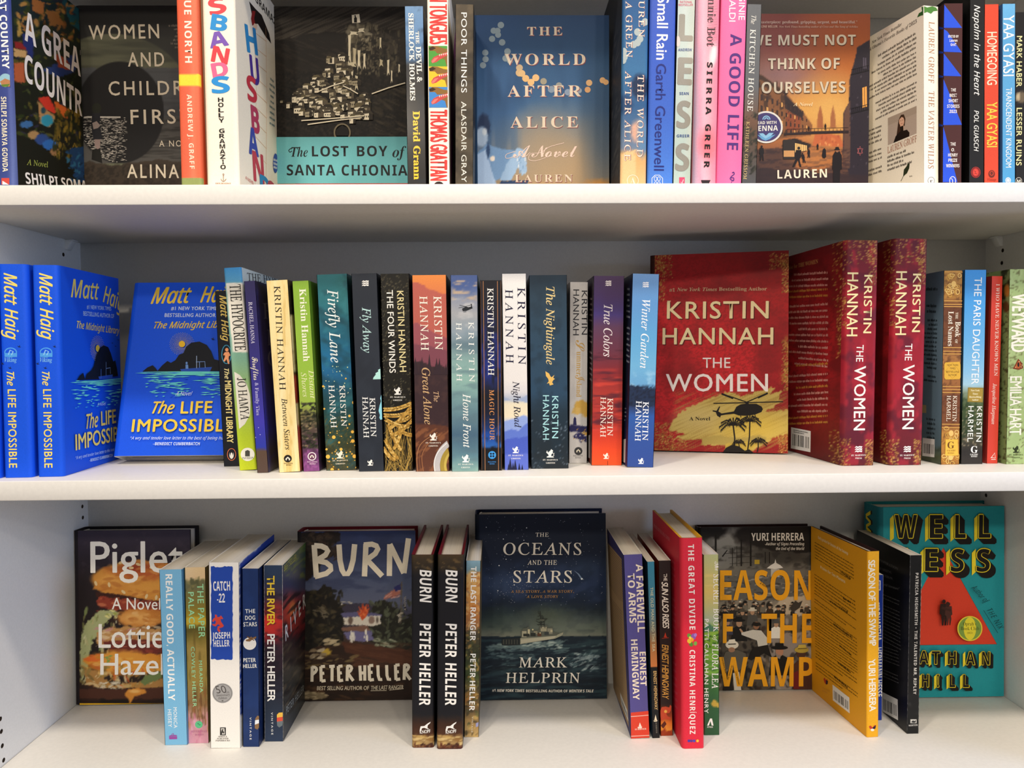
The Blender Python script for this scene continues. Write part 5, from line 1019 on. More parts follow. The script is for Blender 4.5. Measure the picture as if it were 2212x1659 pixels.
@art('nightroad', *M4)
def _(b, S, F, B):
    S.paint([G([(140, 'eceae6'), (900, 'e6e2de'), (985, 'd8d6d8'), (1030, 'b4bccc'), (1070, 'e6dcc0'), (1160, 'ecdfc0'), (1200, 'c8ccd8')]), PG([(60, 1010), (150, 1040), (200, 1030), (290, 1000), (290, 1060), (60, 1040)], '9cacca', 8, 20), PG([(90, 1195), (150, 1180), (200, 1165), (230, 1150), (260, 1158), (290, 1180), (290, 1600), (90, 1600)], '90a6de', 6, 24), PG([(90, 1270), (150, 1250), (200, 1262), (240, 1222), (290, 1190), (290, 1600), (90, 1600)], '5f78cc', 8, 24), PG([(90, 1330), (290, 1300), (290, 1600), (90, 1600)], '4a5fc0', 10, 30), PG([(90, 1440), (290, 1420), (290, 1600), (90, 1600)], '6a7cd4', 10, 30, a=.6)], 2.6)
    F.paint(['d8d4d0']); B.paint(['d8d4d0'])
    S.text('KRISTIN', 'R', '1c1a3a', 192, 236, 198, 790, 54, 1.5, off=.004); S.text('HANNAH', 'R', '1c1a3a', 104, 250, 110, 780, 54, 1.5, off=.004); S.text('Night Road', 'I', '1a1830', 158, 908, 172, 1240, 46, off=.006)
    for x, h in ((140, 90), (160, 60), (176, 80), (205, 56), (226, 46), (128, 50)): S.poly([(x-h*.16, 1548), (x, 1548-h), (x+h*.16, 1548)], '1c2040')
    griffin(S, 180, 1398, 50, 'f4f2f4'); S.text('ST. MARTIN’S', 'D', 'f0eef4', 126, 1444, 232, 1444, 10); S.text('GRIFFIN', 'D', 'f0eef4', 148, 1466, 214, 1466, 10)

@art('nightingale', *M4)
def _(b, S, F, B):
    S.paint([G([(150, '233644'), (600, '2a4458'), (1000, '2a465e'), (1150, '20303c'), (1540, '1e262c')], 'y', 40, 120), NZ(5, 5, '8090a0', .7, .78, .6, 3, box=(280, 1180, 570, 1540), feather=4), NZ(60, 60, '1e303e', .5, .75, .5, 6)], 3); F.paint(['16222c']); B.paint(['14202a'])
    S.text('The Nightingale', 'I', 'e8cc8a', 398, 230, 398, 788, 58, off=.008); b_ = 'e4b860'
    S.poly([(392, 836), (418, 852), (428, 872), (436, 880), (456, 862), (448, 884), (460, 890), (448, 900), (440, 915), (450, 930), (438, 934), (424, 938), (418, 920), (402, 926), (416, 908), (412, 890), (396, 870)], b_)
    S.text('KRISTIN', 'S', 'a8dce0', 440, 1014, 440, 1316, 44, 1.08, off=.006); S.text('HANNAH', 'S', 'a8dce0', 374, 1008, 374, 1326, 44, 1.08, off=.006)
    griffin(S, 428, 1424, 60, 'eeece4'); S.text('ST. MARTIN’S', 'D', 'e8e6de', 374, 1476, 480, 1476, 10); S.text('GRIFFIN', 'D', 'e8e6de', 396, 1498, 462, 1498, 10)

@art('summer', *M4)
def _(b, S, F, B):
    S.paint(['d2d0d0', NZ(60, 90, 'c4c2c4', .5, .7, .6), E(650, 1080, 50, 32, 'd4aa50', .3, 14, 20), E(620, 1120, 34, 26, 'dcb868', .3, 12, 20), E(680, 1110, 40, 50, 'd4aa50', .3, 14, 20), PG([(560, 1225), (600, 1218), (640, 1228), (700, 1230), (700, 1270), (650, 1276), (600, 1270), (560, 1268)], '2a2a5c', 8, 14), E(660, 1300, 40, 30, 'cfa040', .3, 16, 16), PG([(600, 1290), (640, 1275), (690, 1300), (690, 1350), (640, 1340), (610, 1310)], '2c2c60', 14, 14), PG([(590, 1300), (610, 1290), (615, 1315), (596, 1318)], '2c2c60', 4), DAB(14, (590, 1250, 690, 1340), (5, 12), ('e8e6e4', 'd4aa50'), 3)], 2.2)
    F.paint(['b8b6b6']); B.paint(['b8b6b6'])
    S.poly([(590, 1222), (594, 1180), (612, 1180), (616, 1222)], '2c2c5c'); S.poly([(592, 1180), (603, 1160), (615, 1180)], '2c2c5c')
    S.text('KRISTIN', 'S', '2a2a34', 652, 258, 652, 574, 40, 1.02, off=.004); S.text('HANNAH', 'S', '2a2a34', 592, 250, 590, 578, 42, 1.02, off=.004)
    S.text('S', 'K', 'c8a058', 610, 612, 606, 690, 66); S.text('ummer', 'D', 'c4a468', 616, 694, 614, 866, 40); S.text('I', 'K', 'c8a058', 606, 864, 606, 908, 66); S.text('sland', 'D', 'c4a468', 616, 902, 614, 1020, 36)
    S.ell(628, 1408, 29, 29, '3a3a3e'); house(S, 628, 1406, 24, '3a3a3e', 1.05); S.text('BALLANTINE', 'D', '6a6a6e', 592, 1446, 660, 1446, 9); S.text('BOOKS', 'D', '6a6a6e', 606, 1460, 646, 1460, 9)

@art('truecolors', *M4)
def _(b, S, F, B):
    S.paint([G([(157, '4a3358'), (300, '4c3468'), (430, '4a3a80'), (520, '5c3a58'), (700, '6c3448'), (850, '8c2c34'), (1000, 'b03a34'), (1150, '9c3030'), (1280, 'cc3c2c'), (1400, 'e84c28'), (1515, 'e85426')], 'y', 12, 60), NZ(160, 14, 'd8483c', .52, .68, .8, 3, box=(690, 800, 980, 1300), feather=60), NZ(160, 16, '4a2234', .52, .68, .8, 8, box=(690, 640, 980, 1260), feather=60)], 3)
    B.paint([G([(157, '2a1c30'), (700, '2c1620'), (1100, '4a1c1c'), (1515, '6a2a1c')])], 8); F.paint(['5a2434'])
    B.body((700, 300), (728, 300), (700, 900), 16, 'b8a0a8', .3, 3, 'r', (5, 9)); B.poly([(698, 1296), (712, 1292), (710, 1460), (698, 1452)], 'e8e4e0')
    waves(S, 843, 206, 46, 40, 'ece4e8'); S.text('True Colors', 'I', 'f0e8ee', 812, 358, 808, 732, 60, off=.006); S.text('KRISTIN', 'R', 'f4e6dc', 838, 1028, 836, 1300, 38, off=.01); S.text('HANNAH', 'R', 'f4e6dc', 788, 1020, 786, 1308, 38, off=.01); griffin(S, 828, 1442, 44, 'f6ece4'); S.line([(838, 1478), (838, 1514)], 3, '4a1a10')

@art('winter', *M4)
def _(b, S, F, B):
    S.paint([G([(143, '6f9acc'), (350, '5f94cc'), (600, '5fa4d4'), (800, '6fb0d8'), (930, '6aa4d0'), (980, '4a78a4'), (1080, '2c3c64'), (1160, '2f5aa4'), (1300, '34539c'), (1528, '2f4a90')], 'y', 14, 50), NZ(60, 50, '9fcde8', .52, .68, .7, 4, box=(960, 820, 1220, 980), feather=40), PG([(960, 960), (1000, 930), (1080, 950), (1150, 970), (1215, 965), (1215, 1090), (960, 1090)], '22304c', 22, 14), NZ(14, 14, '1a2236', .5, .6, .8, 5, box=(960, 930, 1220, 1090))], 2.4)
    B.paint([G([(143, '242c44'), (900, '1c2238'), (1100, '18203c'), (1528, '1c2c58')])], 8); F.paint(['3a5a90'])
    B.body((974, 230), (1002, 230), (970, 780), 14, 'b8c0d4', .3, 3, 'c', (6,)); B.body((958, 1090), (972, 1090), (956, 1200), 4, 'a8b0c8', .3, 4); B.poly([(948, 1326), (968, 1320), (964, 1492), (946, 1484)], 'e8e6e2')
    waves(S, 1110, 216, 48, 40, 'f0f2f6'); S.text('Winter Garden', 'I', 'f0f4f8', 1086, 322, 1070, 814, 56, off=.006); S.text('KRISTIN', 'R', 'f0f2f6', 1092, 1054, 1086, 1332, 40, off=.01); S.text('HANNAH', 'R', 'f0f2f6', 1042, 1048, 1034, 1336, 40, off=.01); griffin(S, 1078, 1478, 44, 'f0f2f6')

def gilt(bx, seed): return DAB(420, bx, (2, 9), ('9a7830', 'b8923c', 'e4c468', '5c4418', 'c8a44c'), seed, .3, (0, 180), .6)
@art('women', *M5)
def _(b, S, F, B):
    S.paint([G([(150, '3a1a14'), (1500, '5a1c18')]), NZ(20, 30, '8a6a34', .58, .7, .6, 3)], 4)
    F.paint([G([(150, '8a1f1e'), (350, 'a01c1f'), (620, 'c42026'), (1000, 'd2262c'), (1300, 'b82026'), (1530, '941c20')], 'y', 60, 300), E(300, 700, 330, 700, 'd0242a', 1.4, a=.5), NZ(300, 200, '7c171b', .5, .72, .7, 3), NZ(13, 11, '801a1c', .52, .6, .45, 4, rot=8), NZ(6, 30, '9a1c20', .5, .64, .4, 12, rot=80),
        gilt((92, 150, 230, 320), 3), gilt((92, 150, 180, 480), 4), gilt((900, 150, 1036, 260), 5), gilt((985, 200, 1036, 420), 6), gilt((985, 760, 1036, 1050), 7), gilt((1000, 900, 1036, 1100), 8), gilt((105, 1320, 240, 1510), 9), gilt((105, 1400, 330, 1512), 10), gilt((960, 1380, 1030, 1530), 11), NZ(26, 26, 'b8923c', .58, .68, .6, 5, box=(80, 100, 230, 420), feather=60), NZ(26, 26, 'b8923c', .58, .68, .6, 5, box=(960, 700, 1060, 1120), feather=40), NZ(26, 26, 'a07c34', .58, .68, .6, 6, box=(60, 1290, 260, 1540), feather=50),
        # dry brush stroke in gold
        PG([(230, 1300), (330, 1215), (470, 1160), (620, 1100), (700, 1140), (900, 1075), (940, 1080), (900, 1120), (995, 1095), (960, 1150), (990, 1170), (870, 1245), (1040, 1225), (1030, 1385), (930, 1420), (860, 1470), (760, 1515), (590, 1525), (600, 1480), (420, 1470), (480, 1420), (320, 1440), (250, 1420), (330, 1395), (205, 1370)], 'c4ac5c', 14, 16), NZ(160, 5, 'a0823c', .5, .64, .6, 7, rot=-24, box=(230, 1090, 1040, 1520), feather=30), E(780, 1340, 200, 90, 'd8b848', 1.2, 8, a=.7), E(420, 1290, 150, 80, 'cdb878', 1.2, a=.6), PG([(430, 1420), (560, 1405), (700, 1425), (830, 1400), (880, 1420), (850, 1475), (440, 1470)], 'b09a50', 8, 30), PG([(600, 1460), (860, 1440), (760, 1515), (590, 1525)], 'c4a848', 6)], 2.2)
    k = '171210'; g = 'efdcaa'
    F.text('#1', 'D', 'cdb08a', 210, 414, 248, 414, 22); F.text('New York Times', 'J', 'cdb08a', 262, 412, 538, 410, 24); F.text('Bestselling Author', 'D', 'cdb08a', 552, 409, 882, 406, 24)
    for d, c, o in ((6, '5a1412', .02), (0, g, .014)): F.text('KRISTIN', 'S', c, 194+d, 600+d, 892+d, 598+d, 116, 1.1, off=o); F.text('HANNAH', 'S', c, 164+d, 777+d, 924+d, 777+d, 112, 1.1, off=o)
    for x in (194, 214): F.poly([(194, 478), (222, 478), (216, 484), (198, 484)], g)
    F.text('THE', 'S', 'f2e4e0', 440, 940, 630, 940, 70, 1.05, off=.006); F.text('WOMEN', 'S', 'f4e8e2', 188, 1100, 888, 1102, 118, 1.08, off=.014)
    F.text('A Novel', 'D', '2a2014', 348, 1302, 492, 1302, 24)
    F.poly([(540, 1270), (530, 1245), (508, 1240), (510, 1232), (535, 1236), (555, 1204), (560, 1208), (548, 1240), (570, 1254), (655, 1240), (672, 1208), (700, 1192), (735, 1186), (742, 1172), (752, 1172), (758, 1188), (810, 1188), (845, 1206), (855, 1224), (845, 1244), (800, 1262), (740, 1270), (690, 1268), (655, 1256), (600, 1262), (566, 1268), (560, 1282)], k)
    for p in ([(514, 1185), (740, 1180), (994, 1173)], [(570, 1118), (650, 1144), (742, 1176)], [(745, 1176), (820, 1142), (888, 1112)]): F.line(p, 7, k)
    F.line([(570, 1118), (650, 1150)], 12, k); F.line([(820, 1146), (888, 1114)], 12, k)
    for x in (700, 800): F.line([(x, 1262), (x+4, 1282)], 5, k)
    rng = random.Random(2)
    def palm(x, y, bx, by, r):
        F.line([(x, y), ((x+bx)/2+r*.08, (y+by)/2), (bx, by)], r*.11, k)
        for a in (-175, -150, -120, -90, -62, -35, -8, 15, 165):
            a = math.radians(a); L = r*rng.uniform(.85, 1.1); ex, ey_ = x+L*cs(a), y+L*sn(a)*.75; mx, my = x+L*.55*cs(a), y+L*.6*sn(a)*.8-r*.16; ey_ += r*.2
            F.line([(x, y), (mx, my), (ex, ey_)], r*.09, k)
            for t in np.linspace(.25, 1, 7): px, py = (x+(mx-x)*t*2, y+(my-y)*t*2) if t < .5 else (mx+(ex-mx)*(t-.5)*2, my+(ey_-my)*(t-.5)*2); F.poly([(px-r*.05, py-r*.02), (px+r*.06, py-r*.03), (px+r*.02*cs(a), py+r*.22)], k)
    palm(650, 1335, 658, 1510, 86); palm(765, 1308, 748, 1520, 70); palm(688, 1458, 694, 1520, 46); palm(822, 1452, 815, 1520, 58)
    F.poly([(580, 1525), (600, 1490), (640, 1470), (690, 1480), (730, 1510), (760, 1500), (790, 1525)], k)

def women_spine(S, dx, dy):
    S.paint([G([(100, '5a1a22'), (350, '7c1c2a'), (700, '8e1c28'), (1050, 'a42030'), (1300, '80202c'), (1620, '5c1c24')], 'y', 80, 160), NZ(70, 90, '5a1a2c', .48, .68, .7, 4), NZ(50, 80, 'b82838', .55, .72, .6, 6), gilt((345+dx, 110, 600+dx, 280), 4), gilt((545+dx, 110, 600+dx, 420), 5), gilt((300+dx, 1440, 420+dx, 1620), 6), gilt((330+dx, 300, 395+dx, 700), 8), gilt((520+dx, 1440, 580+dx, 1620), 9)], 2.4)
    q = lambda x: x+dx; g = 'f0e0a8'; w = 'f6f0ea'
    S.text('KRISTIN', 'S', g, q(514), 350+dy, q(506), 736+dy, 52, 1.02, off=.014); S.text('HANNAH', 'S', g, q(402), 334+dy, q(396), 756+dy, 70, 1.02, off=.012); S.text('THE', 'S', w, q(462), 814+dy, q(458), 925+dy, 46, 1.02, off=.012); S.text('WOMEN', 'S', w, q(448), 955+dy, q(442), 1380+dy, 74, 1.02, off=.016)
    waves(S, q(474), 1506, 52, 42, w); S.text('ST. MARTIN’S', 'D', w, q(426), 1552, q(520), 1550, 10); S.text('PRESS', 'D', w, q(452), 1570, q(496), 1570, 9)
WB = lambda: [G([(100, '6a1618'), (500, '9c1a1e'), (900, 'a81c20'), (1300, '8a181c'), (1600, '5c1616')], 'y', 60, 200), NZ(120, 160, '5e1214', .5, .72, .7, 3), NZ(14, 12, '6a1418', .54, .62, .5, 4)]
@art('women1', *M6)
def _(b, S, F, B):
    women_spine(S, 0, 0); F.paint(['6a1820']); B.paint(WB()+[gilt((300, 120, 400, 560), 3), gilt((330, 500, 390, 900), 5), gilt((280, 1380, 390, 1600), 4)], 2.6)
    B.text('Praise for THE WOMEN', 'D', 'c08a50', -10, 318, 206, 272, 26); c = 'd89a8a'; y_ = 'cc8a3c'
    for (y, n, cc, g) in ((318, 3, c, ()), (428, 2, y_, ()), (528, 11, c, ()), (922, 1, y_, ()), (990, 2, c, ()), (1070, 1, y_, ()), (1112, 4, c, ()), (1268, 2, y_, ())):
        B.body((-60, y+22), (274, y-4), (-60, y+22+n*36), n, cc, .3, n, 'r')
    B.barcode((28, 1360), (158, 1386), (26, 1500)); B.body((45, 1374), (140, 1392), (45, 1398), 2, '1c1c1c', .4)
@art('women2', *M6)
def _(b, S, F, B): women_spine(S, 323, -8); F.paint(['6a1820']); B.paint(WB()+[gilt((640, 110, 730, 560), 3), gilt((620, 1380, 700, 1600), 4)], 2.6)

@art('names', *M7)
def _(b, S, F, B):
    S.paint(['8a5a36', G([(320, 'b08040'), (500, 'a87838'), (560, '6a4028'), (830, '7a4a2c'), (900, 'a87440'), (1100, '9a6438'), (1160, '74452c'), (1340, '7a4a2c'), (1400, 'b8823c'), (1610, 'a87434')], 'y', 12, 30), NZ(16, 16, '4a2c1c', .54, .68, .5, 3)], 2.4)
    B.paint([G([(320, '54687a'), (700, '6f8a9c'), (1300, '6a8494'), (1480, '5a7078'), (1560, '50583c'), (1600, '4a5240')]), NZ(40, 20, '3c4434', .5, .65, .6, 4, box=(90, 1480, 240, 1620))], 4); F.paint(['6a4a30'])
    rng = random.Random(3)
    for (yc, n) in ((410, 16), (1400, 8), (1560, 10)):
        for k in range(n): S.ring(308+rng.uniform(-46, 46)-(yc-400)*.018, yc+rng.uniform(-60, 70)*(.6 if n < 16 else 1), rng.uniform(8, 18), rng.uniform(8, 18), 4, rng.choice(('e0b860', 'd0a048', 'f0cc7c')), 14)
        S.ell(308-(yc-400)*.018, yc, 16, 20, 'e8c070', 14)
    for y in (330, 522, 545, 560, 832, 856, 874, 1090, 1110, 1130, 1340, 1362): S.line([(246-(y-330)*.017, y), (372-(y-330)*.025, y+1)], 5, 'dca858')
    S.text('THE', 'D', 'f0e2c8', 320, 598, 318, 642, 16); S.text('Book', 'D', 'f2e8d4', 318, 660, 316, 762, 34); S.text('OF', 'D', 'f0e2c8', 316, 778, 316, 804, 16); S.text('Lost Names', 'D', 'f2e8d4', 272, 592, 268, 822, 34)
    S.poly([(252, 930), (345, 926), (352, 944), (352, 1030), (344, 1042), (252, 1044), (244, 1030), (244, 944)], 'e0b040'); S.ring(298, 986, 46, 52, 2, 'b88428', 4)
    for t, x0, x1, y in (('NEW YORK', 262, 338, 954), ('TIMES', 280, 318, 976), ('BESTSELLING', 256, 342, 998), ('AUTHOR', 270, 326, 1020)): S.text(t, 'S', '4a3018', x0, y, x1, y, 12)
    S.text('KRISTIN', 'R', 'f2e6d0', 302, 1150, 298, 1322, 26, off=.012); S.text('HARMEL', 'R', 'f2e6d0', 262, 1150, 258, 1320, 26, off=.012)
    S.poly([(252, 1440), (334, 1440), (336, 1548), (250, 1548)], 'e8b848'); S.text('G', 'D', '6a4418', 264, 1500, 310, 1500, 44); S.text('GALLERY', 'D', '6a4418', 262, 1520, 318, 1520, 11); S.text('BOOKS', 'D', '6a4418', 266, 1536, 308, 1536, 9)
    B.body((110, 430), (204, 430), (100, 610), 5, '1c2428', .4, 5, 'r', (1, 2)); B.body((100, 640), (200, 640), (96, 1060), 15, '1c2428', .4, 3, 'r', (12,)); B.body((96, 1290), (186, 1298), (96, 1440), 5, '1c2428', .4, 4, 'r'); B.poly([(98, 1210), (126, 1214), (126, 1266), (98, 1264)], 'b8a878'); B.barcode((102, 1430), (182, 1440), (100, 1550))

@art('paris', *M7)
def _(b, S, F, B):
    S.paint([G([(318, '4294e0'), (500, '4a9ce2'), (800, '6ab0e4'), (1000, '8cc2e6'), (1080, 'a4cce0'), (1130, '8a9a84'), (1220, '4a5a34'), (1320, '3c4a2c'), (1430, '4c4a38'), (1520, '2e2a26'), (1605, '35302c')], 'y', 12, 40), NZ(24, 24, '2a3a20', .5, .66, .7, 3, box=(340, 1130, 510, 1460)), NZ(14, 14, 'a89a7c', .62, .7, .6, 5, box=(340, 1200, 510, 1500))], 2.6); B.paint([G([(318, '2a68a8'), (1100, '4a7898'), (1300, '24301c'), (1600, '1e1c1a')])], 8); F.paint(['3a7ab8'])
    S.text('THE PARIS DAUGHTER', 'S', 'eef4f8', 446, 366, 424, 1076, 48, 1.02, off=.004)
    S.poly([(402, 1096), (505, 1098), (500, 1196), (398, 1192)], '8f7a34'); S.poly([(408, 1102), (499, 1104), (495, 1190), (404, 1186)], 'a88e3c')
    for t, y in (('New York', 1122), ('Times', 1144), ('Bestselling', 1165), ('Author', 1184)): w_ = len(t)*3.6; S.text(t, 'D', 'f4ecc8', 450-w_, y, 450+w_, y, 12)
    S.text('KRISTIN', 'S', 'eef0ea', 462, 1222, 456, 1456, 34, 1.06, off=.006); S.text('HARMEL', 'S', 'eef0ea', 404, 1220, 398, 1456, 36, 1.06, off=.006); S.text('G', 'D', 'f4f4f0', 420, 1530, 466, 1530, 44); S.text('GALLERY', 'D', 'f0f0ec', 416, 1546, 468, 1546, 10); S.text('BOOKS', 'D', 'f0f0ec', 422, 1558, 462, 1558, 9)

@art('whohave', *M7)
def _(b, S, F, B):
    S.paint(['d04434']); B.paint(['a8301f']); F.paint(['c83a2e'])
    S.text('I WHO HAVE NEVER KNOWN MEN', 'R', 'f4e4dc', 590, 410, 576, 1020, 22, off=.01); S.text('Jacqueline Harpman', 'I', 'f4e0d4', 568, 1070, 558, 1340, 24, off=.008); S.line([(558, 1560), (580, 1530), (584, 1564), (552, 1562)], 4, 'f4e4dc'); S.line([(556, 1574), (586, 1574)], 4, 'f4e4dc')

@art('weyward', *M7)
def _(b, S, F, B):
    S.paint(['a2ba7e', NZ(26, 40, 'b4c890', .5, .7, .6, 3), NZ(20, 14, '5c5a34', .64, .7, .7, 8)], 3); B.paint(['7c9058', NZ(14, 16, '3a3a20', .6, .66, .8, 4), NZ(40, 40, '2a2c14', .5, .6, .9, 6, box=(600, 280, 720, 520), feather=10), E(660, 455, 20, 40, 'b87a30', .3), E(655, 560, 22, 40, '5a3a1c', .3, 5)], 2.6); F.paint(['98b070'])
    S.text('WEYWARD', 'S', 'f4f2e6', 698, 476, 690, 860, 96, .95, off=.03); S.text('EMILIA HART', 'S', 'f2f0e4', 682, 1024, 678, 1412, 76, .95, off=.014)
    S.poly([(700, 972), (735, 905), (764, 938), (768, 968), (738, 980)], '7a3a1c'); S.poly([(712, 966), (736, 918), (752, 942), (744, 970)], 'b8602c'); S.ell(736, 945, 7, 16, '2a1a12', 12); S.dots([(718, 962, 3), (754, 960, 3), (742, 925, 3), (760, 948, 3)], 'f0d8a0')
    griffin(S, 722, 1506, 48, '2c3418'); S.text('ST. MARTIN’S', 'D', '3a4420', 676, 1548, 766, 1548, 10); S.text('GRIFFIN', 'D', '3a4420', 694, 1566, 748, 1566, 9)
# ---- bottom shelf
@art('piglet', *B1)
def _(b, S, F, B):
    S.paint(['1c171c']); B.paint(['26222a'])
    F.paint([G([(280, '3c3444'), (420, '2e2733'), (560, '241c20'), (1000, '1e1614'), (1190, '2a1c16'), (1300, '16100e')], 'y', 20, 80), NZ(40, 40, '483c48', .55, .75, .5, 3, box=(460, 280, 1120, 560)), NZ(90, 30, '3a2018', .5, .7, .6, 5, box=(460, 1150, 1300, 1300)),
        # top bun
        E(830, 575, 300, 110, 'c88a3c', .12, 14, 40), PG([(540, 620), (548, 590), (620, 520), (700, 480), (800, 455), (960, 470), (1120, 540), (1140, 690), (880, 690), (760, 660), (640, 640)], 'c9873a', 10, 30), E(820, 520, 170, 45, 'a84a28', .8, 16, 30, a=.75), E(640, 575, 70, 40, 'dca04e', .8, 10, a=.8), E(880, 620, 140, 40, 'd89a44', .8, 12, a=.7), E(780, 500, 80, 24, '8e3420', .9, 10, a=.7), DAB(60, (560, 500, 1000, 660), (14, 44), ('d89848', 'bf7a32', 'e0aa5c', 'a65e28'), 3, .35, (-30, 20), .5),
        PG([(550, 640), (700, 655), (880, 690), (1100, 700), (1100, 720), (860, 705), (700, 690), (560, 670)], '3a1c14', 6),
        # patty, cheese, lettuce
        PG([(555, 690), (580, 665), (700, 680), (860, 690), (1100, 720), (1100, 770), (800, 760), (600, 735), (560, 715)], '8e3a28', 10, 24), DAB(40, (560, 675, 940, 760), (10, 30), ('b05a3c', '7a2a20', 'c87854', '5a1e18'), 4, .4, (-20, 20), .7), PG([(540, 760), (700, 745), (900, 780), (1100, 800), (1100, 840), (520, 820)], '2a1a14', 10),
        E(820, 790, 140, 55, 'c8843c', .3, 14, 26), E(780, 790, 70, 30, 'dea45a', .8, 8), E(900, 770, 60, 24, 'c07a34', .6, 8), DAB(30, (690, 745, 940, 850), (10, 34), ('d89a50', 'b8702e', 'e0b070'), 6, .4, (-20, 30), .6),
        PG([(468, 900), (480, 850), (520, 800), (570, 750), (640, 740), (690, 760), (640, 790), (600, 830), (590, 890), (540, 910), (520, 1000), (500, 1100), (470, 1170), (462, 1060)], 'a3a878', 14, 18), DAB(60, (470, 745, 680, 1180), (10, 34), ('c8c89a', '8a9a5c', 'b4a878', 'd8d4b0', '7a7a48'), 7, .3, (60, 140), .8), DAB(10, (610, 740, 690, 790), (10, 22), ('e0d890', '9aa04a'), 8, .3, (0, 60), .9),
        PG([(560, 880), (620, 850), (760, 840), (960, 860), (1100, 860), (1100, 960), (820, 950), (600, 960), (560, 930)], 'b98a52', 12, 20), DAB(60, (560, 840, 960, 960), (10, 40), ('d8b890', 'caa070', 'c08a8a', 'e0c8a0', 'a86a3c'), 9, .3, (-20, 20), .7),
        PG([(600, 930), (760, 915), (960, 925), (1100, 930), (1100, 990), (820, 1000), (640, 985)], '6a2a22', 8, 20), DAB(26, (620, 920, 940, 985), (10, 26), ('8a3a2c', '4a1a16', 'a85a44'), 10, .4, (-10, 10), .8),
        PG([(480, 1040), (560, 1000), (700, 990), (900, 1000), (1100, 1010), (1100, 1080), (860, 1110), (620, 1080), (500, 1060)], 'd0872c', 10, 24), E(700, 1050, 190, 70, 'd8943a', .5, 14, 30), DAB(50, (500, 1000, 940, 1130), (10, 36), ('e0a848', 'c4721e', 'e8b864', 'b8602a'), 11, .35, (-20, 40), .6), DAB(12, (500, 1005, 580, 1040), (16, 34), ('d86a2a',), 15, .3, (0, 10), .8),
        PG([(480, 1080), (560, 1100), (640, 1180), (840, 1150), (1100, 1130), (1100, 1190), (840, 1200), (620, 1200), (500, 1180)], 'a87c44', 14, 20), DAB(70, (470, 1070, 900, 1190), (10, 34), ('c8b078', '8c7a44', 'd8c498', '6a5a30', 'b8843c', 'd0602a'), 12, .3, (0, 180), .7), DAB(30, (560, 1160, 700, 1200), (10, 24), ('d8d0bc', 'c4b89c'), 13, .3, (-20, 30), .7), DAB(8, (610, 1010, 650, 1060), (8, 16), ('7a9a4c',), 16, .4), PG([(810, 1160), (850, 1120), (940, 1100), (940, 1140), (840, 1180)], '6a7a48', 8),
        PG([(458, 1200), (700, 1205), (1120, 1180), (1120, 1260), (460, 1260)], '4a2a1e', 8, 30), PG([(724, 1225), (740, 1205), (790, 1195), (840, 1205), (845, 1225), (800, 1240), (775, 1245), (765, 1270), (752, 1288), (745, 1260), (730, 1250)], 'd08a38', 4), E(780, 1215, 30, 10, 'e8b468', .6)], 2.2)
    for x, y, a in ((555, 590, 70), (632, 598, 80), (715, 640, 40), (848, 665, 110), (905, 672, 100), (800, 480, 20), (700, 470, -20), (880, 500, 10), (760, 500, 0)): F.ell(x, y, 15, 8, 'dcc08c', 12, a)
    F.poly([(455, 1284), (1125, 1296), (1125, 1308), (455, 1297)], 'e0ae28')
    w = 'f2efe8'
    F.text('Piglet', 'S', w, 526, 528, 1060, 524, 178, off=.012)
    F.text('A Novel', 'S', w, 648, 740, 928, 742, 66, 1.02, off=.006); F.text('Lottie', 'S', w, 572, 962, 950, 962, 136, .98, off=.01); F.text('Hazell', 'S', w, 582, 1118, 985, 1118, 120, .98, off=.01)

@art('really', *B2)
def _(b, S, F, B):
    S.paint(['7ab8dc']); B.paint(['6aa8d0']); F.paint(['5a94bc'])
    S.text('REALLY GOOD, ACTUALLY', 'B', 'f6f6f2', 88, 384, 108, 1255, 46); S.text('MONICA', 'S', 'f2f4f4', 142, 1302, 146, 1444, 24, 1.1, off=.012); S.text('HEISEY', 'S', 'f2f4f4', 104, 1316, 108, 1438, 24, 1.1, off=.012)
    c = '9a4a9c'; S.line([(112, 1500), (168, 1498)], 5, c); S.poly([(112, 1504), (168, 1503), (168, 1520), (114, 1522)], c); S.line([(130, 1496), (134, 1484), (142, 1482), (146, 1496)], 4, c); S.line([(118, 1496), (164, 1494)], 4, c)

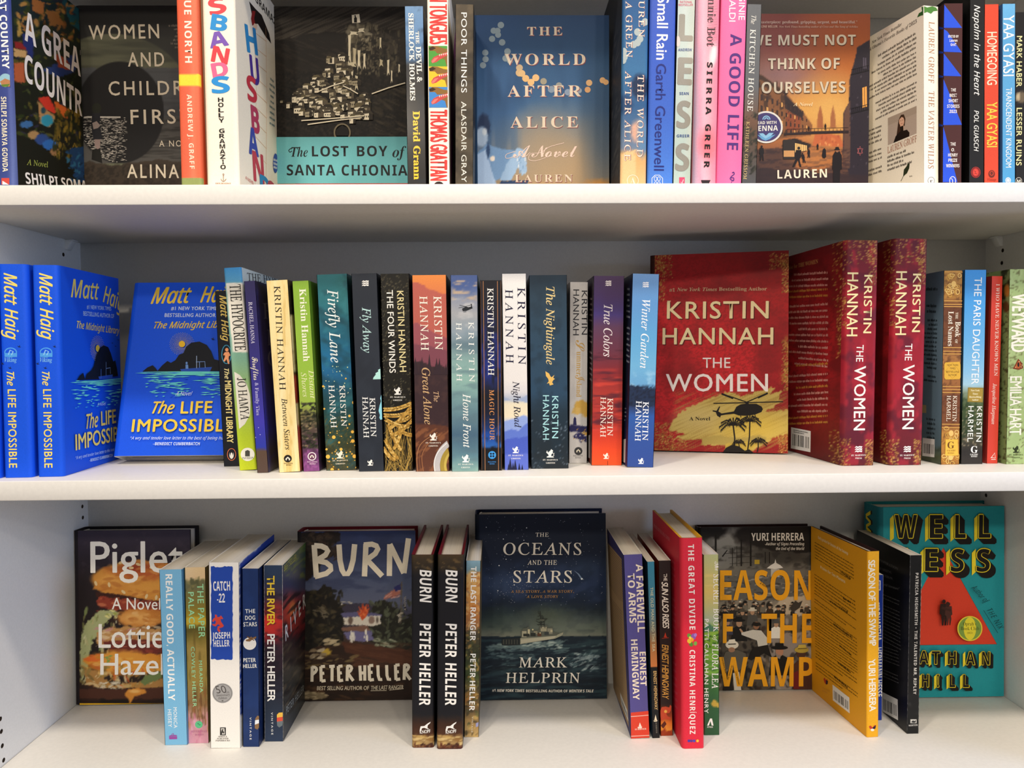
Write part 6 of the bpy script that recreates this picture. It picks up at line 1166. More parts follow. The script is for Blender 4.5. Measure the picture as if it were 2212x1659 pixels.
@art('paper', *B2)
def _(b, S, F, B):
    S.paint([G([(335, 'e6cca0'), (410, 'e0c49a'), (430, '8a8458'), (520, '7a7444'), (620, '8c7c34'), (680, 'a8922c'), (720, 'c0a438'), (760, '5c5424'), (840, '8a7a38'), (900, 'a8904c'), (1100, '988440'), (1280, '8a6a44'), (1350, 'c09088'), (1420, 'c8909a'), (1550, 'd49ab0')], 'y', 20, 30), DAB(40, (220, 410, 390, 500), (10, 30), ('6a6a4c', '5a5c40', '7c7850'), 3, .5, (0, 180), .8), NZ(16, 120, '6a5a2a', .54, .68, .6, 5, box=(200, 700, 420, 1400), feather=30), DAB(30, (235, 1180, 390, 1440), (20, 60), ('6a4a2c', '8a5a34', '5a3c24'), 6, .12, (82, 98), .7), DAB(20, (240, 1340, 390, 1550), (20, 50), ('e0a8c0', 'c87898', 'b88a60'), 7, .3, (70, 110), .6), PG([(220, 690), (260, 676), (392, 690), (392, 730), (220, 728)], 'c8ac38', 5)], 2.4)
    B.paint(['7a7030']); F.paint(['6a5a34'])
    g = '9fe0ae'
    S.text('THE PAPER', 'S', g, 306, 452, 318, 822, 42, 1.1, off=.02); S.text('PALACE', 'S', g, 244, 508, 252, 758, 38, 1.15, off=.02); S.text('MIRANDA', 'S', g, 318, 980, 326, 1198, 22, 1.15, off=.012); S.text('COWLEY HELLER', 'S', g, 264, 884, 278, 1298, 24, 1.15, off=.012)
    S.ell(318, 1420, 26, 25, '5fc08c'); S.line([(308, 1416), (314, 1410), (322, 1424), (330, 1420)], 4, '2a6a4a'); S.text('RIVERHEAD', 'D', 'b87898', 266, 1474, 374, 1472, 13); S.text('BOOKS', 'D', 'b87898', 292, 1496, 350, 1494, 12)

@art('catch', *B2)
def _(b, S, F, B):
    S.paint(['f2eee6']); B.paint(['f0ece4']); F.paint(['f2f0ea', PG([(596, 318), (640, 270), (720, 210), (820, 110), (900, 60), (900, 1200), (600, 1360)], '1f3f9c', 9, 14)], 3)
    rng = random.Random(4); L = [(402+rng.uniform(-3, 3), y) for y in np.linspace(330, 968, 30)]+[(x, 972+rng.uniform(-6, 4)) for x in np.linspace(412, 546, 10)]+[(551+rng.uniform(-3, 3), y) for y in np.linspace(964, 336, 30)]+[(x, 332+rng.uniform(-5, 5)) for x in np.linspace(546, 408, 12)]
    S.poly(L, '2348a8'); w = 'f2efea'
    S.text('CATCH', 'B', w, 418, 498, 534, 496, 64); S.text('-22', 'B', w, 444, 580, 498, 579, 62); S.text('JOSEPH', 'B', w, 412, 830, 534, 826, 44); S.text('HELLER', 'B', w, 420, 884, 530, 881, 44)
    r = 'd8483a'
    S.poly([(428, 662), (442, 664), (445, 680), (462, 678), (470, 668), (486, 690), (478, 694), (468, 690), (470, 710), (490, 738), (484, 748), (456, 758), (468, 776), (456, 784), (444, 768), (448, 744), (466, 738), (450, 728), (434, 744), (414, 738), (408, 726), (430, 728), (436, 712), (428, 700), (418, 714), (408, 706), (420, 688), (430, 682)], r)
    S.ell(481, 1204, 70, 68, 'a6a4a2', 40); S.ring(481, 1204, 63, 61, 3, '6a6866', 40); S.text('50', 'R', '55504e', 434, 1206, 508, 1202, 52); S.text('th', 'I', '55504e', 506, 1206, 528, 1205, 14); S.text('Anniversary', 'J', '5a5654', 434, 1226, 532, 1222, 16); S.text('Edition', 'J', '5a5654', 452, 1246, 512, 1243, 15); S.ell(481, 1256, 7, 4, '5a5654', 10)
    S.rect(464, 1440, 504, 1494, '2c2a2a'); S.poly([(470, 1446), (494, 1446), (498, 1488), (476, 1488)], 'd8d4cc'); S.poly([(478, 1452), (488, 1452), (484, 1466), (494, 1470), (490, 1486), (484, 1474), (476, 1486), (474, 1470)], '2c2a2a')
    for t, y, x0, x1 in (('SIMON &', 1508, 452, 512), ('SCHUSTER', 1522, 444, 522), ('PAPERBACKS', 1536, 434, 532)): S.text(t, 'D', '4a4642', x0, y, x1, y-1, 10)

@art('dog', *B2)
def _(b, S, F, B):
    S.paint(['1c3262', NZ(50, 80, '213a70', .5, .7, .6)], 6); F.paint(['16264e']); B.paint(['16264e']); w = 'eeede6'
    for t, x0, x1, y, h in (('THE', 638, 706, 653, 27), ('DOG', 638, 706, 699, 28), ('STARS', 626, 718, 744, 28), ('PETER', 626, 710, 990, 27), ('HELLER', 624, 718, 1030, 26)): S.text(t, 'S', w, x0, y, x1, y-2, h, 1.1, off=.02)
    S.ell(669, 862, 45, 43, 'ece8e0', 30); S.poly([(644, 846), (640, 836), (664, 828), (650, 814), (670, 822), (680, 812), (684, 822), (714, 812), (712, 826), (690, 832), (670, 848)], '8a6440'); S.line([(650, 812), (700, 840)], 6, '6a4a2c')
    S.text('VINTAGE', 'S', w, 668, 1370, 669, 1524, 12, 1.5, off=.02)
    S.poly([(708, 1376), (722, 1358), (740, 1360), (738, 1388), (706, 1392)], '8a6a48'); S.poly([(706, 1390), (738, 1386), (738, 1412), (704, 1420)], 'e8ecf0'); S.poly([(704, 1420), (738, 1410), (736, 1440), (722, 1454), (704, 1446)], '8a6a48')

@art('river', *B2)
def _(b, S, F, B):
    S.paint([G([(325, '2c3e58'), (450, '2c3850'), (560, '4a3040'), (640, '8a2a2c'), (720, 'c02c2c'), (790, '7a2028'), (900, '3a2430'), (1050, '251e28'), (1300, '232c3c'), (1540, '2a3850')], 'y', 40, 60), E(770, 740, 90, 80, 'd83a2e', 1.2, 14, a=.7), NZ(60, 22, '1c1a24', .5, .68, .6, 4, box=(760, 500, 920, 1250))], 2.6)
    F.paint([G([(200, '4a6a34'), (320, '34485c'), (480, '44405c'), (620, '8a3038'), (740, '7a2428'), (860, '342028'), (1100, '2a2c2c'), (1260, '3a3c3c'), (1560, '1f2a3c')], 'y', 60, 80), E(950, 640, 50, 110, 'd84a2c', 1.2, 20, a=.8), E(965, 620, 20, 50, 'f09a4c', 1.2, 10, a=.7), NZ(80, 16, '16161c', .5, .64, .7, 4, rot=-50, box=(880, 500, 1100, 1400)), NZ(60, 12, '6a5a44', .56, .7, .6, 8, rot=-55, box=(880, 850, 1100, 1300)), NZ(30, 14, '7a8a3c', .52, .66, .7, 9, box=(900, 180, 1100, 420), rot=-40)], 2.6); B.paint(['1c2436'])
    S.text('THE RIVER', 'S', 'f0cc3a', 788, 396, 790, 736, 50, .95, off=.03); S.text('PETER HELLER', 'S', 'f2efe8', 790, 798, 792, 1260, 50, .95, off=.03); S.text('VINTAGE', 'S', 'e8e8e4', 816, 1336, 818, 1490, 12, 1.5, off=.02)
    S.poly([(856, 1352), (870, 1338), (896, 1336), (896, 1368), (856, 1372)], 'e8b84c'); S.poly([(856, 1372), (896, 1366), (896, 1394), (856, 1400)], 'd8503a'); S.poly([(856, 1400), (896, 1394), (894, 1426), (872, 1440), (858, 1428)], '6a7478')
    w = 'eceae4'
    F.text('RIVER', 'S', w, 916, 846, 1052, 600, 96, 1.9, off=.02); F.text('PETER HELLER', 'S', '9aa0a0', 918, 1352, 1040, 1190, 50, 1.1); F.text('BESTSELLER', 'S', 'b8b04a', 904, 366, 990, 280, 40)

@art('burn', *B3)
def _(b, S, F, B):
    S.paint(['1c1a1c'])
    F.paint([G([(150, '33406a'), (300, '3c4568'), (480, '4c5674'), (620, '5a6078'), (680, '4a4a5e'), (900, '3c2a20'), (1080, '3a2418'), (1290, '1e1712')], 'y', 20, 90), NZ(120, 40, '2c3454', .5, .7, .5, 3, box=(60, 150, 900, 560)), PG([(280, 632), (420, 622), (640, 630), (700, 690), (300, 690)], '3a3646', 6), DAB(10, (300, 612, 400, 630), (8, 18), ('c8c4b8', 'a8a49c'), 4, .3, (0, 10)),
        # dark trees left and right
        PG([(60, 150), (320, 150), (320, 210), (250, 250), (200, 300), (180, 420), (60, 500)], '241d1a', 16, 24), PG([(60, 560), (180, 530), (210, 500), (260, 520), (290, 600), (350, 680), (350, 800), (330, 880), (60, 940)], '1d1a16', 18, 24), DAB(120, (66, 160, 300, 330), (12, 36), ('2c231e', '3a2e26', '1a1614', '44362a'), 5, .4, (0, 180), .8), DAB(170, (66, 540, 340, 900), (12, 36), ('1a1916', '2a2820', '36301f', '141312', '4a4230'), 6, .4, (0, 180), .8), DAB(14, (150, 640, 260, 720), (12, 30), ('6a6250', '5a5240'), 7, .3, (0, 60)),
        PG([(510, 790), (540, 640), (580, 600), (640, 610), (680, 660), (720, 740), (840, 700), (900, 640), (900, 930), (640, 920), (520, 880)], '23231c', 16, 22), DAB(150, (520, 620, 860, 900), (12, 34), ('2a2c22', '3a3c2c', '1c1d18', '4a4e3c', '58604c'), 8, .4, (20, 160), .8), DAB(24, (560, 860, 680, 920), (16, 40), ('7a8068', '4a5240', 'a0a48c'), 9, .3, (0, 30), .8),
        # white house
        PG([(325, 690), (440, 680), (560, 690), (600, 700), (590, 720), (340, 720)], '5c5a80', 5), PG([(345, 722), (420, 716), (590, 706), (590, 760), (540, 775), (350, 765)], 'd4cec0', 8, 12), PG([(330, 785), (500, 772), (520, 800), (520, 815), (335, 808)], '7a5a4c', 5), PG([(345, 812), (530, 806), (540, 868), (470, 880), (365, 860)], '6a6690', 8, 14), DAB(8, (390, 815, 415, 880), (14, 30), ('e0dcd0',), 4, .3, (80, 100)), DAB(6, (480, 800, 510, 870), (14, 26), ('e4e0d4',), 5, .35, (80, 100)), E(390, 738, 16, 26, '6a5a50', .3, 4), E(530, 736, 20, 26, '8a7468', .3, 4), E(568, 735, 8, 20, '5a5048', .3),
        # flame
        PG([(440, 690), (435, 670), (452, 690), (445, 640), (465, 670), (470, 610), (482, 660), (500, 625), (496, 670), (515, 650), (508, 690), (490, 715), (470, 740), (455, 715)], 'c4502c', 5, 8), DAB(16, (445, 640, 510, 710), (10, 22), ('d86a3c', 'b03c20', 'e07a44'), 3, .2, (70, 110)),
        # ground, path, flag
        PG([(330, 880), (520, 900), (680, 930), (900, 960), (900, 1050), (640, 1020), (360, 960)], '4c2c1e', 12, 30), NZ(140, 16, '5c3826', .5, .66, .7, 6, box=(300, 880, 900, 1080), rot=10), PG([(60, 960), (340, 900), (420, 1040), (780, 1060), (780, 1290), (60, 1290)], '241812', 20, 40, a=.7), DAB(60, (90, 960, 420, 1060), (16, 46), ('3a2c20', '5a4630', '2a1c14', '7a6844'), 10, .25, (-30, 10), .7), DAB(60, (70, 1080, 800, 1290), (20, 60), ('2a1c14', '3c281a', '1a120e', '4a3422'), 11, .25, (-10, 20), .7), DAB(12, (230, 865, 300, 900), (16, 34), ('b8a888', 'a89878'), 12, .4, (-20, 10)), E(230, 948, 34, 22, 'b89a3c', .4, 8), DAB(14, (110, 930, 220, 990), (12, 30), ('a89c84', 'b8aa90', '8a7a60'), 13, .4, (-40, 0)), PG([(75, 1205), (180, 1215), (240, 1240), (200, 1260), (75, 1260)], '8a7c60', 8, 18, a=.8), DAB(20, (90, 1215, 240, 1260), (12, 30), ('6a5c44', 'a89878'), 14, .3, (-10, 10), .7),
        PG([(612, 600), (615, 580), (650, 550), (680, 530), (725, 540), (720, 565), (660, 585)], 'a86a5c', 6, 10), PG([(676, 520), (700, 505), (728, 490), (730, 530), (690, 550)], '2c2e64', 6, 10), DAB(8, (620, 540, 720, 590), (14, 30), ('c89a90', '9a4a40'), 15, .25, (-40, -10), .8), PG([(726, 480), (734, 480), (728, 760), (718, 760)], '5a5248', 5), DAB(8, (705, 690, 735, 760), (8, 18), ('c8c0b0', 'a8a090'), 16, .5)], 2.2)
    w = 'e8dfcb'
    def brush(t, x0, y0, x1, y1, h, st=9, wg=.17):
        """brushed capitals: thick tapering strokes with slight wobble"""
        G_ = {'B': [[(0, 1), (.08, 0)], [(0, .98), (.5, .95), (.72, .75), (.1, .52)], [(.1, .52), (.75, .42), (.8, .15), (.0, .02)]], 'U': [[(0, 1), (.05, .3), (.3, 0), (.62, .3), (.75, 1)]], 'R': [[(.1, 1), (.0, 0)], [(.0, .97), (.55, 1), (.72, .78), (.1, .5)], [(.15, .5), (.85, .0)]], 'N': [[(.05, .98), (0, 0)], [(.05, .98), (.7, .08)], [(.7, .08), (.95, 1.15)]],
              'P': [[(.08, 1), (0, 0)], [(.0, .97), (.6, .95), (.7, .72), (.08, .48)]], 'E': [[(.05, 1), (.08, 0)], [(.05, .98), (.62, 1)], [(.08, .52), (.5, .55)], [(.08, .02), (.66, .06)]], 'T': [[(0, .98), (.75, 1)], [(.4, 1), (.34, 0)]], 'H': [[(.0, 1), (.06, 0)], [(.66, 1.02), (.62, 0)], [(.03, .5), (.65, .52)]], 'L': [[(.05, 1), (.08, .02), (.6, .06)]]}
        a = np.array([x0, y0], float); d = np.array([x1-x0, y1-y0], float); n = sum(.5 if c == ' ' else 1 for c in t); x = 0; F_ = st
        for c in t:
            if c != ' ':
                for s_ in G_[c]:
                    up = np.array([d[1], -d[0]])/np.linalg.norm(d); P = [a+d*((x+.08+.84*p[0])/n)+up*h*p[1] for p in s_]
                    if len(P) > 2: P = [P[0]]+[q for k in range(len(P)-1) for q in ((P[k]*.7+P[k+1]*.3), (P[k]*.3+P[k+1]*.7))]+[P[-1]]
                    F_.line([tuple(p) for p in P], h*wg, w)
            x += .5 if c == ' ' else 1
    b.brush = brush
    brush('BURN', 140, 452, 800, 440, 215, F, .165); brush('PETER HELLER', 130, 1144, 800, 1130, 100, F, .2)
    F.text('BEST SELLING AUTHOR OF', 'S', 'd4c8b0', 168, 1200, 512, 1198, 26, off=.01, slant=.08); F.text('THE LAST RANGER', 'S', 'd4c8b0', 526, 1198, 742, 1192, 26, off=.01, slant=.08); F.line([(524, 1204), (630, 1202)], 3, 'd4c8b0'); F.line([(648, 1200), (742, 1190)], 3, 'd4c8b0')
    F.text('A NOVEL', 'S', 'b8b0a4', 760, 670, 758, 576, 14, 1.1)

def burn_spine(b, S, dx):
    b_ = lambda x: x+dx
    S.paint(['17171c', G([(300, '4a3a24'), (400, '2a241e'), (440, '19191e'), (1360, '17171c'), (1420, '3a2418'), (1490, '4a2c1c'), (1510, '8a6a40'), (1560, 'a88a58'), (1590, '4a2018')], 'y', 14, 20), DAB(20, (b_(800), 310, b_(960), 400), (10, 26), ('6a5434', '3a3024', '5a4a30'), 3, .3, (0, 60), .7), DAB(24, (b_(800), 1500, b_(960), 1560), (14, 36), ('c8a868', 'a88448', 'd8bc80', '8a6434'), 4, .3, (-10, 10), .8), DAB(14, (b_(800), 1555, b_(960), 1580), (10, 20), ('3a1c14', '5a2a1c'), 5, .5)], 2.4)
    B3_ = BOOKS['burn'].brush if hasattr(BOOKS['burn'], 'brush') else None
    S.text('BURN', 'B', 'f4f0e8', b_(850), 402, b_(850), 612, 78, slant=.1); S.text('PETER', 'B', 'f4f0e8', b_(850), 758, b_(848), 982, 74, slant=.06); S.text('HELLER', 'B', 'f4f0e8', b_(848), 1020, b_(846), 1300, 74, slant=.06)
    x = b_(886); S.poly([(x-36, 1462), (x-30, 1440), (x-5, 1438), (x+15, 1422), (x+36, 1410), (x+32, 1420), (x+18, 1432), (x+14, 1448), (x+26, 1458), (x+10, 1456), (x-6, 1450), (x-20, 1452), (x-26, 1466), (x-36, 1474)], 'f0ece4'); S.text('KNOPF', 'S', 'f0ece4', b_(852), 1490, b_(922), 1482, 22, off=.016)
@art('burn1', *B3)
def _(b, S, F, B): burn_spine(b, S, 0); F.paint(['1a1a1e']); B.paint(['1c1f2a'])
@art('burn2', *B3)
def _(b, S, F, B): burn_spine(b, S, 172); F.paint(['1a1a1e']); B.paint(['1c1f2a'])

@art('ranger', *B3)
def _(b, S, F, B):
    S.paint([G([(345, '8ab0c0'), (400, '7a98a0'), (430, 'd8b070'), (560, 'd09a54'), (680, 'c07a3c'), (760, '9a6a44'), (830, '4a4434'), (950, '3a3c2a'), (1100, '3c4a2a'), (1200, '6a5a34'), (1260, '9a6a34'), (1340, '5a4a30'), (1400, 'a0804c'), (1520, 'c0a068')], 'y', 24, 40), DAB(150, (1140, 420, 1262, 820), (8, 26), ('e0b878', 'c48a48', 'b06a34', 'd8a868', '8a6a54'), 3, .4, (0, 180), .7), DAB(150, (1140, 800, 1262, 1510), (8, 24), ('2c2c20', '4a5230', '6a6a3c', 'b08848', '3a3424', '8a7044', 'c8a860'), 4, .45, (0, 180), .7)], 2.4)
    B.paint(['8a7048']); F.paint(['6a5a3c']); w = 'f4f1e8'
    S.text('THE LAST RANGER', 'B', w, 1190, 380, 1184, 872, 36); S.text('PETER HELLER', 'B', w, 1186, 958, 1178, 1336, 36); S.text('VINTAGE', 'S', 'e8e0cc', 1196, 1376, 1192, 1480, 9, 1.4); S.poly([(1222, 1420), (1240, 1412), (1238, 1440), (1222, 1446)], '9a9ac0')

@art('oceans', *B4)
def _(b, S, F, B):
    S.paint(['0f1726'])
    F.paint([G([(95, '111a2c'), (380, '131f36'), (560, '182a48'), (680, '142236'), (780, '223038'), (850, '4a564e'), (890, '6c7266'), (908, '74776a'), (912, '20303c'), (1000, '142230'), (1150, '12223a'), (1340, '0e1a2c')], 'y', 14, 120), NZ(110, 60, '2a3a5c', .5, .72, .7, 3, box=(60, 380, 960, 720), rot=-30, feather=80), E(230, 560, 130, 70, '3a4c70', 1.3, 30, 40, a=.6), E(400, 540, 90, 50, '34466c', 1.3, 20, 30, a=.5), E(800, 440, 120, 60, '24344e', 1.3, 20, a=.6), NZ(60, 30, '1a242c', .46, .62, .6, 7, box=(120, 680, 960, 905), feather=50), E(260, 790, 120, 60, '2c3c3c', 1.2, 20, 30, a=.8), E(640, 830, 330, 70, '7c8478', 1.3, 16, a=.55), E(560, 760, 130, 60, '56604e', 1.3, 16, a=.6),
        PG([(100, 908), (960, 902), (960, 1345), (100, 1345)], '14222e', 5, 30), NZ(130, 16, '2a4048', .5, .64, .8, 8, box=(100, 905, 970, 1345), rot=-4), NZ(60, 10, '5a7274', .6, .72, .7, 10, box=(130, 930, 960, 1160), rot=-8, feather=40), PG([(150, 970), (260, 950), (420, 960), (560, 935), (700, 930), (640, 955), (460, 985), (260, 985), (170, 1000)], '6a7e7e', 10, 18, a=.8), DAB(50, (240, 930, 660, 990), (12, 36), ('8fa4a0', 'b8c8c0', '5a7074'), 5, .18, (-14, 6), .7), DAB(60, (700, 1020, 900, 1130), (12, 36), ('5a7078', '8a9ca0', 'a8b8b8', '2a4048'), 6, .25, (-50, 10), .7), PG([(720, 1050), (800, 1035), (860, 1030), (880, 1045), (800, 1060)], '8a9ca0', 8, a=.7), DAB(60, (180, 970, 480, 1060), (14, 40), ('4a6068', '6a8084', '2c4048'), 9, .16, (0, 14), .6), NZ(180, 20, '0c1620', .5, .66, .7, 12, box=(100, 1060, 970, 1345), rot=-6)], 2.2)
    rng = random.Random(7); F.dots([(rng.uniform(130, 935), rng.uniform(110, 700), rng.uniform(.9, 2.2)) for _ in range(150)], 'aeb8cc', 5); F.dots([(rng.gauss(330, 140), rng.gauss(580, 60), rng.uniform(.8, 1.8)) for _ in range(120)], 'c0c8dc', 5)
    for x, y, r in ((155, 180, 3), (422, 184, 3.5), (404, 266, 3), (268, 258, 3), (240, 434, 3.5), (340, 562, 4), (232, 600, 3.5), (286, 392, 3)): F.ell(x, y, r, r, 'e8ecf4', 8)
    F.poly([(735, 465), (770, 488), (792, 520), (784, 526), (760, 490)], '6a7e9c'); F.ell(788, 522, 7, 6, 'dce6f0', 10)
    # the ship
    h = '9a9a86'; d = '5a5e54'; k = '2c302c'
    F.poly([(256, 945), (262, 920), (380, 912), (380, 960), (300, 964), (258, 962)], '22282a'); [F.line([(270+i*18, 925), (270+i*18, 955)], 5, '4a4c44') for i in range(6)]
    F.poly([(380, 915), (520, 905), (620, 895), (666, 875), (660, 895), (610, 918), (500, 935), (380, 955)], h); F.poly([(385, 925), (500, 912), (620, 900), (600, 918), (500, 932), (385, 950)], 'b4b09a')
    F.poly([(384, 915), (384, 870), (400, 850), (440, 845), (446, 865), (500, 862), (512, 830), (560, 828), (566, 850), (592, 838), (600, 875), (640, 880), (620, 898), (500, 908)], d)
    for x, y, w, hh, c in ((392, 868, 30, 40, 'a8a48c'), (430, 856, 14, 34, 'c4bc9c'), (470, 868, 24, 20, '8a8670'), (515, 840, 40, 30, 'a09c84'), (560, 850, 34, 36, '8c8a78'), (494, 880, 26, 22, '5a3c2c'), (540, 872, 30, 22, '3a4040'), (448, 880, 34, 22, k), (400, 885, 40, 18, k), (580, 860, 14, 14, 'c0b898')): F.rect(x, y, x+w, y+hh, c)
    F.line([(520, 850), (512, 735)], 5, k); F.line([(545, 850), (530, 770)], 4, k); F.line([(500, 735), (500, 750), (512, 755)], 3, k)
    for y, x0, x1 in ((770, 494, 530), (790, 486, 560), (810, 500, 545), (826, 490, 540)): F.line([(x0, y), (x1, y-4)], 4, k)
    for x0, y0, x1, y1 in ((484, 800, 540, 830), (560, 785, 500, 830), (505, 760, 545, 800)): F.line([(x0, y0), (x1, y1)], 3, k)
    F.rect(508, 790, 540, 800, d); F.ell(463, 858, 5, 5, 'e8dca8', 10); F.ell(512, 880, 4, 4, 'e8dca8', 10); F.poly([(420, 850), (432, 838), (444, 850)], d)
    w = 'e6e1d6'
    for t, x0, x1, y, h_ in (('THE', 482, 568, 242, 26), ('OCEANS', 268, 784, 362, 78), ('AND THE', 428, 622, 428, 30), ('STARS', 334, 722, 546, 78), ('MARK', 372, 690, 1108, 66), ('HELPRIN', 284, 776, 1210, 66)): F.text(t, 'R', w, x0, y, x1, y, h_, 1.12, off=.006)
    F.text('A SEA STORY, A WAR STORY,', 'R', 'b0844a', 318, 614, 736, 613, 17, 1.15, off=.01); F.text('A LOVE STORY', 'R', 'b0844a', 422, 648, 632, 647, 17, 1.15, off=.01)
    F.text('#1', 'B', w, 194, 1268, 216, 1268, 17); F.text('NEW YORK TIMES', 'X', w, 226, 1270, 408, 1271, 18); F.text('BESTSELLING AUTHOR OF', 'B', w, 418, 1272, 694, 1273, 17); F.text('WINTER’S TALE', 'X', w, 704, 1273, 866, 1273, 18)

@art('farewell', *B5)
def _(b, S, F, B):
    S.paint(['564f8c']); F.paint(['3a3468']); B.paint(['3c3868', ])
    B.poly([(66, 275), (160, 385), (170, 700), (206, 1480), (90, 1180)], 'a88a64')
    S.poly([(219, 1386), (343, 1374), (345, 1556), (220, 1560)], 'd8432e'); S.line([(219, 1412), (343, 1402)], 5, 'e8b8a8'); S.line([(221, 1540), (345, 1534)], 5, 'e8b8a8')
    c = 'efdfc8'
    S.text('A FAREWELL', 'B', c, 252, 418, 264, 862, 48); S.text('TO ARMS', 'B', c, 198, 480, 212, 802, 44); S.text('ERNEST', 'B', c, 276, 990, 282, 1212, 40); S.text('HEMINGWAY', 'B', c, 220, 910, 234, 1304, 42)
    S.poly([(270, 1478), (278, 1450), (290, 1478)], 'f0e0d0'); S.poly([(262, 1480), (294, 1478), (288, 1488), (268, 1489)], 'f0e0d0'); S.text('SCRIBNER', 'D', 'f0d8c8', 246, 1500, 320, 1496, 10)
    for y0, y1, n, s_ in ((372, 660, 18, 3), (700, 1300, 34, 4)):
        B.body((70, 292+(y0-372)*.96), (162, y0+24), (70+.02*(y1-y0), 292+(y1-372)*.9), n, '5a4630', .28, s_, 'j')
    B.barcode((150, 1255), (196, 1370), (158, 1330))

@art('oldman', *B5)
def _(b, S, F, B):
    S.paint([G([(405, '3a86a8'), (560, '3f84a0'), (750, '5a8090'), (850, '7a7a70'), (950, 'b07848'), (1086, 'c87844'), (1090, '1a1a1c'), (1560, '17181a')]), PG([(300, 1088), (420, 1088), (420, 1580), (300, 1580)], '1a1b1e')], 2.6); B.paint(['1c3a4c']); F.paint(['1c2a34'])
    S.text('THE OLD MAN AND THE SEA', 'S', 'd8d4b0', 346, 570, 360, 988, 18, 1.1, off=.012); S.text('ERNEST HEMINGWAY', 'S', 'e0b878', 366, 1116, 374, 1368, 20, 1, off=.016); S.poly([(372, 1436), (380, 1398), (390, 1436)], 'e8dcc0'); S.poly([(366, 1438), (394, 1436), (388, 1444), (372, 1445)], 'e8dcc0'); S.text('SCRIBNER', 'D', '8a8478', 380, 1450, 384, 1520, 8)
    for k in range(12): S.line([(352+k % 3*14, 1130+k*34), (380+k % 4*4, 1132+k*34)], 1.5, '3a3c40')

@art('sunrises', *B5)
def _(b, S, F, B):
    S.paint([G([(397, '2c2222'), (900, '2a2020'), (1330, '2a1d1a'), (1400, '8a3a1c'), (1450, 'd8742a'), (1500, 'e89a3a'), (1540, 'c8622a')], 'y', 14, 30), PG([(405, 1510), (430, 1500), (440, 1480), (450, 1505), (490, 1500), (500, 1545), (405, 1545)], '9a3a1c', 6, 10)], 2.6); B.paint(['7a2a1c']); F.paint(['1c1616'])
    S.text('THE', 'S', 'f0e8dc', 432, 482, 434, 528, 22, off=.02); S.text('SUN ALSO RISES', 'S', 'f2ece0', 420, 534, 428, 832, 40, .9, off=.018, slant=.2); S.poly([(434, 896), (444, 862), (450, 884), (456, 896)], 'b83a24'); S.line([(422, 902), (466, 898)], 3, 'b83a24')
    S.text('ERNEST HEMINGWAY', 'S', 'd8a04c', 422, 942, 424, 1292, 42, .9, off=.008, slant=.2)
    S.poly([(412, 1372), (420, 1350), (446, 1346), (470, 1352), (476, 1334), (484, 1344), (480, 1372), (470, 1388), (450, 1392), (460, 1410), (484, 1420), (470, 1432), (440, 1428), (416, 1440), (412, 1410)], 'c04a2c'); S.ell(446, 1378, 10, 10, 'e8b050', 14); S.poly([(414, 1470), (440, 1440), (452, 1460), (430, 1490)], '5a2418')

@art('divide', *B5)
def _(b, S, F, B):
    S.paint(['dc2c40']); F.paint(['d8283c']); B.paint(['cf2438'])
    S.text('THE GREAT DIVIDE', 'B', 'f2e6dc', 592, 290, 602, 846, 38, 1.2); S.text('CRISTINA HENRÍQUEZ', 'B', 'f2e6dc', 602, 978, 604, 1526, 36, 1.15)
    for x, y, r, c in ((600, 885, 16, '6a9a3c'), (612, 940, 16, '5a8a34'), (640, 935, 14, '7aa84a'), (628, 890, 20, '8a5aa8'), (640, 880, 12, 'a878c0'), (600, 920, 16, 'e8b838'), (618, 910, 14, 'e8a02c'), (606, 898, 10, 'f0d050')): S.ell(x, y, r, r*.8, c, 14, x)
    for x, c in ((598, '4a3a9c'), (614, '5a3a8c'), (632, '4a4aac'), (654, 'f0b838')): S.ell(x, 1570, 9, 9, c, 14)
    B.text('PRAISE FOR THE GREAT DIVIDE', 'R', 'e88a94', 370, 175, 474, 272, 22, off=.01)
    B.body((372, 270), (508, 395), (374, 460), 5, 'd8485a', .3, 3); B.body((420, 560), (512, 640), (430, 900), 8, 'd8485a', .3, 5, 'r'); B.body((440, 950), (516, 1010), (450, 1300), 8, 'd8485a', .3, 6, 'r')

@art('secret', *B5)
def _(b, S, F, B):
    S.paint([G([(358, 'b4bc84'), (520, 'c4bc70'), (600, 'd0bc68'), (700, 'b8b878'), (790, 'a0b090'), (850, '8ab040'), (950, '6fa034'), (1050, '5a8e34'), (1180, '3f6e34'), (1300, '2f5a34'), (1535, '2c5434')], 'y', 14, 50), NZ(90, 16, 'd8c878', .54, .7, .7, 3, box=(690, 450, 820, 720)), NZ(70, 16, '8fc048', .54, .68, .6, 5, box=(690, 840, 820, 1150), rot=-20), PG([(690, 840), (730, 800), (760, 830), (810, 820), (810, 850), (690, 865)], '4a7a5a', 6), DAB(24, (690, 870, 810, 960), (6, 14), ('2c5a24', '3a6a2c'), 5, .5), PG([(740, 1330), (760, 1300), (800, 1330), (800, 1350), (760, 1350)], 'b89a3c', 5)], 2.6); B.paint(['6a8a48']); F.paint(['4a6a38'])
    w = 'f2f0e6'
    S.text('The', 'K', w, 764, 402, 768, 462, 36); S.text('SECRET BOOK', 'R', w, 758, 484, 758, 858, 38, 1.1, off=.012); S.text('of', 'I', w, 758, 882, 757, 922, 26); S.text('FLORA LEA', 'R', w, 750, 938, 748, 1228, 40, 1.1, off=.012)
    S.text('PATTI CALLAHAN HENRY', 'S', w, 700, 776, 698, 1390, 26, 1.15, off=.014); S.poly([(716, 1470), (736, 1424), (748, 1424), (758, 1470), (746, 1470), (738, 1440), (728, 1470)], w); S.text('ATRIA', 'B', w, 716, 1484, 754, 1484, 9)

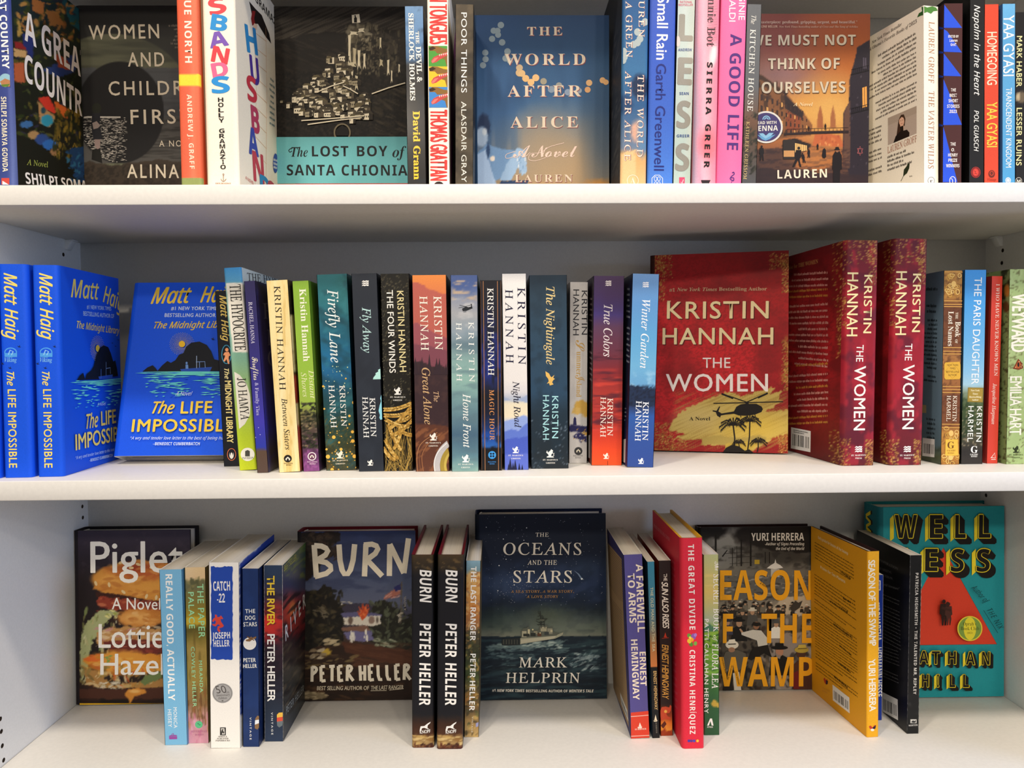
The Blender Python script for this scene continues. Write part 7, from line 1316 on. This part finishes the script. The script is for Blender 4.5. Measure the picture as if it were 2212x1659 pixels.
@art('season', *B6)
def _(b, S, F, B):
    S.paint(['1a1512'])
    sk = G([(90, '1e1a18'), (200, '2c2926'), (330, '5a5650'), (430, '6a665e'), (560, '6e6a62'), (700, '8a8070'), (760, '6a6258'), (900, '4a443c'), (1280, '544c42')], 'y', 30, 80)
    F.paint([sk, E(260, 200, 120, 90, '9a9a96', .7, 30, 40, a=.9), E(200, 330, 140, 90, '8a8a88', .9, 24, 40, a=.8), E(520, 330, 140, 60, '77756e', 1, 24, a=.7), E(420, 180, 120, 60, '201c1a', .5, 30, 40), E(160, 150, 110, 50, '1c1918', .5, 30, 40), E(640, 330, 220, 60, '3a3732', .9, 30, 40, a=.8), PG([(420, 100), (880, 100), (880, 300), (560, 290), (440, 240)], '1f1b18', 18, 50), NZ(50, 30, '2a2724', .52, .68, .6, 5, box=(60, 250, 880, 430)),
        PG([(60, 480), (220, 470), (880, 470), (880, 640), (60, 640)], '5c5a56', 10), DAB(200, (210, 460, 870, 640), (8, 26), ('8a8884', '6a6864', '3a3834', 'a8a49c', '2a2826'), 3, .25, (-10, 10), .8), PG([(640, 620), (880, 600), (880, 760), (560, 730)], 'b8a890', 10, 20), PG([(560, 900), (700, 870), (870, 860), (870, 1290), (560, 1290)], '8a8078', 14, 40), DAB(320, (90, 640, 560, 1290), (10, 34), ('1c1a18', '2c2a28', '4a443c', '3a2c24', '6a5a48', '1a1614', '8a7c6c'), 6, .5, (40, 140), .85), DAB(80, (540, 760, 870, 1290), (12, 40), ('2a2624', '4a4440', '9a9288', '1c1a18', '6a6058'), 7, .5, (30, 150), .8)], 2.2)
    k = '17130f'
    for x, y0, y1, w in ((182, 180, 300, 14), (362, 215, 400, 10), (428, 150, 400, 12), (300, 270, 400, 5), (330, 260, 400, 4), (560, 300, 380, 6), (530, 300, 380, 6)): F.line([(x, y0), (x, y1)], w, k)
    for x0, x1, y in ((270, 460, 330), (280, 440, 372), (240, 420, 300)): F.line([(x0, y+12), (x1, y)], 3, '2a2420')
    F.rect(455, 355, 490, 385, 'b89a2c'); F.poly([(540, 415), (570, 392), (595, 378), (602, 350), (608, 378), (635, 392), (656, 412), (600, 420)], 'd8d4cc'); F.rect(570, 420, 630, 475, 'b8b4ac'); F.poly([(225, 330), (262, 284), (266, 288), (232, 336)], k)
    # crowd: hats, coats, faces
    rng = random.Random(12)
    def man(x, y, s, coat, hat, face='a88468', brim=1.):
        F.poly([(x-.62*s, y+1.5*s), (x-.5*s, y+.5*s), (x-.15*s, y+.3*s), (x+.15*s, y+.3*s), (x+.52*s, y+.5*s), (x+.62*s, y+1.5*s)], coat); F.ell(x, y+.1*s, .23*s, .3*s, face, 14); F.ell(x, y-.12*s, .5*s*brim, .12*s, hat, 16); F.poly([(x-.26*s, y-.12*s), (x-.24*s, y-.4*s), (x+.22*s, y-.42*s), (x+.27*s, y-.12*s)], hat)
    cs_ = ('1e1c1a', '2a2622', '3a332a', '4a4034', '24211e', '5a5044', '6a6458'); hs_ = ('1a1816', '2c2824', 'b8b0a0', '4a4238', 'd0c8b8', '141210')
    for i in range(60): y = 650+rng.random()*90; man(rng.uniform(215, 860) if i % 3 else rng.uniform(215, 420), y, rng.uniform(20, 36), rng.choice(cs_), rng.choice(hs_))
    for x, y, s, c, h in ((245, 700, 44, '1e1b19', '1a1816'), (300, 690, 46, '2a2520', '15120f'), (368, 720, 60, '3a352e', '4a443a'), (438, 715, 66, '4a4844', 'c8c0ae'), (560, 680, 46, '3a2c20', '2c241c'), (620, 690, 46, '2a2622', '1a1614'), (345, 790, 90, '141311', '100f0d'), (265, 790, 60, '3a3a4a', '2c2c34'), (605, 800, 70, 'e0dcd2', '4a4a4a')): man(x, y, s, c, h)
    F.poly([(360, 865), (440, 845), (500, 850), (540, 900), (545, 960), (480, 975), (470, 920), (400, 895), (362, 880)], 'c4c0b6'); F.poly([(440, 970), (545, 950), (575, 1040), (520, 1010), (430, 1060), (410, 1050)], k); F.ell(465, 815, 22, 28, '8a6248', 14); F.poly([(430, 812), (445, 790), (490, 795), (500, 812), (470, 822)], k); F.poly([(360, 865), (345, 840), (356, 836), (375, 860)], 'b08a6c')
    F.ell(295, 950, 46, 30, 'd8d0c0', 20); F.poly([(268, 945), (272, 915), (315, 910), (322, 945)], 'e0d8c8'); F.line([(268, 946), (322, 944)], 7, '2a2622'); F.poly([(225, 1060), (250, 1000), (330, 985), (390, 1010), (400, 1100), (340, 1130), (230, 1120)], '57534a'); F.ell(292, 985, 24, 18, '9a7258', 12)
    man(628, 985, 120, '14120f', '12100e', 'a87a60'); F.poly([(600, 1005), (620, 1020), (640, 1022), (630, 1050), (608, 1040)], '8a7a6c')
    F.poly([(700, 1110), (760, 1060), (820, 1060), (866, 1120), (866, 1290), (730, 1290)], '4a2c20'); F.poly([(720, 1150), (760, 1130), (770, 1260), (725, 1260)], '6a1c1c'); F.ell(780, 1010, 34, 36, '4a3024', 16); F.ell(783, 985, 50, 22, 'b0983c', 18); F.poly([(752, 980), (762, 950), (810, 948), (822, 980)], 'c0a848'); F.line([(756, 978), (820, 975)], 6, '5a4a20')
    F.poly([(700, 690), (740, 640), (760, 655), (790, 640), (770, 690), (720, 725)], '3a342e'); F.poly([(300, 1150), (345, 1140), (360, 1270), (310, 1270)], 'c8c2b6'); F.poly([(250, 1150), (300, 1150), (300, 1280), (230, 1280)], '1e1b18')
    y_ = 'e8a21c'
    for t, x0, x1, yb, h in (('SEASON', 90, 856, 636, 208), ('OF', 84, 302, 938, 206), ('THE', 500, 868, 938, 206), ('SWAMP', 96, 866, 1242, 206)):
        F.text(t, 'B', y_, x0, yb, x1, yb, h)
    F.text('YURI HERRERA', 'B', 'e8e2d6', 430, 220, 800, 218, 54); F.text('-Author of Signs Preceding', 'X', 'd8d2c6', 526, 252, 802, 252, 20); F.text('the End of the World', 'X', 'd8d2c6', 602, 285, 802, 285, 20)
    F.text('A Novel', 'X', '2c1e08', 488, 522, 540, 552, 15); F.text('Translated from', 'X', '2c1e08', 220, 1040, 246, 1150, 11); F.text('the Spanish by', 'X', '2c1e08', 270, 1196, 300, 1095, 11); F.text('Lisa Dillman', 'X', '2c1e08', 316, 1140, 340, 1230, 11)

@art('season1', *B6)
def _(b, S, F, B):
    S.paint(['eaaa20']); B.paint(['e2a01c']); F.paint(['2a2622'])
    S.text('SEASON OF THE SWAMP', 'S', 'f2ecd8', 1254, 360, 1262, 960, 46, .95, off=.03); S.text('YURI HERRERA', 'S', 'f2ecd8', 1256, 1056, 1262, 1420, 46, .95, off=.03)
    S.poly([(1258, 1524), (1272, 1520), (1284, 1534), (1296, 1518), (1308, 1516), (1304, 1538), (1284, 1548), (1264, 1540)], 'c03a2a'); S.poly([(1284, 1534), (1308, 1516), (1304, 1540), (1284, 1550)], '2a1c30'); S.ell(1283, 1550, 13, 9, 'f0e8d8', 14)
    k = '33260c'; w = 'f0e0b0'
    B.text('Early praise for Season of the Swamp', 'B', w, 902, 206, 1112, 322, 20); B.text('Praise for Ten Planets', 'B', w, 918, 415, 1092, 520, 20)
    for (xl, yl, xr, yr, yb, n, s_, g) in ((878, 222, 1155, 385, 350, 6, 3, ()), (876, 445, 1165, 640, 560, 5, 4, ()), (876, 560, 1172, 770, 720, 8, 5, (2, 5)), (878, 730, 1178, 930, 850, 6, 6, ()), (880, 860, 1180, 1060, 970, 6, 7, ()), (884, 980, 1180, 1190, 1130, 7, 8, (3,))):
        B.body((xl, yl), (xr, yr), (xl+2, yb), n, k, .24, s_, 'j', g)
    for x0, y0, x1, y1 in ((1060, 432, 1170, 512), (1078, 620, 1172, 672), (985, 640, 1172, 762), (1010, 800, 1176, 922), (1050, 950, 1178, 1055), (1040, 1070, 1180, 1180), (1015, 1170, 1180, 1308)): B.body((x0, y0), (x1, y1), (x0, y0+18), 1, '1c1406', .6, int(x0))
    B.poly([(940, 1190), (950, 1184), (956, 1200), (966, 1192), (970, 1215), (956, 1230), (946, 1215)], 'b83a24'); B.poly([(956, 1200), (972, 1206), (970, 1228), (958, 1232)], '2a1c30'); B.body((930, 1245), (985, 1275), (932, 1285), 2, 'd89a30', .5); B.barcode((1004, 1232), (1122, 1324), (1006, 1342))

@art('siddhartha', *B6)
def _(b, S, F, B):
    S.paint(['1f3a9c']); B.paint(['17286a']); F.paint(['1a2c70'])
    S.text('SIDDHARTHA', 'B', 'eceef4', 1288, 655, 1304, 928, 44, .95); S.text('HERMANN HESSE', 'B', 'eceef4', 1304, 972, 1308, 1318, 44, .95); S.rect(1300, 500, 1340, 570, 'e8eaf0'); S.rect(1306, 506, 1334, 564, '2a4ab0'); S.line([(1310, 540), (1330, 530)], 8, 'e8eaf0')

@art('ripley', *B7)
def _(b, S, F, B):
    S.paint(['191919', NZ(14, 60, '4a4a4a', .66, .8, .6, 4, box=(340, 1250, 450, 1500)), NZ(30, 60, '222', .5, .7, .6, 6)], 3); F.paint(['111111']); B.paint(['131212'])
    S.text('PATRICIA HIGHSMITH • THE TALENTED MR. RIPLEY', 'B', 'dcd8d0', 394, 508, 380, 1258, 18, 1.15)
    S.rect(362, 1412, 400, 1436, 'c8c6c0'); S.poly([(366, 1430), (378, 1418), (386, 1424), (396, 1416), (394, 1432), (380, 1434)], '2a2a2a'); S.text('NORTON', 'B', 'c8c6c0', 352, 1456, 406, 1452, 10)
    c = '6a6a6a'
    for t, x0, y0, x1, y1 in (('OF INSPIRATION', 140, 420, 286, 492), ('STARRING', 168, 486, 248, 514), ('PALTROW,', 170, 520, 258, 555)): B.text(t, 'D', c, x0, y0, x1, y1, 16, off=-.014)
    B.text('world literature”', 'J', c, 186, 582, 296, 616, 16)
    B.body((120, 600), (296, 672), (128, 900), 14, c, .22, 3, 'r', (2,)); B.body((130, 930), (290, 985), (134, 1030), 5, c, .22, 5, 'r'); B.body((134, 1070), (286, 1135), (138, 1130), 3, c, .22, 6, 'r')
    B.barcode((186, 1242), (284, 1290), (188, 1370))

@art('wellness', *B7)
def _(b, S, F, B):
    S.paint(['17707a']); B.paint(['1a7c86']); F.paint(['2496a0'])
    K, Y_ = '191614', 'ecd832'
    F.poly([(565, 352), (896, 948), (300, 956), (250, 956)], 'd8432c'); F.line([(565, 352), (896, 948), (250, 956)], 2, '1c1614')
    def block_left(t, boxes, h, dx, dy):
        for x0, x1, yb, ch in boxes:
            for k in range(7, 0, -1): q = k/7; F.text(ch, 'B', K, x0+dx*q, yb+dy*q, x1+dx*q, yb+dy*q, h, off=.05)
            F.poly([(x0-dx*.0-h*.02, yb-h), (x0-h*.02, yb), (x0-dx*.9, yb+dy*.7), (x0-dx*.9, yb-h+dy*.8)], Y_)
            F.text(ch, 'B', K, x0, yb, x1, yb, h, off=.055); F.text(ch, 'B', Y_, x0, yb, x1, yb, h, off=.028); F.text(ch, 'B', K, x0+1.5, yb-1.5, x1-1.5, yb-1.5, h*.97)
    block_left('', ((262, 402, 293, 'W'), (478, 558, 293, 'E'), (634, 702, 293, 'L'), (780, 854, 291, 'L')), 146, 30, 32)
    block_left('', ((268, 340, 496, 'N'), (446, 526, 496, 'E'), (604, 686, 498, 'S'), (762, 846, 498, 'S')), 142, 30, 32)
    block_left('', ((200, 250, 1064, 'J'), (262, 322, 1064, 'O'), (338, 392, 1064, 'N'), (404, 466, 1064, 'A'), (482, 534, 1066, 'T'), (580, 632, 1066, 'H'), (690, 748, 1068, 'A'), (788, 838, 1068, 'N')), 82, 18, 19)
    block_left('', ((418, 462, 1204, 'H'), (510, 524, 1204, 'I'), (586, 624, 1204, 'L'), (668, 708, 1204, 'L')), 80, 18, 19)
    S.text('WELLNESS', 'B', K, 88, 112, 110, 900, 40); S.text('WELLNESS', 'B', Y_, 86, 116, 108, 896, 32); 
    k = '2a1612'
    person(F, 553, 744, 158, k, 0, .05); person(F, 582, 752, 140, '4a2a24', 0, .04); F.ell(575, 695, 12, 18, '3a201a', 12); F.poly([(540, 705), (596, 725), (594, 738), (538, 722)], '3c221c')
    F.begin('sticker', 'round yellow and green book-club seal')
    F.ell(712, 842, 77, 77, 'e8d440', 44); F.ell(712, 842, 70, 70, '7fa048', 40); F.ell(712, 842, 38, 70, 'e8dc3c', 30)
    for t, x0, x1, y, h in (('Oprah’s', 670, 750, 824, 22), ('Book Club', 656, 768, 852, 22), ('2023', 694, 728, 874, 10)): F.text(t, 'D', '4a4a1c', x0, y, x1, y, h, off=-.012)
    F.end()
    t = '123a40'
    F.text('Author of', 'O', t, 720, 592, 806, 690, 34, slant=.15); F.text('THE NIX', 'O', t, 815, 730, 892, 850, 34, 1.2, slant=.1); F.line([(796, 730), (846, 810), (884, 870)], 3, t)
for b in list(BOOKS.values()):
    f = ART.get(b.key)
    if f: f(b)
    b.build()
